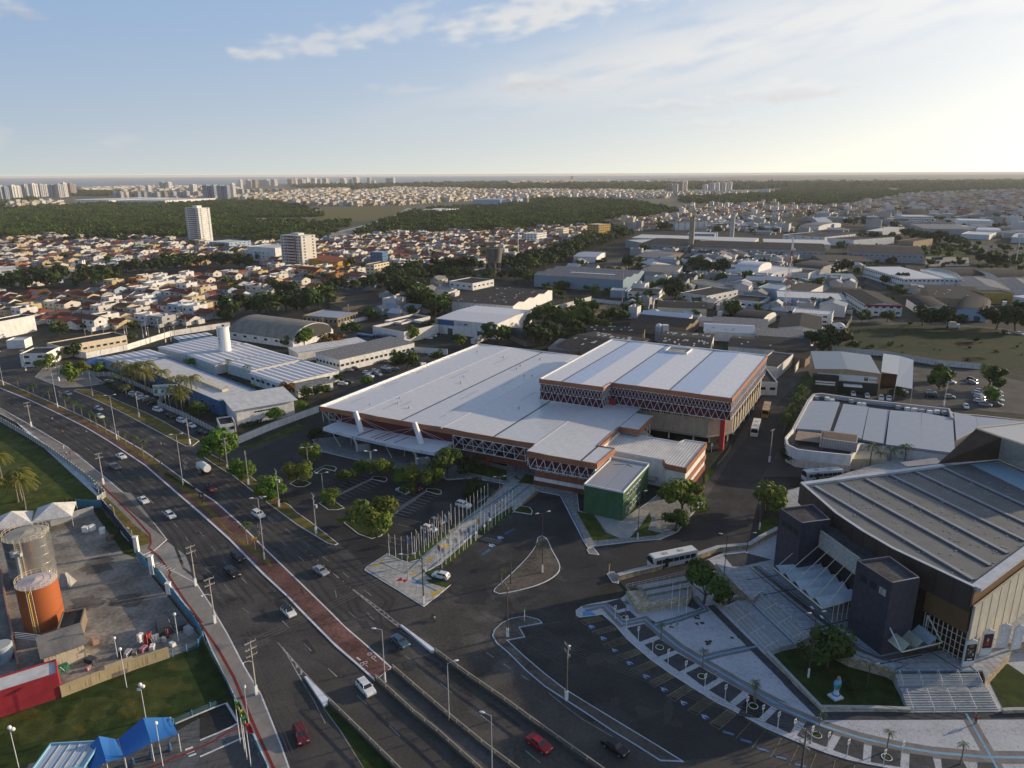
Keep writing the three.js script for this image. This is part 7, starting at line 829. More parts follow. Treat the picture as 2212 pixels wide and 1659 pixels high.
const fence=(label,s,l,h,gap,m,pm)=>{const p=SS(s,l),t=thing('fence',label,'fence',p[0]),q=p.map((v)=>[v[0]- p[0][0],v[1]- p[0][1]]),n=Math.floor(lineLen(q)/ gap);for(let i=0;i<=n;i++){const a=along(q,i*gap).p;mesh('post',box(0.16,h + 0.15,0.16,a[0],0,a[1]),pm,t);}if(m)mesh('panel',slabGeo(strip(q,0.06),0.1,h),m,t);else{const g=[];for(let y=0.3;y<=h;y +=0.5)for(let i=1;i<q.length;i++)g.push(bar([q[i - 1][0],y,q[i - 1][1]],[q[i][0],y,q[i][1]],0.03,4));const r=mesh('rails',join(g),pm,t);}};
const paleF=mat(0.30,0.33,0.30,'grain'),cyan=mat(0.09,0.27,0.38,'grain'),navy=mat(0.02,0.045,0.085,'grain');
fence('white metal fence before the blue walled offices','b1',[725,665,790,690,935,690,1150,780,1365,880,1310,935,1540,1035,1810,1175],2.1,2.5,mat(0.34,0.37,0.34,'ribs'),C.white);fence('pale fence with white posts along the palm lawn','b1',[-200,960,0,1065,200,1180,420,1320,600,1450,740,1560,880,1690,'c1',1015,235],1.9,2.3,paleF,C.white);fence('dark blue panel fence below the dry verge','c1',[1060,280,1150,390,1300,590,1400,715],2.6,3,navy,navy);fence('pale blue screen fence beside the white tents','c1',[800,285,960,290,1060,285],2.4,3,cyan,cyan);fence('bright blue sliding gate of the tank yard','c1',[1425,810,1500,900,1575,990],2.4,3,cyan,cyan);fence('bright blue fence along the tank yard, middle length','c1',[1605,990,1670,1060,1745,1150],2.4,3,cyan,cyan);fence('bright blue fence along the tank yard, longest length','c1',[1775,1200,1900,1360,2040,1540,2100,1640],2.4,3,cyan,cyan);fence('low pale blue fence beside the dark lawn','c5',[-10,250,70,400,190,620,280,790,380,1010,470,1200],1.1,3,mat(0.12,0.2,0.24,'grain'),cyan);fence('low blue fence at the bottom by the flags','c5',[520,1290,600,1480,700,1680],1.1,3,mat(0.10,0.2,0.26,'grain'),cyan);fence('thin blue fence between lawn and canopy plaza','c2',[1800,1215,1990,1130,2250,1020],1.2,3,mat(0.05,0.10,0.11),cyan);fence('curved blue fence around the scrap corner','c2',[2110,320,2050,420,1900,470,1780,510],1.6,2.5,null,cyan);fence('dark railing beside the tall hall pavement','b3',[1740,1465,1800,1390,1860,1300],2,2.5,null,C.darkSteel);
[['c1',1425,745,4],['c1',1585,975,4.6],['c1',1755,1180,2.6]].forEach(([s,x,y,h],i)=>{const t=thing('gate_pillar',`white gate pillar of the tank yard, ${ord(i)} from the back`,'pillar',S(s,x,y));mesh('shaft',box(0.9,h,0.9),C.whiteWall,t);mesh('cap',box(1.1,0.15,1.1,0,h,0),C.white,t);});
}
dryPatches('b1',[[150,1230,5],[420,1420,4],[600,1560,4],[100,1450,5],[300,1640,5]],0.035,mat(0.075,0.085,0.026,'grass'));dryPatches('c2',[[300,1250,5],[900,1050,4],[1300,900,4],[1700,800,4],[1900,600,3],[700,1300,4],[1500,1050,4]],0.036,mat(0.06,0.068,0.02,'grass'));dryPatches('c1',[[1000,900,4],[900,1300,4],[1300,1250,4],[1200,700,3]],0.036,mat(0.13,0.12,0.105,'dirt'));
{// tank yard and lawns on the left
pave('lawn',SS('b1',[-300,920,0,1080,420,1345,880,1720,'c1',1060,285,700,300,300,420,-300,520]),C.grass,0.03);pave('yard',SS('c1',[-100,600,980,340,1100,350,1420,810,1720,1180,2080,1640,'c2',2060,400,1760,510,1080,750,640,920,-200,1150,-300,-300]),C.yard,0.03);pave('yard_verge',SS('c1',[980,350,1070,320,1400,740,1410,810,1280,760,1180,620]),C.darkGrass,0.045);
pave('lawn',SS('c2',[-300,1250,0,1150,640,930,1080,760,1780,520,2110,330,2230,560,'c5',380,1040,250,960,0,1060,'c2',1800,1220,860,1480,300,1620,-300,1800]),C.darkGrass,0.03);pave('lawn_strip',SS('c5',[0,330,30,330,250,760,470,1210,430,1170,260,950,0,1040]),C.darkGrass,0.036);
pave('canopy_plaza',SS('c2',[300,1620,860,1480,1830,1280,'c5',280,980,480,1230,720,1750,'c2',900,1850,200,1850]),mat(0.12,0.125,0.13,'paving'),0.034);pave('dark_lot',SS('c5',[0,1080,265,1000,390,1190,0,1380]),C.darkAsphalt,0.05);pave('dark_lot',SS('c5',[0,1540,440,1350,480,1500,560,1750,0,1800]),mat(0.09,0.085,0.08,'weather'),0.05);struct('plaza_marking',[lineGeo(SS('c5',[0,1375,300,1250,395,1195]),0.35,0.06),lineGeo(SS('c5',[0,1545,440,1350]),0.35,0.06),...[0,1,2].map((i)=>lineGeo(SS('c2',[1920 + i*18,1475 + i*34,2000 + i*18,1445 + i*34]),0.4,0.06))],C.paint);struct('guide_line',lineGeo(SS('c2',[1500,1680,2000,1480,2212,1385,'c5',280,1290,545,1210]),0.4,0.063),mat(0.22,0.035,0.03,'grain'));struct('kerb_line',[lineGeo(SS('c2',[1820,1215,2212,1050,'c5',275,1000,390,1190]),0.4,0.3)],C.kerb);
const tank=(x,y,xl,xr,H,m,name,label,roofM)=>{const c=S('c1',x,y,H),r=dist(S('c1',xl,y,H),S('c1',xr,y,H))*0.405;const t=thing('storage_tank',label,'storage tank',c);mesh('shell',(()=>{const g=new THREE.CylinderGeometry(r,r,H,40,1,true);g.translate(0,H / 2,0);return flat(g);})(),m,t);mesh('roof',(()=>{const g=new THREE.ConeGeometry(r,0.7,40);g.translate(0,H + 0.35,0);return muv(g);})(),roofM,t);for(let i=0;i<5;i++)mesh('seam',(()=>{const g=new THREE.TorusGeometry(r + 0.005,0.03,4,40);g.rotateX(Math.PI / 2);g.translate(0,H*(i + 1)/ 5 - 0.06,0);return flat(g);})(),m,t);const n=24,g=[];for(let i=0;i<n;i++){const a=i / n*6.283,b=(i + 1)/ n*6.283;g.push(bar([Math.cos(a)*r,H,Math.sin(a)*r],[Math.cos(a)*r,H + 1,Math.sin(a)*r],0.04,4));for(const k of[0.5,1])g.push(bar([Math.cos(a)*r,H + k,Math.sin(a)*r],[Math.cos(b)*r,H + k,Math.sin(b)*r],0.04,4));}mesh('railing',join(g),C.creamWall,t);const la=[],A=1.35;for(const s of[-0.03,0.03])la.push(bar([Math.cos(A + s*4)*(r + 0.3),0.3,Math.sin(A + s*4)*(r + 0.3)],[Math.cos(A + s*4)*(r + 0.3),H + 1,Math.sin(A + s*4)*(r + 0.3)],0.05,4));for(let i=0;i<26;i++)la.push(bar([Math.cos(A - 0.12)*(r + 0.3),0.5 + i*H / 26,Math.sin(A - 0.12)*(r + 0.3)],[Math.cos(A + 0.12)*(r + 0.3),0.5 + i*H / 26,Math.sin(A + 0.12)*(r + 0.3)],0.035,4));mesh('ladder',join(la),C.creamWall,t);return[t,r];};
const[st]=tank(265,560,18,532,10.9,mat(0.62,0.60,0.55,'stain',{roughness:0.26,metalness:0.85}),'steel','tall shiny steel tank behind the orange tank',mat(0.36,0.33,0.26,'weather'));const[ot,r]=tank(375,1050,148,612,9.6,mat(0.38,0.105,0.03,'stain',{roughness:0.5}),'orange','orange tank with a pale stained top and ladder',mat(0.55,0.45,0.42,'weather'));mesh('pipe',join([bar([1,0,r + 0.6],[1,9,r + 0.6],0.1,6),bar([1,9,r + 0.6],[1,9.6,r - 0.3],0.1,6)]),C.yellowPaint,ot);
{const p=S('c1',190,780,9),t=thing('pump_unit','grey pump unit mounted high before the steel tank','pump',S('c1',210,960,4),0,null,0);mesh('stand',box(0.5,8,0.5),C.galv,t);mesh('drum',cyl(0.7,0.7,1.2,-0.6,8,0,12),C.galv,t);mesh('motor',box(1,0.8,0.8,0.6,8,0),C.galv,t);}
const tent=(label,l,h,ph,s='c1',m=mat(0.62,0.60,0.56,'grain'))=>{const{o,yaw,L,W}=frame(...SS(s,l,h)),t=thing('tent',label,'tent',o,yaw);const pos=[],c=[[0,h,0],[L,h,0],[L,h,W],[0,h,W]],k=[L / 2,h + ph,W / 2];for(let i=0;i<4;i++)pos.push(...c[i],...k,...c[(i + 1)% 4]);const g=new THREE.BufferGeometry();g.setAttribute('position',new THREE.Float32BufferAttribute(pos,3));g.computeVertexNormals();mesh('canopy',muv(g),m,t);mesh('valance',join([box(L,0.4,0.05,L / 2,h - 0.4,0),box(L,0.4,0.05,L / 2,h - 0.4,W),box(0.05,0.4,W,0,h - 0.4,W / 2),box(0.05,0.4,W,L,h - 0.4,W / 2)]),m,t);for(const[x,,z]of c)mesh('leg',cyl(0.06,0.06,h,x,0,z,6),C.whiteSteel,t);return t;};
tent('white peaked tent beside the bush, right one',['c1',330,440,742,372,690,238].slice(1),3.2,2.6);tent('white peaked tent behind the steel tank, middle',[-80,525,325,445,288,328],3.2,2.6);tent('white peaked tent cut by the photo left edge',[-480,610,-85,530,-110,420],3.2,2.6);tent('twin peaked white tent among the old sheds, left peak',[1115,880,1205,890,1215,850],5,3,'a3');tent('twin peaked white tent among the old sheds, right peak',[1207,890,1300,858,1250,848],5,3,'a3');tent('small blue and white tent at the end of the school wall',[660,590,845,585,740,535],3,1.8,'b1',mat(0.10,0.2,0.4));tent('small white tent beside the hipped dark roof',[640,280,740,285,740,255],4,2,'b4');
const wb=SS('c1',[-100,560,530,480,980,355]),bw=thing('boundary_wall','pale wall in front of the white tents','wall',wb[0]);mesh('wall',slabGeo(strip(wb.map((v)=>[v[0]- wb[0][0],v[1]- wb[0][1]]),0.3),0,2.4),C.greyWall,bw);
{const p=SS('c2',[640,925,1080,755,1370,645,1760,512]),t=thing('boundary_wall','stained yellowish wall above the dark lawn','wall',p[0]),q=p.map((v)=>[v[0]- p[0][0],v[1]- p[0][1]]);mesh('wall',slabGeo(strip(q,0.3),0,2.3),mat(0.44,0.35,0.20,'weather'),t);mesh('patch',slabGeo(strip([along(q,lineLen(q)*0.46).p,along(q,lineLen(q)*0.6).p].map((v)=>[v[0]+ 0.06,v[1]+ 0.17]),0.05),0,0.9),mat(0.22,0.17,0.14,'weather'),t);mesh('raised_part',slabGeo(strip([along(q,lineLen(q)*0.4).p,along(q,lineLen(q)*0.66).p],0.34),2.3,2.9),mat(0.46,0.38,0.26,'stain'),t);}
shed('red walled warehouse with white flat roof at the left edge',['c2',-300,980,600,690,566,548],4.6,'flat','p','r',{par:0.35});shed('grey roofed lean-to hut in the tank yard',['c2',450,517,870,375,812,180],3.4,'mono','h','c',{rh:0.3,name:'hut',cat:'hut'});shed('dark topped tank basin beside the orange tank',['c2',590,240,838,190,790,30],2.6,'flat','k','n',{name:'basin',cat:'basin',par:0.4});
{const p=SS('c1',[15,950,60,1250,110,1500,150,1690,'c2',130,320,200,640]),t=thing('pipe_wall','low pinkish wall with railings left of the orange tank','wall',p[0]),q=p.map((v)=>[v[0]- p[0][0],v[1]- p[0][1]]);mesh('wall',slabGeo(strip(q,0.35),0,1.3),mat(0.34,0.2,0.14,'weather'),t);for(let i=0;i<4;i++)mesh('rail',bar([q[3][0]+ 0.4,1.2 + i*0.4,q[3][1]],[q[3][0]+ 9,1.2 + i*0.4,q[3][1]+ 1.5],0.06,4),C.whiteSteel,t);}
{const t=thing('water_tank','small pale blue round tank at the left edge','tank',S('c2',40,540));mesh('shell',cyl(1.6,1.9,3.2,0,0,0,20),mat(0.28,0.36,0.42,'weather'),t);mesh('lid',cyl(1.85,1.7,0.2,0,3.2,0,20),mat(0.4,0.42,0.42),t);}
const r9=mulberry(77);const sc=[[1540,370,'red waste bin, upright in the scrap corner',C.red,1.3,2.2],[1615,355,'grey covered crate beside the red bin',C.galv,1.5,1.6],[1460,340,'white board leaning left of the red bin',C.white,1.2,1.6],[1740,310,'dark red sheet leaning in the scrap corner',mat(0.25,0.02,0.04),0.5,1.9],[1700,230,'tall dark metal rack at the back of the scrap',C.darkSteel,4.5,1.9],[1700,345,'small grey cabinet at the front of the scrap',C.galv,1,0.9],[1790,390,'white broken table frame by the curved fence',C.white,1.4,0.7],[1320,480,'grey panel stack against the wall, left',C.galv,2.0,0.7],[1400,470,'dusty board stack against the wall, middle',C.walk,1.6,0.6],[1490,440,'pink and white planks against the wall',mat(0.45,0.2,0.25),1.6,0.8],[1580,420,'white planks against the wall, right',C.white,1.5,0.7],[1260,500,'black box at the inner wall',C.black,1.3,0.9],[1860,220,'row of dark folding chairs behind the scrap',C.darkSteel,2.6,1.2],[1960,250,'tangle of pale poles by the blue fence',C.galv,2.2,1.1],[990,360,'heap of broken pink furniture near the hut',mat(0.4,0.26,0.2),1.7,1.0],[950,560,'dark scrap heap behind the stained wall',C.darkSteel,2.4,0.9],[650,650,'stack of green gas cylinders',mat(0.05,0.2,0.12),2.2,1.1],[915,640,'pink crate behind the stained wall',mat(0.5,0.25,0.27),0.9,0.7]];
for(const[x,y,l,m,w,h]of sc){const t=thing(l.includes('bin')?'waste_bin':l.includes('crate')||l.includes('box')||l.includes('cabinet')?'crate':'scrap_heap',l,l.includes('bin')?'bin':l.includes('crate')||l.includes('box')?'crate':'scrap',S('c2',x,y),r9()*3);mesh('body',frustum(-w / 2,w / 2,w*0.3,0,-w*0.44,w*0.46,w*0.25,h),m,t);for(let i=0;i<4;i++){const a=r9()*w - w / 2;mesh('slat',bar([a,h*0.2,w*0.33],[a +(r9()- 0.5)*w*0.6,h*1.12,w*0.24],0.05,4),i % 2?m:C.steel,t);}}
{const t=thing('covered_boat','grey tarpaulin covered load beside the orange tank','covered load',S('c1',690,1080));mesh('cover',frustum(-1.6,1.6,1.3,0,-0.6,0.3,0.3,2.9),mat(0.33,0.32,0.29,'stain'),t);mesh('ladder',join([bar([1.4,0,1.6],[0.9,2.4,0.8],0.06),bar([1.9,0,1.6],[1.4,2.4,0.8],0.06)]),C.galv,t);}
[[895,535,'white crate on the yard, left'],[955,520,'white crate on the yard, middle'],[1065,550,'tall white crate on the yard, right'],[1145,620,'stack of brown pallets in the yard']].forEach(([x,y,l],i)=>{const t=thing('crate',l,'crate',S('c1',x,y),i);const m=i===3?mat(0.16,0.12,0.09):C.whiteWall;mesh('body',box(1.5,i===3?1:1.3,1.2),m,t);mesh('lid',box(1.6,0.1,1.3,0,i===3?1:1.3,0),m,t);});
const sail=(label,l)=>{const[a,b,c,d]=SS('c2',l,3.6),t=thing('shade_sail',label,'canopy',a);const pos=[],n=8,P=(u,v)=>[mix(mix(a[0],b[0],u),mix(d[0],c[0],u),v)- a[0],3.4 + 1.9*(1 - Math.abs(2*u - 1))*(0.25 + 0.75*(1 - v))- 0.2*Math.sin(Math.PI*v),mix(mix(a[1],b[1],u),mix(d[1],c[1],u),v)- a[1]];for(let i=0;i<n;i++)for(let j=0;j<n;j++){const q=[P(i / n,j / n),P((i + 1)/ n,j / n),P((i + 1)/ n,(j + 1)/ n),P(i / n,(j + 1)/ n)];for(const k of[0,1,2,0,2,3])pos.push(...q[k]);}const g=new THREE.BufferGeometry();g.setAttribute('position',new THREE.Float32BufferAttribute(pos,3));g.computeVertexNormals();mesh('fabric',flat(g),mat(0.018,0.14,0.42,null,{roughness:0.6,side:THREE.DoubleSide}),t);for(const[u,v]of[[0,0],[1,0],[0,1],[1,1],[0.5,0.9]]){const p=P(u,v);mesh('post',cyl(0.08,0.07,p[1],p[0],0,p[2],6),C.whiteSteel,t);}};
sail('bright blue fabric canopy, right and larger of two',[1225,1345,1765,1120,1845,1295,1290,1540]);sail('bright blue fabric canopy, left of two at the bottom',[862,1492,1215,1350,1285,1540,930,1690]);
{const{o,yaw,L,W}=frame(...SS('c2',[330,1700,870,1670,808,1405],4)),t=thing('shelter','pale blue framed shelter roof at the bottom left corner','shelter',o,yaw);mesh('roof',box(L,0.12,W,L / 2,4,W / 2),mat(0.42,0.50,0.58,'ribs'),t);mesh('frame',join([box(L,0.3,0.2,L / 2,4.05,0),box(L,0.3,0.2,L / 2,4.05,W),box(0.2,0.3,W,0,4.05,W / 2),box(0.2,0.3,W,L,4.05,W / 2)]),mat(0.25,0.5,0.62),t);for(let i=1;i<5;i++)mesh('rafter',box(0.1,0.1,W,L*i / 5,4.13,W / 2),C.galv,t);for(const x of[0.2,L - 0.2])for(const z of[0.2,W - 0.2])mesh('post',cyl(0.1,0.1,4,x,0,z,6),C.whiteSteel,t);}
[[1380,1640],[1572,1560],[1765,1480]].forEach(([x,y],i)=>{const t=thing('statue',`small dark blue figure standing under the blue canopy, ${ord(i)} of three`,'statue',S('c2',x,y));mesh('base',cyl(0.4,0.35,0.25,0,0,0,10),C.darkSteel,t);mesh('figure',new THREE.LatheGeometry([[0.3,0.25],[0.22,0.7],[0.28,1.15],[0.1,1.4],[0.13,1.6],[0,1.75]].map((p)=>new THREE.Vector2(...p)),10),mat(0.06,0.14,0.26),t);});
}
// ---------- the industrial blocks behind and right of the centre ----------
pave('back_street',SS('b2',[1650,560,1440,470,1000,330,860,330,640,420,900,480,1420,500,1440,600]),C.oldAsphalt,0.014);pave('office_car_park',SS('b2',[820,650,1240,545,1440,500,1650,560,1200,760,760,850]),C.darkAsphalt,0.02);pave('bank_car_park',SS('b4',[440,800,1140,870,1300,600,1840,640,2300,760,2300,1010,1600,950,960,880,480,830]),C.oldAsphalt,0.02);pave('bare_lot',SS('b3',[720,100,950,75,1000,110,850,235,740,240]),C.soil,0.03);pave('scrub_field',SS('b4',[720,300,1290,245,2000,300,2400,360,2600,640,1840,620,1300,560,640,480]),mat(0.020,0.034,0.011,'grass'),0.03);dryPatches('b4',[[1300,420,14],[1600,450,14],[900,400,9],[1900,480,12],[1450,330,10]],0.05,mat(0.036,0.038,0.018,'grass'));pave('industrial_street',SS('a4',[720,1290,1300,1330,2300,1420,2300,1470,1300,1390,740,1340]),C.oldAsphalt,0.02);pave('paved_court',SS('a4',[880,1020,960,920,1210,920,1210,1050,1010,1070]),C.oldAsphalt,0.02);pave('grass_court',SS('a4',[960,925,1120,925,1110,970,950,965]),C.grass,0.03);pave('hazy_meadow',SS('a4',[1390,740,1600,720,1780,780,1760,810,1400,800]),C.grass,0.03);pave('hazy_highway',SS('a4',[1200,560,1290,560,1650,640,1800,700,2400,760,2400,860,2100,830,1700,740,1380,640]),C.oldAsphalt,0.02);pave('truck_yard',SS('a4',[1400,800,1750,810,1760,880,1390,880]),C.concrete,0.02);
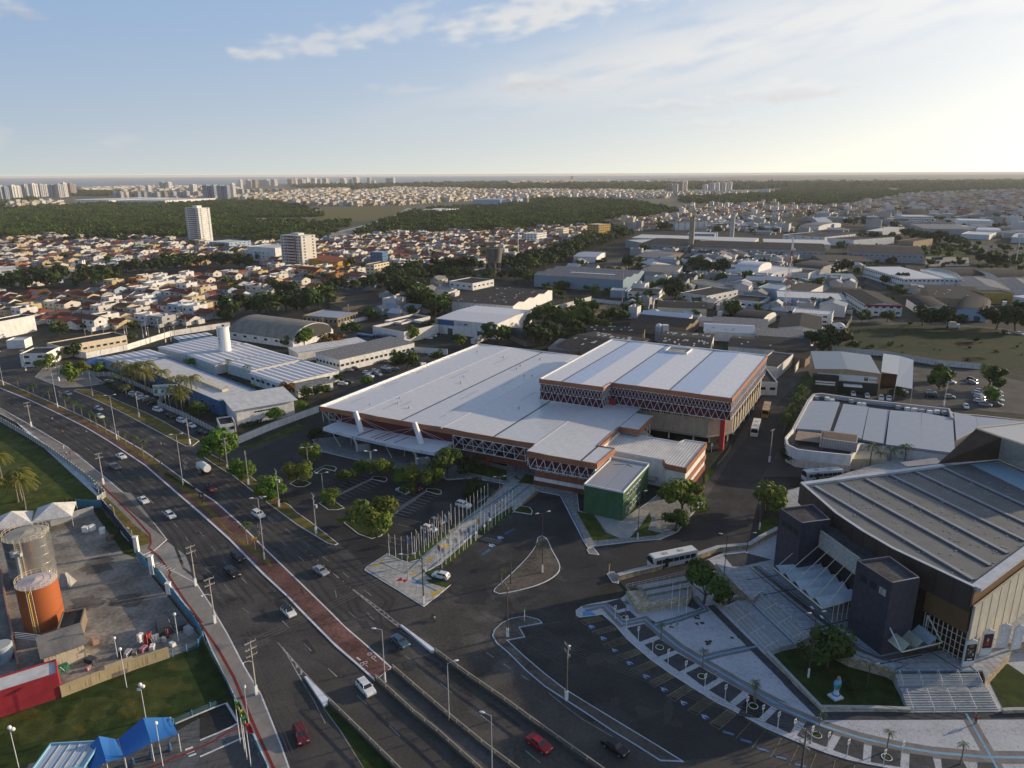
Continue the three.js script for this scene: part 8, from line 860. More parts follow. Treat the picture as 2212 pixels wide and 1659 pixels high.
const SHED=[
['big white depot with a blue and yellow sign panel',['b2',1632,208,2125,256,2422,142],8.6,'gable','w','w',{rh:0.8,door:2,band:0,win:0}],
['wide brown roofed depot with four low gables and white end wall',['a3',-455,1172,52,1210,555,1092],7,'saw','b','w',{rh:1.5,per:17,sky:22,door:0}],['steel blue warehouse with solar panels beside the bare lot',['a3',228,952,965,996,1188,922],9.5,'saw','f','s',{rh:1.6,per:22,sky:10}],['low blue annex in front of the steel blue warehouse',['a3',860,1085,985,1090,1000,1065],5,'flat','s','s'],
['white gabled shed at the edge of the long tree belt',['a3',555,800,745,806,812,765],5.5,'gable','s','w',{}],['brown old shed left of the twin white tent',['a3',870,885,1118,850,1060,805],5,'gable','b','n',{}],['grey old shed behind the twin white tent',['a3',1060,800,1290,815,1240,755],5,'gable','f','n',{}],['grey flat shed below the twin white tent',['a3',1090,935,1385,948,1512,890],5,'mono','f','d',{}],
['dark factory hall left of the concrete chimney tower',['a3',1118,692,1500,712,1505,655],9.5,'gable','k','g',{rh:3,win:8,wy:6,wh:1}],['pale end block of the long dark factory',['a3',985,665,1118,690,1150,645],9,'flat','p','g',{}],['very long dark factory hall right of the chimney tower',['a3',1545,722,2640,755,2640,694],9.5,'gable','k','g',{rh:3,win:24,wy:6,wh:1}],['dark factory hall nearest the truck yard',['a4',755,760,1385,782,1385,716],9.5,'gable','k','g',{rh:3,win:14,wy:6,wh:1}],['long pale roof behind the dark factory',['a3',1040,645,2050,678,2070,650],9.5,'mono','p','c',{rh:0.5}],['long pale roof behind the dark factory, right part',['a4',60,690,610,702,630,668],9,'mono','p','c',{rh:0.4}],['arcaded brown porch in front of the dark factory',['a4',555,838,965,842,972,802],5,'mono','b','n',{win:8,wh:2.4}],
['white church-like hall base with dark windows',['a3',1818,916,2125,952,2225,880],6.5,'flat','w','w',{win:4,wh:2.4,wy:2.4}],['white vaulted upper hall above the white base',['a3',1900,882,2090,896,2165,862],10,'arch','w','w',{rh:3,over:0.2}],['pale flat block by the long yard wall',['a3',1480,1005,1775,1065,1830,1030],4.5,'flat','f','c',{}],['white walled block with patched dark roof',['a3',1440,1105,1660,1135,1735,1060],5,'flat','k','w',{win:3}],['white low office at the head of the street',['a3',1000,1095,1260,1108,1300,1075],4.5,'flat','k','w',{win:5}],['white street office with dark flat roofs',['a3',1825,1160,2105,1185,2160,1140],5,'flat','k','w',{win:5}],['white arched front workshop with dark vault',['a3',1880,1312,2115,1338,2190,1270],4.5,'arch','d','w',{rh:2.6}],
['dark old shed behind the twin arched white roofs',['b3',1250,115,1660,130,1690,70],6,'gable','d','c',{sky:6}],['twin white arched roof shed among dark sheds',['b3',1095,192,1500,222,1585,182],5.5,'saw','w','w',{rh:1.6}],['dark old shed in front of the twin arched white roofs',['b3',1020,240,1490,285,1570,215],5.5,'saw','d','n',{rh:1.4}],['wide dark shed with rows of roof vents behind the centre',['b3',420,425,900,500,1240,385],6,'gable','d','n',{sky:24}],['dark shed right of the clump of trees',['b3',660,310,1130,335,1250,300],6,'gable','d','n',{sky:14}],['dark shed with many pale skylights behind the tall hall',['b3',1245,440,1680,470,1860,345],6,'gable','d','d',{sky:40}],['grey ribbed lean-to at the rear of the centre',['b3',345,458,585,482,760,430],4.5,'mono','f','n',{}],['dark shed left of the ribbed grey roof',['b3',1640,315,2060,335,2110,265],5,'gable','s','d',{sky:6}],['dark roofed shed right behind the tall hall',['b3',1840,440,2220,470,2260,380],5,'gable','d','d',{sky:4}],['grey roofed shed below the arched front workshop',['b3',1700,262,2160,290,2200,240],5,'mono','f','d',{}],
['long ribbed grey roof beside the wide dark tree',['b4',0,345,440,388,490,335],6,'mono','f','w',{rh:0.8}],['dark roof below the long ribbed grey roof',['b4',0,440,430,472,445,405],5.5,'mono','d','n',{}],['hip roofed dark workshop with stained white gable',['b4',172,285,530,310,592,200],6.5,'gable','d','d',{ridge:'z',rh:1.8}],['white boxy annex behind the dark workshop',['b4',290,160,620,185,640,150],6,'flat','p','w',{win:3}],['small white roof beside the brown wall',['b4',520,340,700,355,730,300],4,'flat','f','w',{}],['dark shed in the shaded yard behind the tall hall',['b4',-20,600,165,625,205,500],5,'flat','k','d',{}],['open dark shed in the shaded yard',['b4',215,520,400,545,430,460],4,'mono','d','n',{}],['white and orange corner shop beside the side street',['b4',10,745,170,750,205,610],5,'flat','k','d',{win:2}],
['long building with blue upper band and white base',['a4',165,1142,735,1168,742,1110],8,'flat','p','l',{win:7,wh:0.9}],['pale blue box building left of the lattice mast',['a4',0,1062,180,1078,215,1035],8.5,'flat','l','l',{}],['white building with sloping brown roof by the mast',['a4',195,1085,400,1105,462,1045],6.5,'mono','b','w',{}],['dark roofed white house block beside the court wall',['a4',540,1100,720,1118,810,1062],5.5,'gable','d','w',{}],['two-storey white offices with long balconies',['a4',1218,985,1555,985,1540,890],8,'mono','w','w',{rh:0.5,win:9}],['lower wing of the two-storey white offices',['a4',1560,985,1705,988,1665,915],8,'flat','s','w',{win:4}],['dark vaulted shed right of the white offices',['a4',1690,965,1985,955,1905,895],6.5,'arch','d','d',{rh:3.4}],['dark vaulted shed at the right edge',['a4',1995,975,2290,965,2230,900],6.5,'arch','d','d',{rh:3.4}],['grey gabled shed before the dark vaults',['a4',1730,1065,2105,1082,2060,1000],6,'gable','f','d',{ridge:'z',rh:2.2}],['grey gabled shed at the right edge',['a4',2110,1075,2400,1090,2380,1010],6,'gable','f','d',{ridge:'z',rh:2.2}],['yellow fronted store with dark lattice pattern',['a4',1885,1112,2130,1112,2125,1085],7,'flat','k','y',{door:2}],['wide dark roof behind the arched gables',['a4',1445,1140,1895,1165,1885,1075],6,'mono','d','t',{sky:8}],['vaulted warehouse with plain white arched gable',['a4',1378,1240,1640,1250,1640,1165],5.2,'arch','d','w',{ridge:'z',rh:2.6}],['vaulted warehouse with blue gable and sign',['a4',1642,1252,1910,1275,1895,1165],5.2,'arch','d','l',{ridge:'z',rh:2.6,door:2}],['dark roofed shop with red trim and white upper floor',['a4',902,1200,1205,1208,1215,1098],7,'gable','d','w',{ridge:'z',rh:1.6,win:5}],['low white flat shed with rusty streaks by the mast',['a4',185,928,425,945,430,912],4.5,'flat','k','d',{}],['brown vaulted shed with two pale roof strips',['a4',285,880,520,905,562,852],5,'arch','b','d',{rh:3}],['pale blue flat roof in the walled yard',['a4',590,985,825,992,845,962],4.5,'mono','l','l',{}],
['bright roofed long hall at the right edge',['a4',2120,1130,2420,1180,2500,1080],6,'mono','w','d',{}],['white two-level depot behind the factory',['a4',212,622,560,645,572,602],7,'flat','k','w',{win:5}],['white empty shell behind the factory, right',['a4',582,650,800,668,842,620],8,'flat','k','w',{}],['white vaulted shed far behind the factory',['a4',355,545,510,552,535,520],6,'arch','f','w',{rh:2.6}],['steel blue gabled shed far behind the factory',['a4',515,530,640,532,668,480],7,'gable','s','l',{}],['pale box shed beside hazy trees',['a4',905,590,1038,596,1045,552],8,'flat','p','g',{}],['long four-storey white block in the haze',['a4',1210,470,1465,472,1467,458],13,'flat','p','w',{win:13,wh:1.3}],['white windowless depot in the haze',['a4',1670,502,1962,508,1965,492],9,'flat','p','w',{}],['long grey green terminal roof in the haze',['a4',1385,570,1800,576,1835,545],8,'mono','f','g',{sky:8}],['tan cube building before hazy trees',['a4',1165,672,1295,680,1290,645],8,'flat','k','t',{}],['small white arched shelter in the haze, left',['a4',1815,590,1930,594,1928,572],4,'arch','w','w',{rh:3}],['small white arched shelter in the haze, right',['a4',1940,592,2025,594,2025,572],4,'arch','w','w',{rh:3}],['pale filling station roof beside the hazy highway',['a4',1690,615,1925,625,1930,600],6,'flat','p','w',{}],['grey market roof at the right edge of the haze',['a4',2030,590,2300,610,2300,560],7,'gable','f','d',{}],['pale storage hall far right in the haze',['a4',2110,640,2350,650,2340,615],7,'gable','w','d',{}],
['cream terrace with black flat roof below the houses',['b1',500,452,1050,355,985,318],5.5,'flat','k','c',{win:10,name:'shop_row',cat:'shop row'}],['white fronted shop with black glass at the terrace end',['b1',385,505,495,452,420,395],6,'flat','k','w',{win:2,name:'shop',cat:'shop'}],['large white walled store at the left edge',['b1',-120,265,285,188,250,165],9,'flat','k','w',{name:'store',cat:'store'}],['low store with red stripe at the left edge',['b1',50,400,200,395,190,370],4,'flat','w','w',{name:'store',cat:'store'}],['peeling white roofless walls beside the white depot',['b2',1100,290,1360,340,1500,250],5,'flat','k','d',{par:1.4}],['peeling white walls with open frame behind',['b2',1200,240,1440,185,1640,190],5,'flat','k','d',{par:1.2}],['brick fronted small arch between dark trees',['b3',20,330,160,390,230,340],3.5,'arch','d','n',{rh:2.4}],['dark roofs under the trees behind the gymnasium',['a2',790,1140,1160,1090,1150,1070],5,'mono','k','n',{}],['black roofed block among belt trees',['a2',850,1230,1480,1160,1300,1130],4,'flat','k','n',{}],['white round ended hall near the concrete tank',['a2',1735,1010,1930,1030,2000,985],5,'flat','k','w',{win:4}],
['modern white clinic with dark glass band',['a1',2005,745,2200,765,2330,712],10,'flat','p','w',{win:6,name:'clinic',cat:'clinic'}],['white upper block on the modern clinic',['a2',60,720,290,735,280,700],14,'flat','p','w',{name:'clinic',cat:'clinic'}],['pale blue three-storey block below the tall tower',['a1',1735,680,1900,690,1960,665],9,'flat','p','l',{win:5,name:'apartment_block',cat:'apartment block'}],['navy and white apartment block',['a2',1080,768,1180,770,1255,758],15,'flat','p','b',{win:4,wh:1.3,name:'apartment_block',cat:'apartment block'}],['white and cream four-storey block before the navy block',['a2',1042,868,1112,872,1235,848],12,'flat','k','c',{win:2,name:'apartment_block',cat:'apartment block'}],['low white and blue apartment row beside the concrete tank',['a2',1835,830,1945,838,2035,822],9,'flat','p','w',{win:5,name:'apartment_block',cat:'apartment block'}],['yellow striped apartment tower by the tree belt',['a3',668,535,765,540,800,528],22,'flat','p','y',{win:4,wh:1.4,name:'apartment_block',cat:'apartment block'}],['white four-storey flats left of the yellow tower',['a3',140,612,250,616,288,600],12,'flat','p','w',{win:4,name:'apartment_block',cat:'apartment block'}],['cream flats left of the yellow tower',['a3',395,570,470,572,505,562],12,'flat','p','c',{win:4,name:'apartment_block',cat:'apartment block'}],['white offices far behind the chimney tower',['a3',1335,510,1400,520,1498,492],12,'mono','b','w',{win:3}],['pale row with white piers behind the chimney tower',['a3',1500,612,1725,618,1725,602],6,'flat','p','l',{win:8}],['dark glass cube house front among houses',['a1',590,845,680,842,690,832],7,'flat','k','w',{win:1,wh:3,name:'office_building',cat:'office building'}],['orange and yellow church-like building among the houses',['a2',790,850,935,820,900,770],6,'mono','t','y',{rh:3,name:'hall_building',cat:'hall'}],['white flat blocks at the left edge among houses',['a1',-60,920,165,905,170,880],8,'flat','p','w',{win:4,name:'apartment_block',cat:'apartment block'}]];
const FOOT=[];for(const s of SHED){const r=shed(...s);FOOT.push(...[0.2,0.5,0.8].map((k)=>{const p=r.t.position,y=r.t.rotation.y,x=r.L*k,z=r.W / 2;return[p.x + x*Math.cos(y)+ z*Math.sin(y),p.z - x*Math.sin(y)+ z*Math.cos(y),Math.max(r.W,r.L*0.36)*0.5];}));if(s[0].startsWith('big white')){const sg=sign('',22,2.9,{px:128,draw:(x,w,h)=>{x.fillStyle='#c9a94e';x.fillRect(0,0,w*0.07,h);x.fillStyle='#2d5a96';x.fillRect(w*0.07,0,w*0.5,h);x.fillStyle='#d9d9d9';x.fillRect(w*0.57,0,w*0.43,h);x.fillStyle='#333';x.font=`italic bold ${h * 0.32}px sans-serif`;x.fillText('MOBLA',w*0.66,h*0.68);x.fillStyle='#35517a';x.fillRect(w*0.86,h*0.42,w*0.1,h*0.28);}});const m=mesh('sign_panel',sg.g,sg.m,r.t);m.position.set(r.L*0.74,5.3,r.fz +(r.fz>1?0.12:-0.12));if(r.fz<1)m.rotation.y=Math.PI;}if(s[0].includes('red trim'))mesh('red_band',box(r.L + 0.6,1.1,0.3,r.L / 2,6,r.fz),W_.r,r.t);if(s[0].includes('solar'))mesh('solar_panel',box(r.L*0.5,0.1,5,r.L*0.42,10.6,r.W*0.32),C.darkGlass,r.t);if(s[0].includes('blue upper'))mesh('white_base',box(r.L + 0.1,3.4,0.2,r.L / 2,0,r.fz),C.whiteWall,r.t);}
{// bank with dark portal, slanted canopy
const r=shed('bank with blue grey roof, white sign band and dark glass portal',['b4',480,628,1022,668,1045,522],9.3,'gable','l','t',{ridge:'z',rh:0.9,over:0.1,name:'bank',cat:'bank'}),f=r.fz,d=f>1?1:-1;mesh('glass_front',box(r.L*0.98,5,0.2,r.L / 2,0,f),mat(0.02,0.035,0.03,null,{roughness:0.2}),r.t);const sg=sign('',r.L*0.92,2.6,{px:96,bg:'#d6dade',draw:(x,w,h)=>{x.fillStyle='#d6dade';x.fillRect(0,0,w,h);x.fillStyle='#1d2a2a';x.fillRect(w*0.79,h*0.2,h*0.55,h*0.55);x.fillStyle='#d6dade';x.fillRect(w*0.79 + h*0.14,h*0.3,h*0.28,h*0.1);x.fillStyle='#1d2a2a';x.font=`bold ${h * 0.34}px sans-serif`;x.fillText('Banese',w*0.79 + h*0.7,h*0.66);}});const m=mesh('sign_band',sg.g,sg.m,r.t);m.position.set(r.L / 2,5.3,f + d*0.14);if(d<0)m.rotation.y=Math.PI;mesh('portal',box(10,7.4,3,r.L*(d>0?0.17:0.83),0,f + d*1.2),C.black,r.t);for(const y of[3.6,4.6])mesh('white_canopy',box(7.6,0.55,0.6,r.L*(d>0?0.17:0.83),y,f + d*2.8),C.white,r.t);mesh('white_canopy',box(7,0.5,3,r.L*0.4,3.6,f + d*1.4),C.white,r.t);
const g=[...S('b4',1028,652,8)],P=[['b4',1028,652,8],['b4',1165,674,7],['b4',1185,520,7],['b4',1045,498,8]].map((q)=>{const p=S(...q);return[p[0]- g[0],q[3],p[1]- g[1]];}),Q=[['b4',1146,768,6],['b4',1286,792,6],['b4',1296,552,6.4],['b4',1186,520,6.9]].map((q)=>{const p=S(...q);return[p[0]- g[0],q[3],p[1]- g[1]];});const t=thing('parking_canopy','slanting grey metal canopy beside the bank','canopy',g);for(const k of[P,Q]){const ge=new THREE.BufferGeometry();ge.setAttribute('position',new THREE.Float32BufferAttribute([0,1,2,0,2,3].flatMap((i)=>k[i]),3));ge.computeVertexNormals();mesh('roof_sheet',muv(ge),R_.s,t);for(const i of[0,1,2,3])mesh('post',cyl(0.12,0.12,k[i][1],k[i][0],0,k[i][2],6),C.galv,t);}mesh('brick_back',box(9,5.5,0.3,8,0,-6),mat(0.16,0.07,0.045,'stain'),t);}
{// many-bayed white roof building
const wp=SS('b4',[300,1120,425,885,470,835,530,828,930,880,1125,905,1590,955,1640,985,1830,995,2400,1060,2350,1330,1640,1330,1360,1300,860,1235,780,1330,480,1310,330,1290,250,1250,235,1195],6),o=wp[0],L=(p)=>p.map((v)=>[v[0]- o[0],v[1]- o[1]]);const t=thing('bayed_building','long white building roofed in several pale bays behind the theatre','commercial building',o);mesh('wall',slabGeo(L(wp),0,5.5),C.dirtyWhite,t);mesh('roof_deck',sheetGeo(insetPoly(L(wp),0.6),5.54),C.black,t);
for(const[l,y]of[[[325,1122,600,1140,682,900,437,890],6.3],[[632,1146,865,1205,922,942,716,915],6.3],[[872,1212,1050,1245,1094,968,926,946],6.1],[[1066,1252,1352,1288,1362,988,1100,968],6.4],[[1352,1288,1640,1325,1622,1035,1364,988],6.4],[[1650,1205,1830,1112,1812,1022,1632,985],6.2],[[1832,1112,2300,1150,2300,1070,1814,1022],6.0],[[925,905,1110,930,1112,900,935,880],6.2]])mesh('roof_bay',slabGeo(L(SS('b4',l,y)),5.4,y),mat(0.29,0.32,0.38,'panel',{roughness:0.45}),t);
mesh('white_band',slabGeo(strip(L(SS('b4',[300,1120,235,1195,250,1250,330,1290,480,1310,780,1340],7)),0.5),3.6,7),C.whiteWall,t);mesh('parapet',slabGeo(strip(L(SS('b4',[300,1120,425,885,470,835,530,828,930,885,1125,905,1590,955,1620,1030],7)),0.9),5.5,7),mat(0.5,0.49,0.47,'ribs'),t);const bx=L(SS('b4',[520,1200,830,1245,835,1170,540,1135],8.5));mesh('roof_box',slabGeo(bx,5.5,8.5),mat(0.33,0.33,0.34,'ribs'),t);mesh('rusty_roof',sheetGeo(L(SS('b4',[528,1195,822,1235,826,1178,545,1142],8.5)),8.53),mat(0.14,0.10,0.075,'weather'),t);mesh('stained_slab',sheetGeo(L(SS('b4',[310,1215,515,1240,530,1160,335,1140],6.5)),6.5),mat(0.28,0.22,0.17,'weather'),t);[[490,862],[580,870],[620,885],[780,890],[850,915],[880,918],[1170,940],[1245,955],[1305,962],[1365,970],[1430,980],[1490,978],[1555,985]].forEach(([x,y],i)=>{const p=L([S('b4',x,y,6.3)])[0];mesh('air_unit',box(1.6,1.2,1.3,p[0],5.5,p[1]),i % 3?C.white:C.galv,t);});for(const[x,y,w]of[[410,1400,4],[535,1420,9],[670,1440,3],[730,1450,3]]){const p=L([S('b4',x,y - 20,0)])[0];mesh('shopfront',box(w*0.8,2.8,0.4,p[0],0,p[1]- 1,-0.2),mat(0.08,0.05,0.035),t);}mesh('shop_wall',slabGeo(L(SS('b4',[330,1380,640,1420,780,1460,1060,1460,1060,1400,800,1380,500,1340],0)),0,3.4),C.creamWall,t);}
{// towers and masts
const ct=(s,x,y,H,r,label,m)=>{const t=thing('concrete_tower',label,'water tower',S(s,x,y));mesh('shaft',cyl(r,r*0.96,H,0,0,0,20),m,t);mesh('cap',cyl(r*1.06,r*1.06,1,0,H - 1,0,20),m,t);for(let i=1;i<4;i++)mesh('ring',cyl(r*1.01,r*1.01,0.3,0,H*i / 4,0,20),C.concrete,t);};ct('a3',1525,775,41,3.0,'tall beige concrete chimney-like water tower by the dark factory',mat(0.33,0.27,0.19,'weather'));ct('a3',1865,640,31.5,3.2,'white and grey concrete tower behind the factory',mat(0.46,0.45,0.43,'weather'));
{const t=thing('old_water_tower','old concrete water tower on splayed legs with plants on top','water tower',S('a2',2112,962));const m=mat(0.15,0.135,0.115,'weather');for(let i=0;i<8;i++){const a=i*0.785;mesh('leg',bar([Math.cos(a)*4.4,0,Math.sin(a)*4.4],[Math.cos(a)*5.6,12,Math.sin(a)*5.6],0.6,4),m,t);}mesh('tank',cyl(5.8,7.4,12.5,0,12,0,24),m,t);mesh('rim',cyl(7.5,7.5,0.8,0,24.2,0,24),m,t);mesh('core',cyl(1.4,1.4,12,0,0,0,10),m,t);mesh('ring_beam',cyl(5.2,5.2,0.6,0,6,0,16),m,t);const g=crownGeo(5,6,2,24.5,9,200,0.5,GREEN.mid);mesh('weeds',g,M_LEAF,t);}
{const t=thing('lattice_mast','red and white lattice telecom mast','mast',S('a4',232,1290));const n=12,H=49.5;for(let i=0;i<n;i++){const k0=i / n,k1=(i + 1)/ n,w=(k)=>mix(3.4,0.35,Math.pow(k,0.6)),g=[];for(let c=0;c<3;c++){const a=c*2.094,b=a + 2.094,P=(q,k)=>[Math.cos(q)*w(k),k*H,Math.sin(q)*w(k)];g.push(bar(P(a,k0),P(a,k1),0.14),bar(P(a,k0),P(b,k1),0.08),bar(P(b,k0),P(a,k1),0.08),bar(P(a,k1),P(b,k1),0.08));}mesh('mast_section',join(g),Math.floor(i / 2)% 2?C.white:mat(0.36,0.09,0.06),t);}for(const[y,x]of[[42,1],[38,2]]){const d=new THREE.SphereGeometry(0.7,10,8);d.scale(1,1,0.4);d.translate(x,y,1);mesh('dish',flat(d),C.white,t);}mesh('tip',bar([0,H,0],[0,H + 6,0],0.08),C.red,t);}
for(const[s,x,y,H,l]of[['a3',95,830,26,'red and white slim mast among the houses'],['a4',2140,870,28,'hazy lattice pole with sign box at the right edge'],['a4',1175,530,16,'hazy white sign pylon by the long white block']]){const t=thing('mast',l,'mast',S(s,x,y));mesh('pole',cyl(0.5,0.35,H,0,0,0,8),C.dirtyWhite,t);if(s==='a4')mesh('sign_box',box(5,4,1,0,H - 2,0),C.white,t);else mesh('red_band',cyl(0.52,0.46,H*0.3,0,0,0,8),C.red,t);}
{const p=S('b3',1255,395),t=thing('tank_tower','small white tank tower with domed silo among the dark sheds','water tower',p);mesh('tower',box(3.2,9,3.2,3.6,0,0),C.dirtyWhite,t);mesh('silo',cyl(1.7,1.7,8,0,0,0,14),C.galv,t);const d=new THREE.SphereGeometry(1.75,14,6,0,6.3,0,1.57);d.translate(0,8,0);mesh('dome',flat(d),C.white,t);}
}
// ---------- houses, tower blocks, woods ----------
const inPoly=(p,q)=>{let c=false;for(let i=0,j=q.length - 1;i<q.length;j=i++)if((q[i][1]>p[1])!==(q[j][1]>p[1])&&p[0]<(q[j][0]- q[i][0])*(p[1]- q[i][1])/(q[j][1]- q[i][1])+ q[i][0])c=!c;return c;};
const HK=['gable','gable2','hip','flat2','mono','gablez'];const HG={};
function houseGeo(k){if(HG[k])return HG[k];const two=k.endsWith('2'),h=two?5.8:3.1,w=5,d=4.6,rh=k==='mono'?1:1.7,e=0.45;const tri=(a)=>{const g=new THREE.BufferGeometry();g.setAttribute('position',new THREE.Float32BufferAttribute(a,3));g.computeVertexNormals();return muv(g);};const q=(a,b,c,f)=>[...a,...b,...c,...a,...c,...f];let wall=[box(2*w,h,2*d),box(2.6,2.5,4.4,w + 1.2,0,-1.6),box(3.4,2.2,0.2,3.2,0,d + 2.2),box(0.2,2.2,2.2,w - 0.1,0,d + 1.1)],roof;
if(k.startsWith('gable')){const R=[[-w - e,h - 0.2,d + e],[w + e,h - 0.2,d + e],[w + e,h + rh,0],[-w - e,h + rh,0],[w + e,h - 0.2,-d - e],[-w - e,h - 0.2,-d - e]];roof=tri([...q(R[0],R[1],R[2],R[3]),...q(R[3],R[2],R[4],R[5])]);wall.push(tri([w,h,d,w,h,-d,w,h + rh - 0.15,0,-w,h,-d,-w,h,d,-w,h + rh - 0.15,0]));}else if(k==='hip'){const y=h - 0.2,A=[-w - e,y,d + e],B=[w + e,y,d + e],Cc=[w + e,y,-d - e],D=[-w - e,y,-d - e],P=[-1,h + rh,0],Q=[1,h + rh,0];roof=tri([...q(A,B,Q,P),...q(Cc,D,P,Q),...B,...Cc,...Q,...D,...A,...P]);}else if(k==='mono')roof=tri(q([-w - e,h,d + e],[w + e,h,d + e],[w + e,h + rh,-d - e],[-w - e,h + rh,-d - e]));else{roof=join([box(2*w - 0.5,0.1,2*d - 0.5,0,h,0)]);wall.push(box(2*w,0.7,0.2,0,h,d - 0.1),box(2*w,0.7,0.2,0,h,-d + 0.1),box(0.2,0.7,2*d,w - 0.1,h,0),box(0.2,0.7,2*d,-w + 0.1,h,0),box(1.6,1.5,1.6,1.5,h,-1));}
const win=[];for(let f=0;f<(two?2:1);f++){for(const x of[-2.8,2.4])win.push(box(1.5,1.1,0.1,x,1.1 + f*2.7,d + 0.02));win.push(box(0.1,1.1,1.5,w + 0.02,1.1 + f*2.7,0.5));}return HG[k]={wall:join(wall),roof,win,door:box(1,2.1,0.1,-0.2,0,d + 0.03)};}
const HW=[['white',mat(0.72,0.69,0.64,'stain')],['off-white',mat(0.58,0.54,0.47,'weather')],['cream',mat(0.56,0.45,0.28,'stain')],['pale grey',mat(0.40,0.38,0.36,'weather')],['pale yellow',mat(0.52,0.42,0.22,'stain')],['orange',mat(0.36,0.17,0.07,'stain')],['pale blue',mat(0.36,0.44,0.52,'stain')]],HR=[['red tiled',C.roofTile],['dark red tiled',C.roofTile2],['orange tiled',C.roofTile3],['brown tiled',mat(0.13,0.07,0.045,'tiles')],['grey sheet',C.roofFibre]];
const HREG=[
['before the wooded avenue',SS('a1',[-400,1500,-300,1120,0,1120,560,1120,900,1040,1500,990,2050,930,'a2',200,900,760,920,1100,930,1230,990,1120,1060,400,1090,0,1150,'a1',1880,1180,1850,1330,1600,1370,1100,1410,480,1420,0,1290])],
['beyond the wooded avenue',SS('a1',[-500,1050,-400,640,0,690,420,630,900,650,1400,670,1560,690,1990,720,'a2',300,700,640,690,950,650,1250,620,1700,610,2212,600,'a3',300,575,640,560,650,640,300,790,0,860,'a2',2030,900,1250,930,760,890,300,880,0,830,'a1',2000,850,1500,880,900,950,300,1040])]];
const bakePos=[],bakeCol=[],bakeNor=[];const lin=(m)=>[m.color.r*0.62,m.color.g*0.62,m.color.b*0.62];
function bake(g,M,c){const p=g.attributes.position,n=g.attributes.normal,v=new THREE.Vector3(),N=new THREE.Matrix3().getNormalMatrix(M);for(let i=0;i<p.count;i++){v.fromBufferAttribute(p,i).applyMatrix4(M);bakePos.push(v.x,v.y,v.z);v.fromBufferAttribute(n,i).applyMatrix3(N).normalize();bakeNor.push(v.x,v.y,v.z);bakeCol.push(...c);}}
const garden=[];const rH=mulberry(404);
{
const cu=Math.cos(CCT),su=Math.sin(CCT),all=[];
for(const[where,poly]of HREG){const loc=poly.map(([x,z])=>[x*cu - z*su,x*su + z*cu]);const xs=loc.map((p)=>p[0]),zs=loc.map((p)=>p[1]);let row=0;for(let z=Math.max(...zs);z>Math.min(...zs);row++){let col=0;for(let x=Math.min(...xs);x<Math.max(...xs);x +=10.6 + rH()*3){const lx=x +(rH()- 0.5)*2,lz=z +(rH()- 0.5)*3.4,p=[lx*cu + lz*su,-lx*su + lz*cu];if(!inPoly(p,poly)||FOOT.some((f)=>dist(p,f)<f[2]+ 5)){continue;}if(rH()<0.09){garden.push([p,2.8 + rH()*3.2]);continue;}all.push({p,where,row,col:col++,d:Math.hypot(...p)});if(rH()<0.16)garden.push([[p[0]+ 6,p[1]+ 5],1.8 + rH()*2]);}z -=row % 2?17:11;}}
all.sort((a,b)=>a.d - b.d);const off=CCT;
all.forEach((h,i)=>{const r=rH(),k=HK[r<0.24?0:r<0.42?1:r<0.56?2:r<0.74?3:r<0.84?4:5],G=houseGeo(k),w=HW[[0,0,0,0,0,1,1,1,1,2,2,3,3,4,5,6][Math.floor(rH()*16)]],ro=k==='flat2'?['flat',rH()<0.5?R_.p:R_.k]:HR[[0,0,0,1,1,1,2,3,3,4][Math.floor(rH()*10)]],yaw=off +(k==='gablez'?Math.PI / 2:0)+(rH()- 0.5)*0.1,sx=0.9 + rH()*0.35,sz=0.85 + rH()*0.4,sy=0.9 + rH()*0.3;
if(i<300){const t=thing('house',`${w[0]} house, ${ro[0]} roof, ${ord(h.col)} from left, ${ord(h.row)} row ${h.where}`,'house',h.p,yaw,'houses of the low town');t.scale.set(sx,sy,sz);mesh('wall',G.wall,w[1],t);mesh('roof',G.roof,ro[1],t);for(const g of G.win)mesh('window',g,C.glass,t);mesh('door',G.door,C.trunk,t);}
else{const M=new THREE.Matrix4().compose(new THREE.Vector3(h.p[0],0,h.p[1]),new THREE.Quaternion().setFromAxisAngle(new THREE.Vector3(0,1,0),yaw),new THREE.Vector3(sx,sy,sz));bake(G.wall,M,lin(w[1]));bake(G.roof,M,lin(ro[1]));for(const g of G.win)bake(g,M,[0.03,0.03,0.035]);}});
}
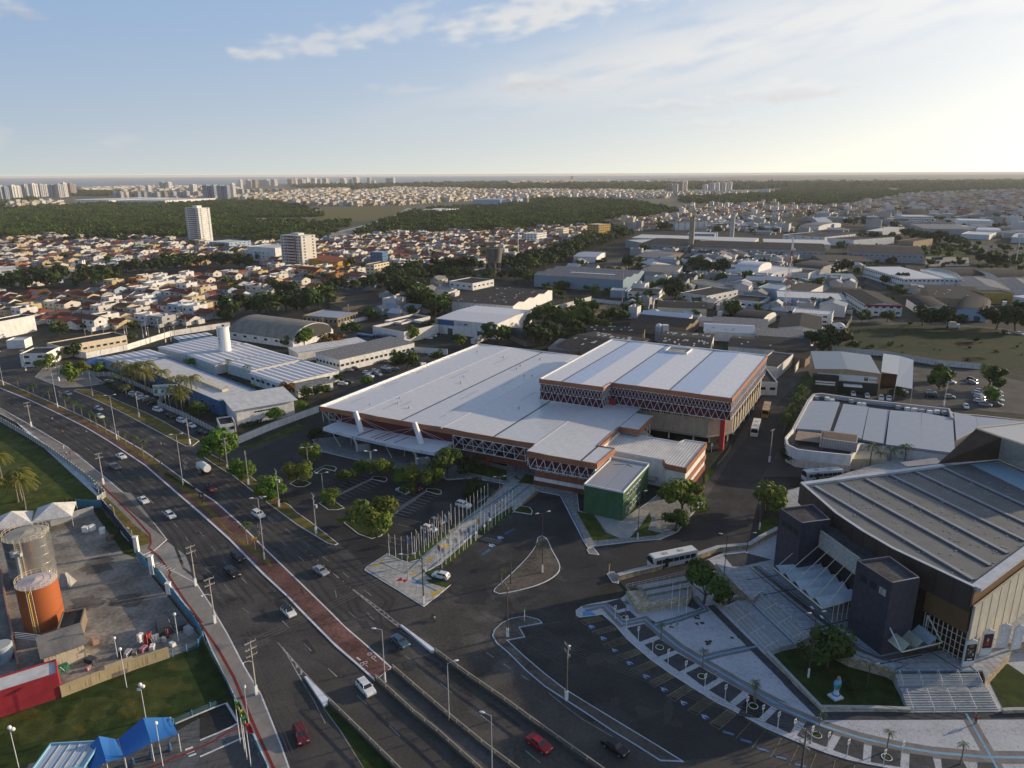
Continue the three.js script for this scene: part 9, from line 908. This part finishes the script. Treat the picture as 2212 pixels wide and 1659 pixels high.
// the far houses and blocks, too many and too small to count
const FAR=[// region on the survey sheet, cell, block share, tone
[['a3',820,520,1300,470,1520,400,2212,360,'a4',600,400,660,460,300,470,0,480,'a3',1900,470,1500,560,1330,560,1060,590],15,0.05,0],[['a4',600,400,1000,340,1200,290,1700,270,2400,250,2500,480,1900,470,1480,440,1000,450,660,460],17,0.1,0],[['a2',600,370,900,270,1300,235,1900,250,2212,260,'a3',300,255,1000,262,1400,290,1300,320,600,318,0,330,'a2',1650,350,1350,375,900,385],20,0.22,1],[['a1',1400,320,1900,305,2212,300,'a2',60,300,600,250,900,245,700,380,400,370,0,330],20,0.25,1],[['a1',0,395,200,355,500,350,560,375,100,402],16,0.2,1],[['a1',650,240,1000,225,1900,220,1980,240,1500,250,900,262,660,262],34,0.3,1],[['a3',0,175,700,165,1200,175,2212,175,'a4',700,165,700,185,0,200,'a3',1500,190,800,200,0,205],60,0.3,1],[['a3',700,275,1700,265,2000,280,1700,310,700,312],22,0.3,1],[['a4',0,560,600,470,1200,460,1200,560,900,640,560,600,0,640],26,0.1,2],[['a4',1200,470,2300,470,2400,700,1700,620,1300,560],30,0.15,2],[['a3',1000,830,1400,720,1480,850,1100,900],20,0,2],[['a3',1550,760,2200,790,2212,900,1850,860,1500,880],24,0,2],[['a2',2000,850,2212,800,'a3',330,780,230,880,0,900],13,0.05,0],[['a3',1500,500,2212,480,'a4',300,560,0,600,'a3',2000,600,1560,600],22,0.1,2],[['a3',960,1010,1460,960,2212,1000,2212,1240,1850,1330,1500,1200,1050,1180],15,0,2],[['a4',0,1000,700,930,830,1080,720,1300,0,1320],14,0,2],[['b3',1000,100,1800,150,2212,200,2212,380,1900,420,1000,330],12,0,2],[['a2',1100,1150,1700,1000,1720,1150,1640,1300,1000,1330],13,0,2],[['a4',1230,1080,1420,1060,1440,1260,1220,1260],14,0,2],[['a3',560,860,1300,740,1480,800,2212,800,'a4',850,900,850,1060,740,1290,0,1320,'a3',1900,1330,1000,1010,560,960],17,0,2]];
for(const[l,cell,blk,tone]of FAR){const P=SS(l[0],l.slice(1)),xs=P.map((p)=>p[0]),zs=P.map((p)=>p[1]);for(let z=Math.max(...zs);z>Math.min(...zs);z -=cell)for(let x=Math.min(...xs);x<Math.max(...xs);x +=cell){const p=[x +(rH()- 0.5)*cell*0.7,z +(rH()- 0.5)*cell*0.7];if(rH()<0.12||!inPoly(p,P)||FOOT.some((f)=>dist(p,f)<f[2]+ 4))continue;if(rH()<(tone===2?0.24:0.1)){garden.push([p,3 + rH()*4]);continue;}const b=rH()<blk,k=b?'flat2':['gable','gablez','hip','mono','flat2','gable2'][Math.floor(rH()*6)],G=houseGeo(k),s=cell / 13*(0.8 + 0.4*rH()),M=new THREE.Matrix4().compose(new THREE.Vector3(p[0],0,p[1]),new THREE.Quaternion().setFromAxisAngle(new THREE.Vector3(0,1,0),CCT +(rH()<0.5?1.57:0)),new THREE.Vector3(s,b?1.6 + rH()*0.8:tone===2?1.2:Math.min(1.6,s),s*(0.8 + rH()*0.4)));bake(G.wall,M,lin(HW[tone===2?[0,1,3,3][Math.floor(rH()*4)]:[0,0,1,1,2,3,4][Math.floor(rH()*7)]][1]));bake(G.roof,M,k==='flat2'?[0.3,0.3,0.3]:lin(tone===2?[R_.f,R_.f,R_.d,R_.k,R_.h,R_.s,R_.w,R_.p][Math.floor(rH()*8)]:HR[Math.floor(rH()*5)][1]));}}
{const g=new THREE.BufferGeometry();g.setAttribute('position',new THREE.Float32BufferAttribute(bakePos,3));g.setAttribute('normal',new THREE.Float32BufferAttribute(bakeNor,3));g.setAttribute('color',new THREE.Float32BufferAttribute(bakeCol,3));const m=mesh('far_houses',g,new THREE.MeshStandardMaterial({vertexColors:true,roughness:0.85}));tag(m,'mass of small far houses with tiled and grey roofs spreading to the horizon','houses',null,'stuff');}
// tower blocks
function hFrom(x,yb,yt,s){const[x0,y0,w]=SHEETS[s],k=2212 / 3840,F=(a,b)=>[(x0 + a*w / 2212)*k,(y0 + b*w / 2212)*k],[bx,by]=F(x,yb),d=Math.hypot(...G(bx,by));const[tx,ty]=F(x,yt);let lo=0,hi=400;const u0=tx - 1106,v0=829.5 - ty,u=u0*cR - v0*sR,v=u0*sR + v0*cR,dx=Math.hypot(u,FOC*cP + v*sP);return CAM_H +(v*cP - FOC*sP)*d / dx;}
function block(label,s,x,w,yb,yt,wall,{cols=3,yaw=-0.5,flr=0,group}={}){const p=S(s,x,yb),H=Math.max(6,hFrom(x,yb,yt,s)),pw=dist(S(s,x - w / 2,yb),S(s,x + w / 2,yb)),W=pw / 1.22,D=W*0.72;const t=thing('tower_block',label,'tower block',p,yaw,group);mesh('body',box(W,H,D),wall,t);mesh('roof_box',box(W*0.35,H*0.06,D*0.4,0,H,0),wall,t);const c=Math.cos(yaw),n=Math.sin(yaw),fx=(-p[0]*c + p[1]*n)>0?1:-1,m=mat(0.13,0.13,0.14);
if(!flr){for(let i=0;i<cols;i++){mesh('window_strip',box(W*0.32 / cols,H*0.93,0.3,W*((i + 0.5)/ cols - 0.5),H*0.03,D / 2),m,t);}for(let i=0;i<2;i++)mesh('window_strip',box(0.3,H*0.93,D*0.16,fx*W / 2,H*0.03,D*(i*0.45 - 0.22)),m,t);const nb=Math.min(12,Math.round(H / 4.5));for(let i=1;i<nb;i++)mesh('floor_band',box(W + 0.5,0.7,D + 0.5,0,H*i / nb,0),wall,t);}return{t,W,D,H,fx};}
{
const B={w:mat(0.74,0.72,0.68,'grain'),c:mat(0.66,0.60,0.52,'grain'),g:mat(0.5,0.5,0.51,'grain'),b:mat(0.34,0.38,0.44,'grain'),n:mat(0.38,0.30,0.26,'grain')};
const near=(label,s,x,w,yb,yt,n,wall,strip)=>{const{t,W,D,H,fx}=block(label,s,x,w,yb,yt,wall,{flr:n});const dy=H / n;for(let f=0;f<n;f++){const y=f*dy + dy*0.35;for(const k of[-0.42,-0.3,0.3,0.42])mesh('window',box(W*0.06,dy*0.42,0.2,W*k,y,D / 2 + 0.05),C.glass,t);mesh('balcony_recess',box(W*0.34,dy*0.6,0.2,0,y - 0.3,D / 2 + 0.04),strip,t);mesh('balcony',box(W*0.38,dy*0.32,1.2,0,f*dy,D / 2 + 0.6),wall,t);for(const k of[-0.3,0.3])mesh('window',box(0.2,dy*0.4,D*0.1,fx*(W / 2 + 0.05),y,D*k),C.glass,t);}for(const k of[-0.22,0.22])mesh('pilaster',box(W*0.035,H,0.5,W*k,0,D / 2 + 0.1),strip,t);return[t,W,D,H,fx];};
const[a,,,,]=near('tall white apartment tower with brown side standing before the forest','a1',1670,190,690,395,17,B.w,mat(0.14,0.13,0.14));near('broad white apartment tower with brown balconies above the tiled houses','a2',500,275,885,620,11,mat(0.56,0.53,0.48,'weather'),mat(0.16,0.07,0.055));
const list=(s,L,where)=>L.forEach(([x,w,yb,yt,k],i)=>block(`${{ w: 'white', c: 'cream', g: 'grey', b: 'blue grey', n: 'brownish' }[k]} tower block, ${ord(i)} from the left ${where}`,s,x,w,yb,yt,B[k],{group:'tower blocks on the skyline'}));
list('a1',[[25,62,330,215,'g'],[62,50,345,222,'b'],[125,85,335,212,'w'],[168,40,320,216,'c'],[222,70,305,205,'g'],[290,70,315,198,'w'],[350,62,305,202,'g'],[395,42,300,206,'w'],[442,60,310,206,'b'],[500,60,310,202,'g'],[545,46,305,190,'w'],[597,56,295,196,'n'],[622,34,292,202,'b']],'in the far left row by the sea');list('a1',[[960,42,318,266,'g'],[1008,42,318,262,'g'],[1050,42,315,262,'c'],[1095,44,312,264,'n'],[1150,42,312,262,'b'],[1200,42,314,262,'b'],[1235,40,265,212,'w'],[1262,40,312,264,'g'],[1310,40,312,266,'g'],[1355,48,250,185,'g'],[1370,40,305,262,'n'],[1405,50,250,184,'w'],[1445,46,320,262,'g'],[1500,46,322,260,'g'],[1555,46,322,258,'g'],[1605,58,258,202,'w'],[1610,40,318,262,'c'],[1650,40,318,262,'g']],'between the far forest and the sea');list('a1',[[1722,62,325,210,'b'],[1782,52,325,210,'b'],[1836,52,328,210,'b'],[1890,50,328,212,'b'],[1940,42,325,196,'w']],'in the tight blue grey cluster');list('a2',[[8,34,235,165,'w'],[75,42,230,165,'c'],[128,42,230,165,'n'],[180,40,215,165,'c'],[225,46,215,162,'w'],[285,50,215,162,'c'],[20,44,290,242,'g'],[62,42,292,245,'c'],[105,40,285,245,'n'],[165,44,285,240,'c'],[232,42,285,245,'n'],[298,50,285,240,'g'],[352,46,285,240,'n']],'left of the open field');list('a2',[[425,50,210,158,'n'],[460,34,208,154,'c'],[515,60,212,160,'g'],[555,44,208,150,'w'],[620,46,209,152,'w'],[665,44,210,160,'g'],[712,50,214,153,'c'],[795,30,212,184,'c'],[860,50,212,153,'w'],[928,40,212,160,'g'],[965,52,217,145,'w'],[1073,32,198,147,'g'],[1110,36,208,170,'c'],[1232,38,210,152,'g'],[1270,36,210,148,'w']],'above the far town centre');list('a3',[[1350,54,288,195,'n'],[1398,46,290,200,'g'],[1442,46,288,182,'n'],[1478,36,286,176,'w']],'in the brown cluster right of the forest');list('a3',[[1645,46,275,205,'w'],[1700,56,268,190,'g'],[1745,40,272,186,'w'],[1795,48,276,186,'c'],[1845,46,272,182,'w']],'in the pale cluster right of the forest');list('a3',[[15,42,370,318,'c'],[75,56,370,322,'g'],[160,48,368,318,'n'],[543,26,166,134,'b'],[375,30,220,185,'c'],[455,24,215,185,'c']],'over the central forest');list('a4',[[30,50,275,245,'w'],[80,50,275,240,'w'],[980,24,362,325,'c'],[1020,24,360,325,'c'],[1060,24,352,318,'c'],[1100,24,345,315,'c'],[1140,24,340,312,'c'],[1180,24,335,305,'c'],[1930,80,412,378,'w'],[2030,60,412,380,'w'],[2130,50,412,380,'c']],'in the golden haze at right');
shed('long low white factory before the far left towers',['a1',615,330,905,335,900,305],12,'flat','p','w',{win:10});shed('white long institute building before the far towers',['a1',960,335,1370,338,1370,315],12,'flat','p','w',{win:14});shed('blue roofed hall at the far forest edge',['a2',1930,328,2160,332,2170,318],14,'flat','l','l');shed('white hangar where the causeway meets the forest',['a2',1510,412,1650,416,1650,400],8,'flat','p','w');
}
// causeway through the woods, meadow, sandbar
pave('causeway',SS('a2',[630,690,760,610,950,565,1110,520,1300,450,1400,400,1450,400,1360,450,1200,520,1000,590,820,650,700,695]),mat(0.30,0.28,0.25,'stain'),0.4);struct('causeway_kerb',[lineGeo(SS('a2',[640,685,760,615,950,568,1110,525,1300,455,1400,402]),2.2,1.2),lineGeo(SS('a2',[690,690,810,640,990,585,1200,520,1370,440]),2,1.2)],C.white);
pave('meadow',SS('a2',[540,410,720,388,1380,390,1300,450,1100,500,880,515,600,480]),mat(0.15,0.125,0.05,'grass'),0.25);pave('sandbank',SS('a2',[-200,505,0,495,200,480,380,500,100,515]),mat(0.33,0.27,0.2,'dirt'),0.3);pave('sandbank',SS('a2',[560,408,680,410,640,425,570,420]),mat(0.33,0.27,0.2,'dirt'),0.35);
{const P=SS('b4',[740,320,1290,260,2000,310,2500,400,2500,600,1840,600,1300,540,680,460]);for(let i=0;i<420;i++){const p=[mix(130,420,rH()),mix(-480,-300,rH())];if(inPoly(p,P)&&fbm(p[0]/ 25,p[1]/ 25,2)>-0.15)garden.push([p,0.5 + rH()*rH()*1.8]);}}
{const P=SS('a3',[900,900,1300,740,2212,760,'a4',1400,640,2300,760,2300,1350,1400,1330,740,1290,'b3',2150,480,1250,430,500,470,'a3',230,1350,240,1080]);for(let i=0;i<3600;i++){const p=[mix(-40,620,rH()),mix(-1100,-330,rH())];if(inPoly(p,P)&&!FOOT.some((f)=>dist(p,f)<f[2]*0.95 + 2)&&fbm(p[0]/ 60,p[1]/ 60,2)>-0.12)garden.push([p,1.5 + rH()*3.2]);}}
{// woods: one mass of crowns
const W=[[['F',-260,448,0,452,150,444,300,440,406,438,520,434,590,437,640,452,690,466,660,471,560,470,470,476,560,480,690,484,700,517,640,522,540,512,370,510,190,512,0,514,-300,514],8.2],[['a2',1010,620,1220,505,1500,435,1680,400,2212,380,'a3',200,332,600,322,1000,345,1300,400,1500,435,1250,468,820,495,640,545,300,565,'a2',2212,590,1700,600,1250,610],8.6],[['a3',1450,345,1600,300,2212,285,'a4',300,235,900,235,1250,280,960,330,640,375,300,375,0,370,'a3',1500,360],11],[['a4',1250,240,2400,225,2500,255,1700,268,1250,290],14],[['a3',0,215,700,205,1600,200,2212,200,'a4',1300,190,2400,180,2400,225,1200,235,300,232,0,245,'a3',1400,258,700,255,0,245],24],[['a1',640,262,940,265,940,300,660,300],12],[['a1',-200,380,60,345,260,320,330,330,200,352,0,395],10],[['a2',400,225,1300,215,2212,190,'a3',0,205,'a2',2212,245,1300,235,900,245],22],[['a2',660,515,900,520,860,575,660,640],8.4]];
const pts=[];const r=mulberry(88);for(const[l,cell]of W){const P=SS(l[0],l.slice(1)),xs=P.map((p)=>p[0]),zs=P.map((p)=>p[1]);for(let z=Math.max(...zs);z>Math.min(...zs);z -=cell)for(let x=Math.min(...xs);x<Math.max(...xs);x +=cell){const p=[x +(r()- 0.5)*cell*0.9,z +(r()- 0.5)*cell*0.9];const n=fbm(p[0]/ 170,p[1]/ 170,3);if(inPoly([p[0]+ 70*fbm(p[0]/ 80,p[1]/ 80 + 9,3),p[1]+ 90*fbm(p[0]/ 80 + 30,p[1]/ 80,3)],P)&&r()>(n<-0.3?0.55:0.06))pts.push([p,cell*(0.4 + 0.55*r()*r()+ 0.12*n),0.95 + 0.75*fbm(p[0]/ 90 + 50,p[1]/ 90,3)]);}}
const g=crownGeo(3,1,0.9,0.35,6,110,0.24,GREEN.mid);const put=(name,label,P)=>{const m=new THREE.InstancedMesh(g,M_LEAF,P.length),M=new THREE.Matrix4(),c=new THREE.Color();m.name=name;P.forEach(([p,R,t],i)=>{M.compose(new THREE.Vector3(p[0],0,p[1]),new THREE.Quaternion().setFromAxisAngle(new THREE.Vector3(0,1,0),i*2.4),new THREE.Vector3(R,R*(0.9 + 0.5*((i*0.37)% 1)),R));m.setMatrixAt(i,M);c.setRGB(t*(0.8 + 0.5*((i*0.61)% 1)),t*1.08,t*0.8);m.setColorAt(i,c);});m.castShadow=m.receiveShadow=true;scene.add(m);tag(m,label,'trees',null,'stuff');};
put('forest','broad dark green forest belt between the low town and the far skyline',pts);put('garden_trees','small garden trees scattered through the low town and far blocks',garden.map(([p,R])=>[p,R,0.9]));
}
{// tree belts of the town, tree by tree
const r=mulberry(6);const row=(s,l,gap,R,label,w=6)=>{const p=SS(s,l),n=Math.floor(lineLen(p)/ gap);for(let i=0;i<=n;i++){const a=along(p,i*gap).p;tree([a[0]+(r()- 0.5)*w,a[1]+(r()- 0.5)*w*1.6],R*(0.75 + 0.5*r()),r()<0.6?'dark':'mid',`${ord(i)} tree from the left in the ${label}`,false,'trees of the ' + label);}};
row('a1',[60,1075,350,1070,620,1050,820,1040,1000,990],13,8,'belt left of the lamp-lit park');row('a1',[-40,1040,200,1030,500,1010,820,985,1000,950,1250,905,1500,870],17,8.5,'rear belt of the town park');row('a1',[1500,840,1800,850,2050,850,2212,830],16,7,'belt below the modern clinic');row('a2',[1260,990,1420,960,1560,930,1720,910,1900,920,2000,905],13,8,'high belt behind the round ended hall');row('a1',[1130,940,1400,910,1650,880,1900,880,2150,900],14,7.5,'belt across the town park');row('a2',[-60,1310,130,1290,330,1270,560,1250,760,1220],12,9,'front belt behind the gymnasium');row('a2',[230,1100,420,1150,600,1140,800,1120,1000,1080,1150,1060],13,7.5,'second belt behind the gymnasium');row('a2',[1200,1060,1330,1040,1500,1000,1700,985,1900,985],11,8,'belt left of the old concrete tank');row('a2',[1330,1150,1480,1170,1600,1290,1700,1240],11,8.5,'clump above the white depot');row('a2',[2050,1000,2200,990,'a3',100,980,200,1030],12,6.5,'row at the foot of the old concrete tank');row('a3',[0,930,200,910,400,870,520,800,700,730,860,680,1020,640],13,9,'front of the long diagonal belt');row('a3',[60,890,300,850,460,780,640,710,800,660,960,620],15,9,'rear of the long diagonal belt');row('a3',[1530,900,1650,930,1750,940,1830,930],11,8,'dark garden beside the white vaulted hall');row('a4',[880,680,1000,690,1120,680],16,9,'hazy clump behind the factory');row('a4',[1230,640,1400,690,1560,690,1700,720],18,9,'hazy row by the highway');row('a4',[750,540,950,560,1180,575],20,8,'hazy line of far street trees');row('a4',[1830,850,1950,870,2100,880],14,7,'hazy garden near the right edge');row('a3',[1240,560,1320,590,1400,580],16,8,'clump left of the white offices');row('a4',[2000,500,2200,520],22,9,'hazy grove at the far right');row('a1',[540,690,820,670,1000,690,1300,680],16,8,'line at the forest side of the houses');row('b4',[640,455,760,440,840,470],7,3,'shrubs along the scrubby field wall',4);
}
renderer.render(scene,camera);
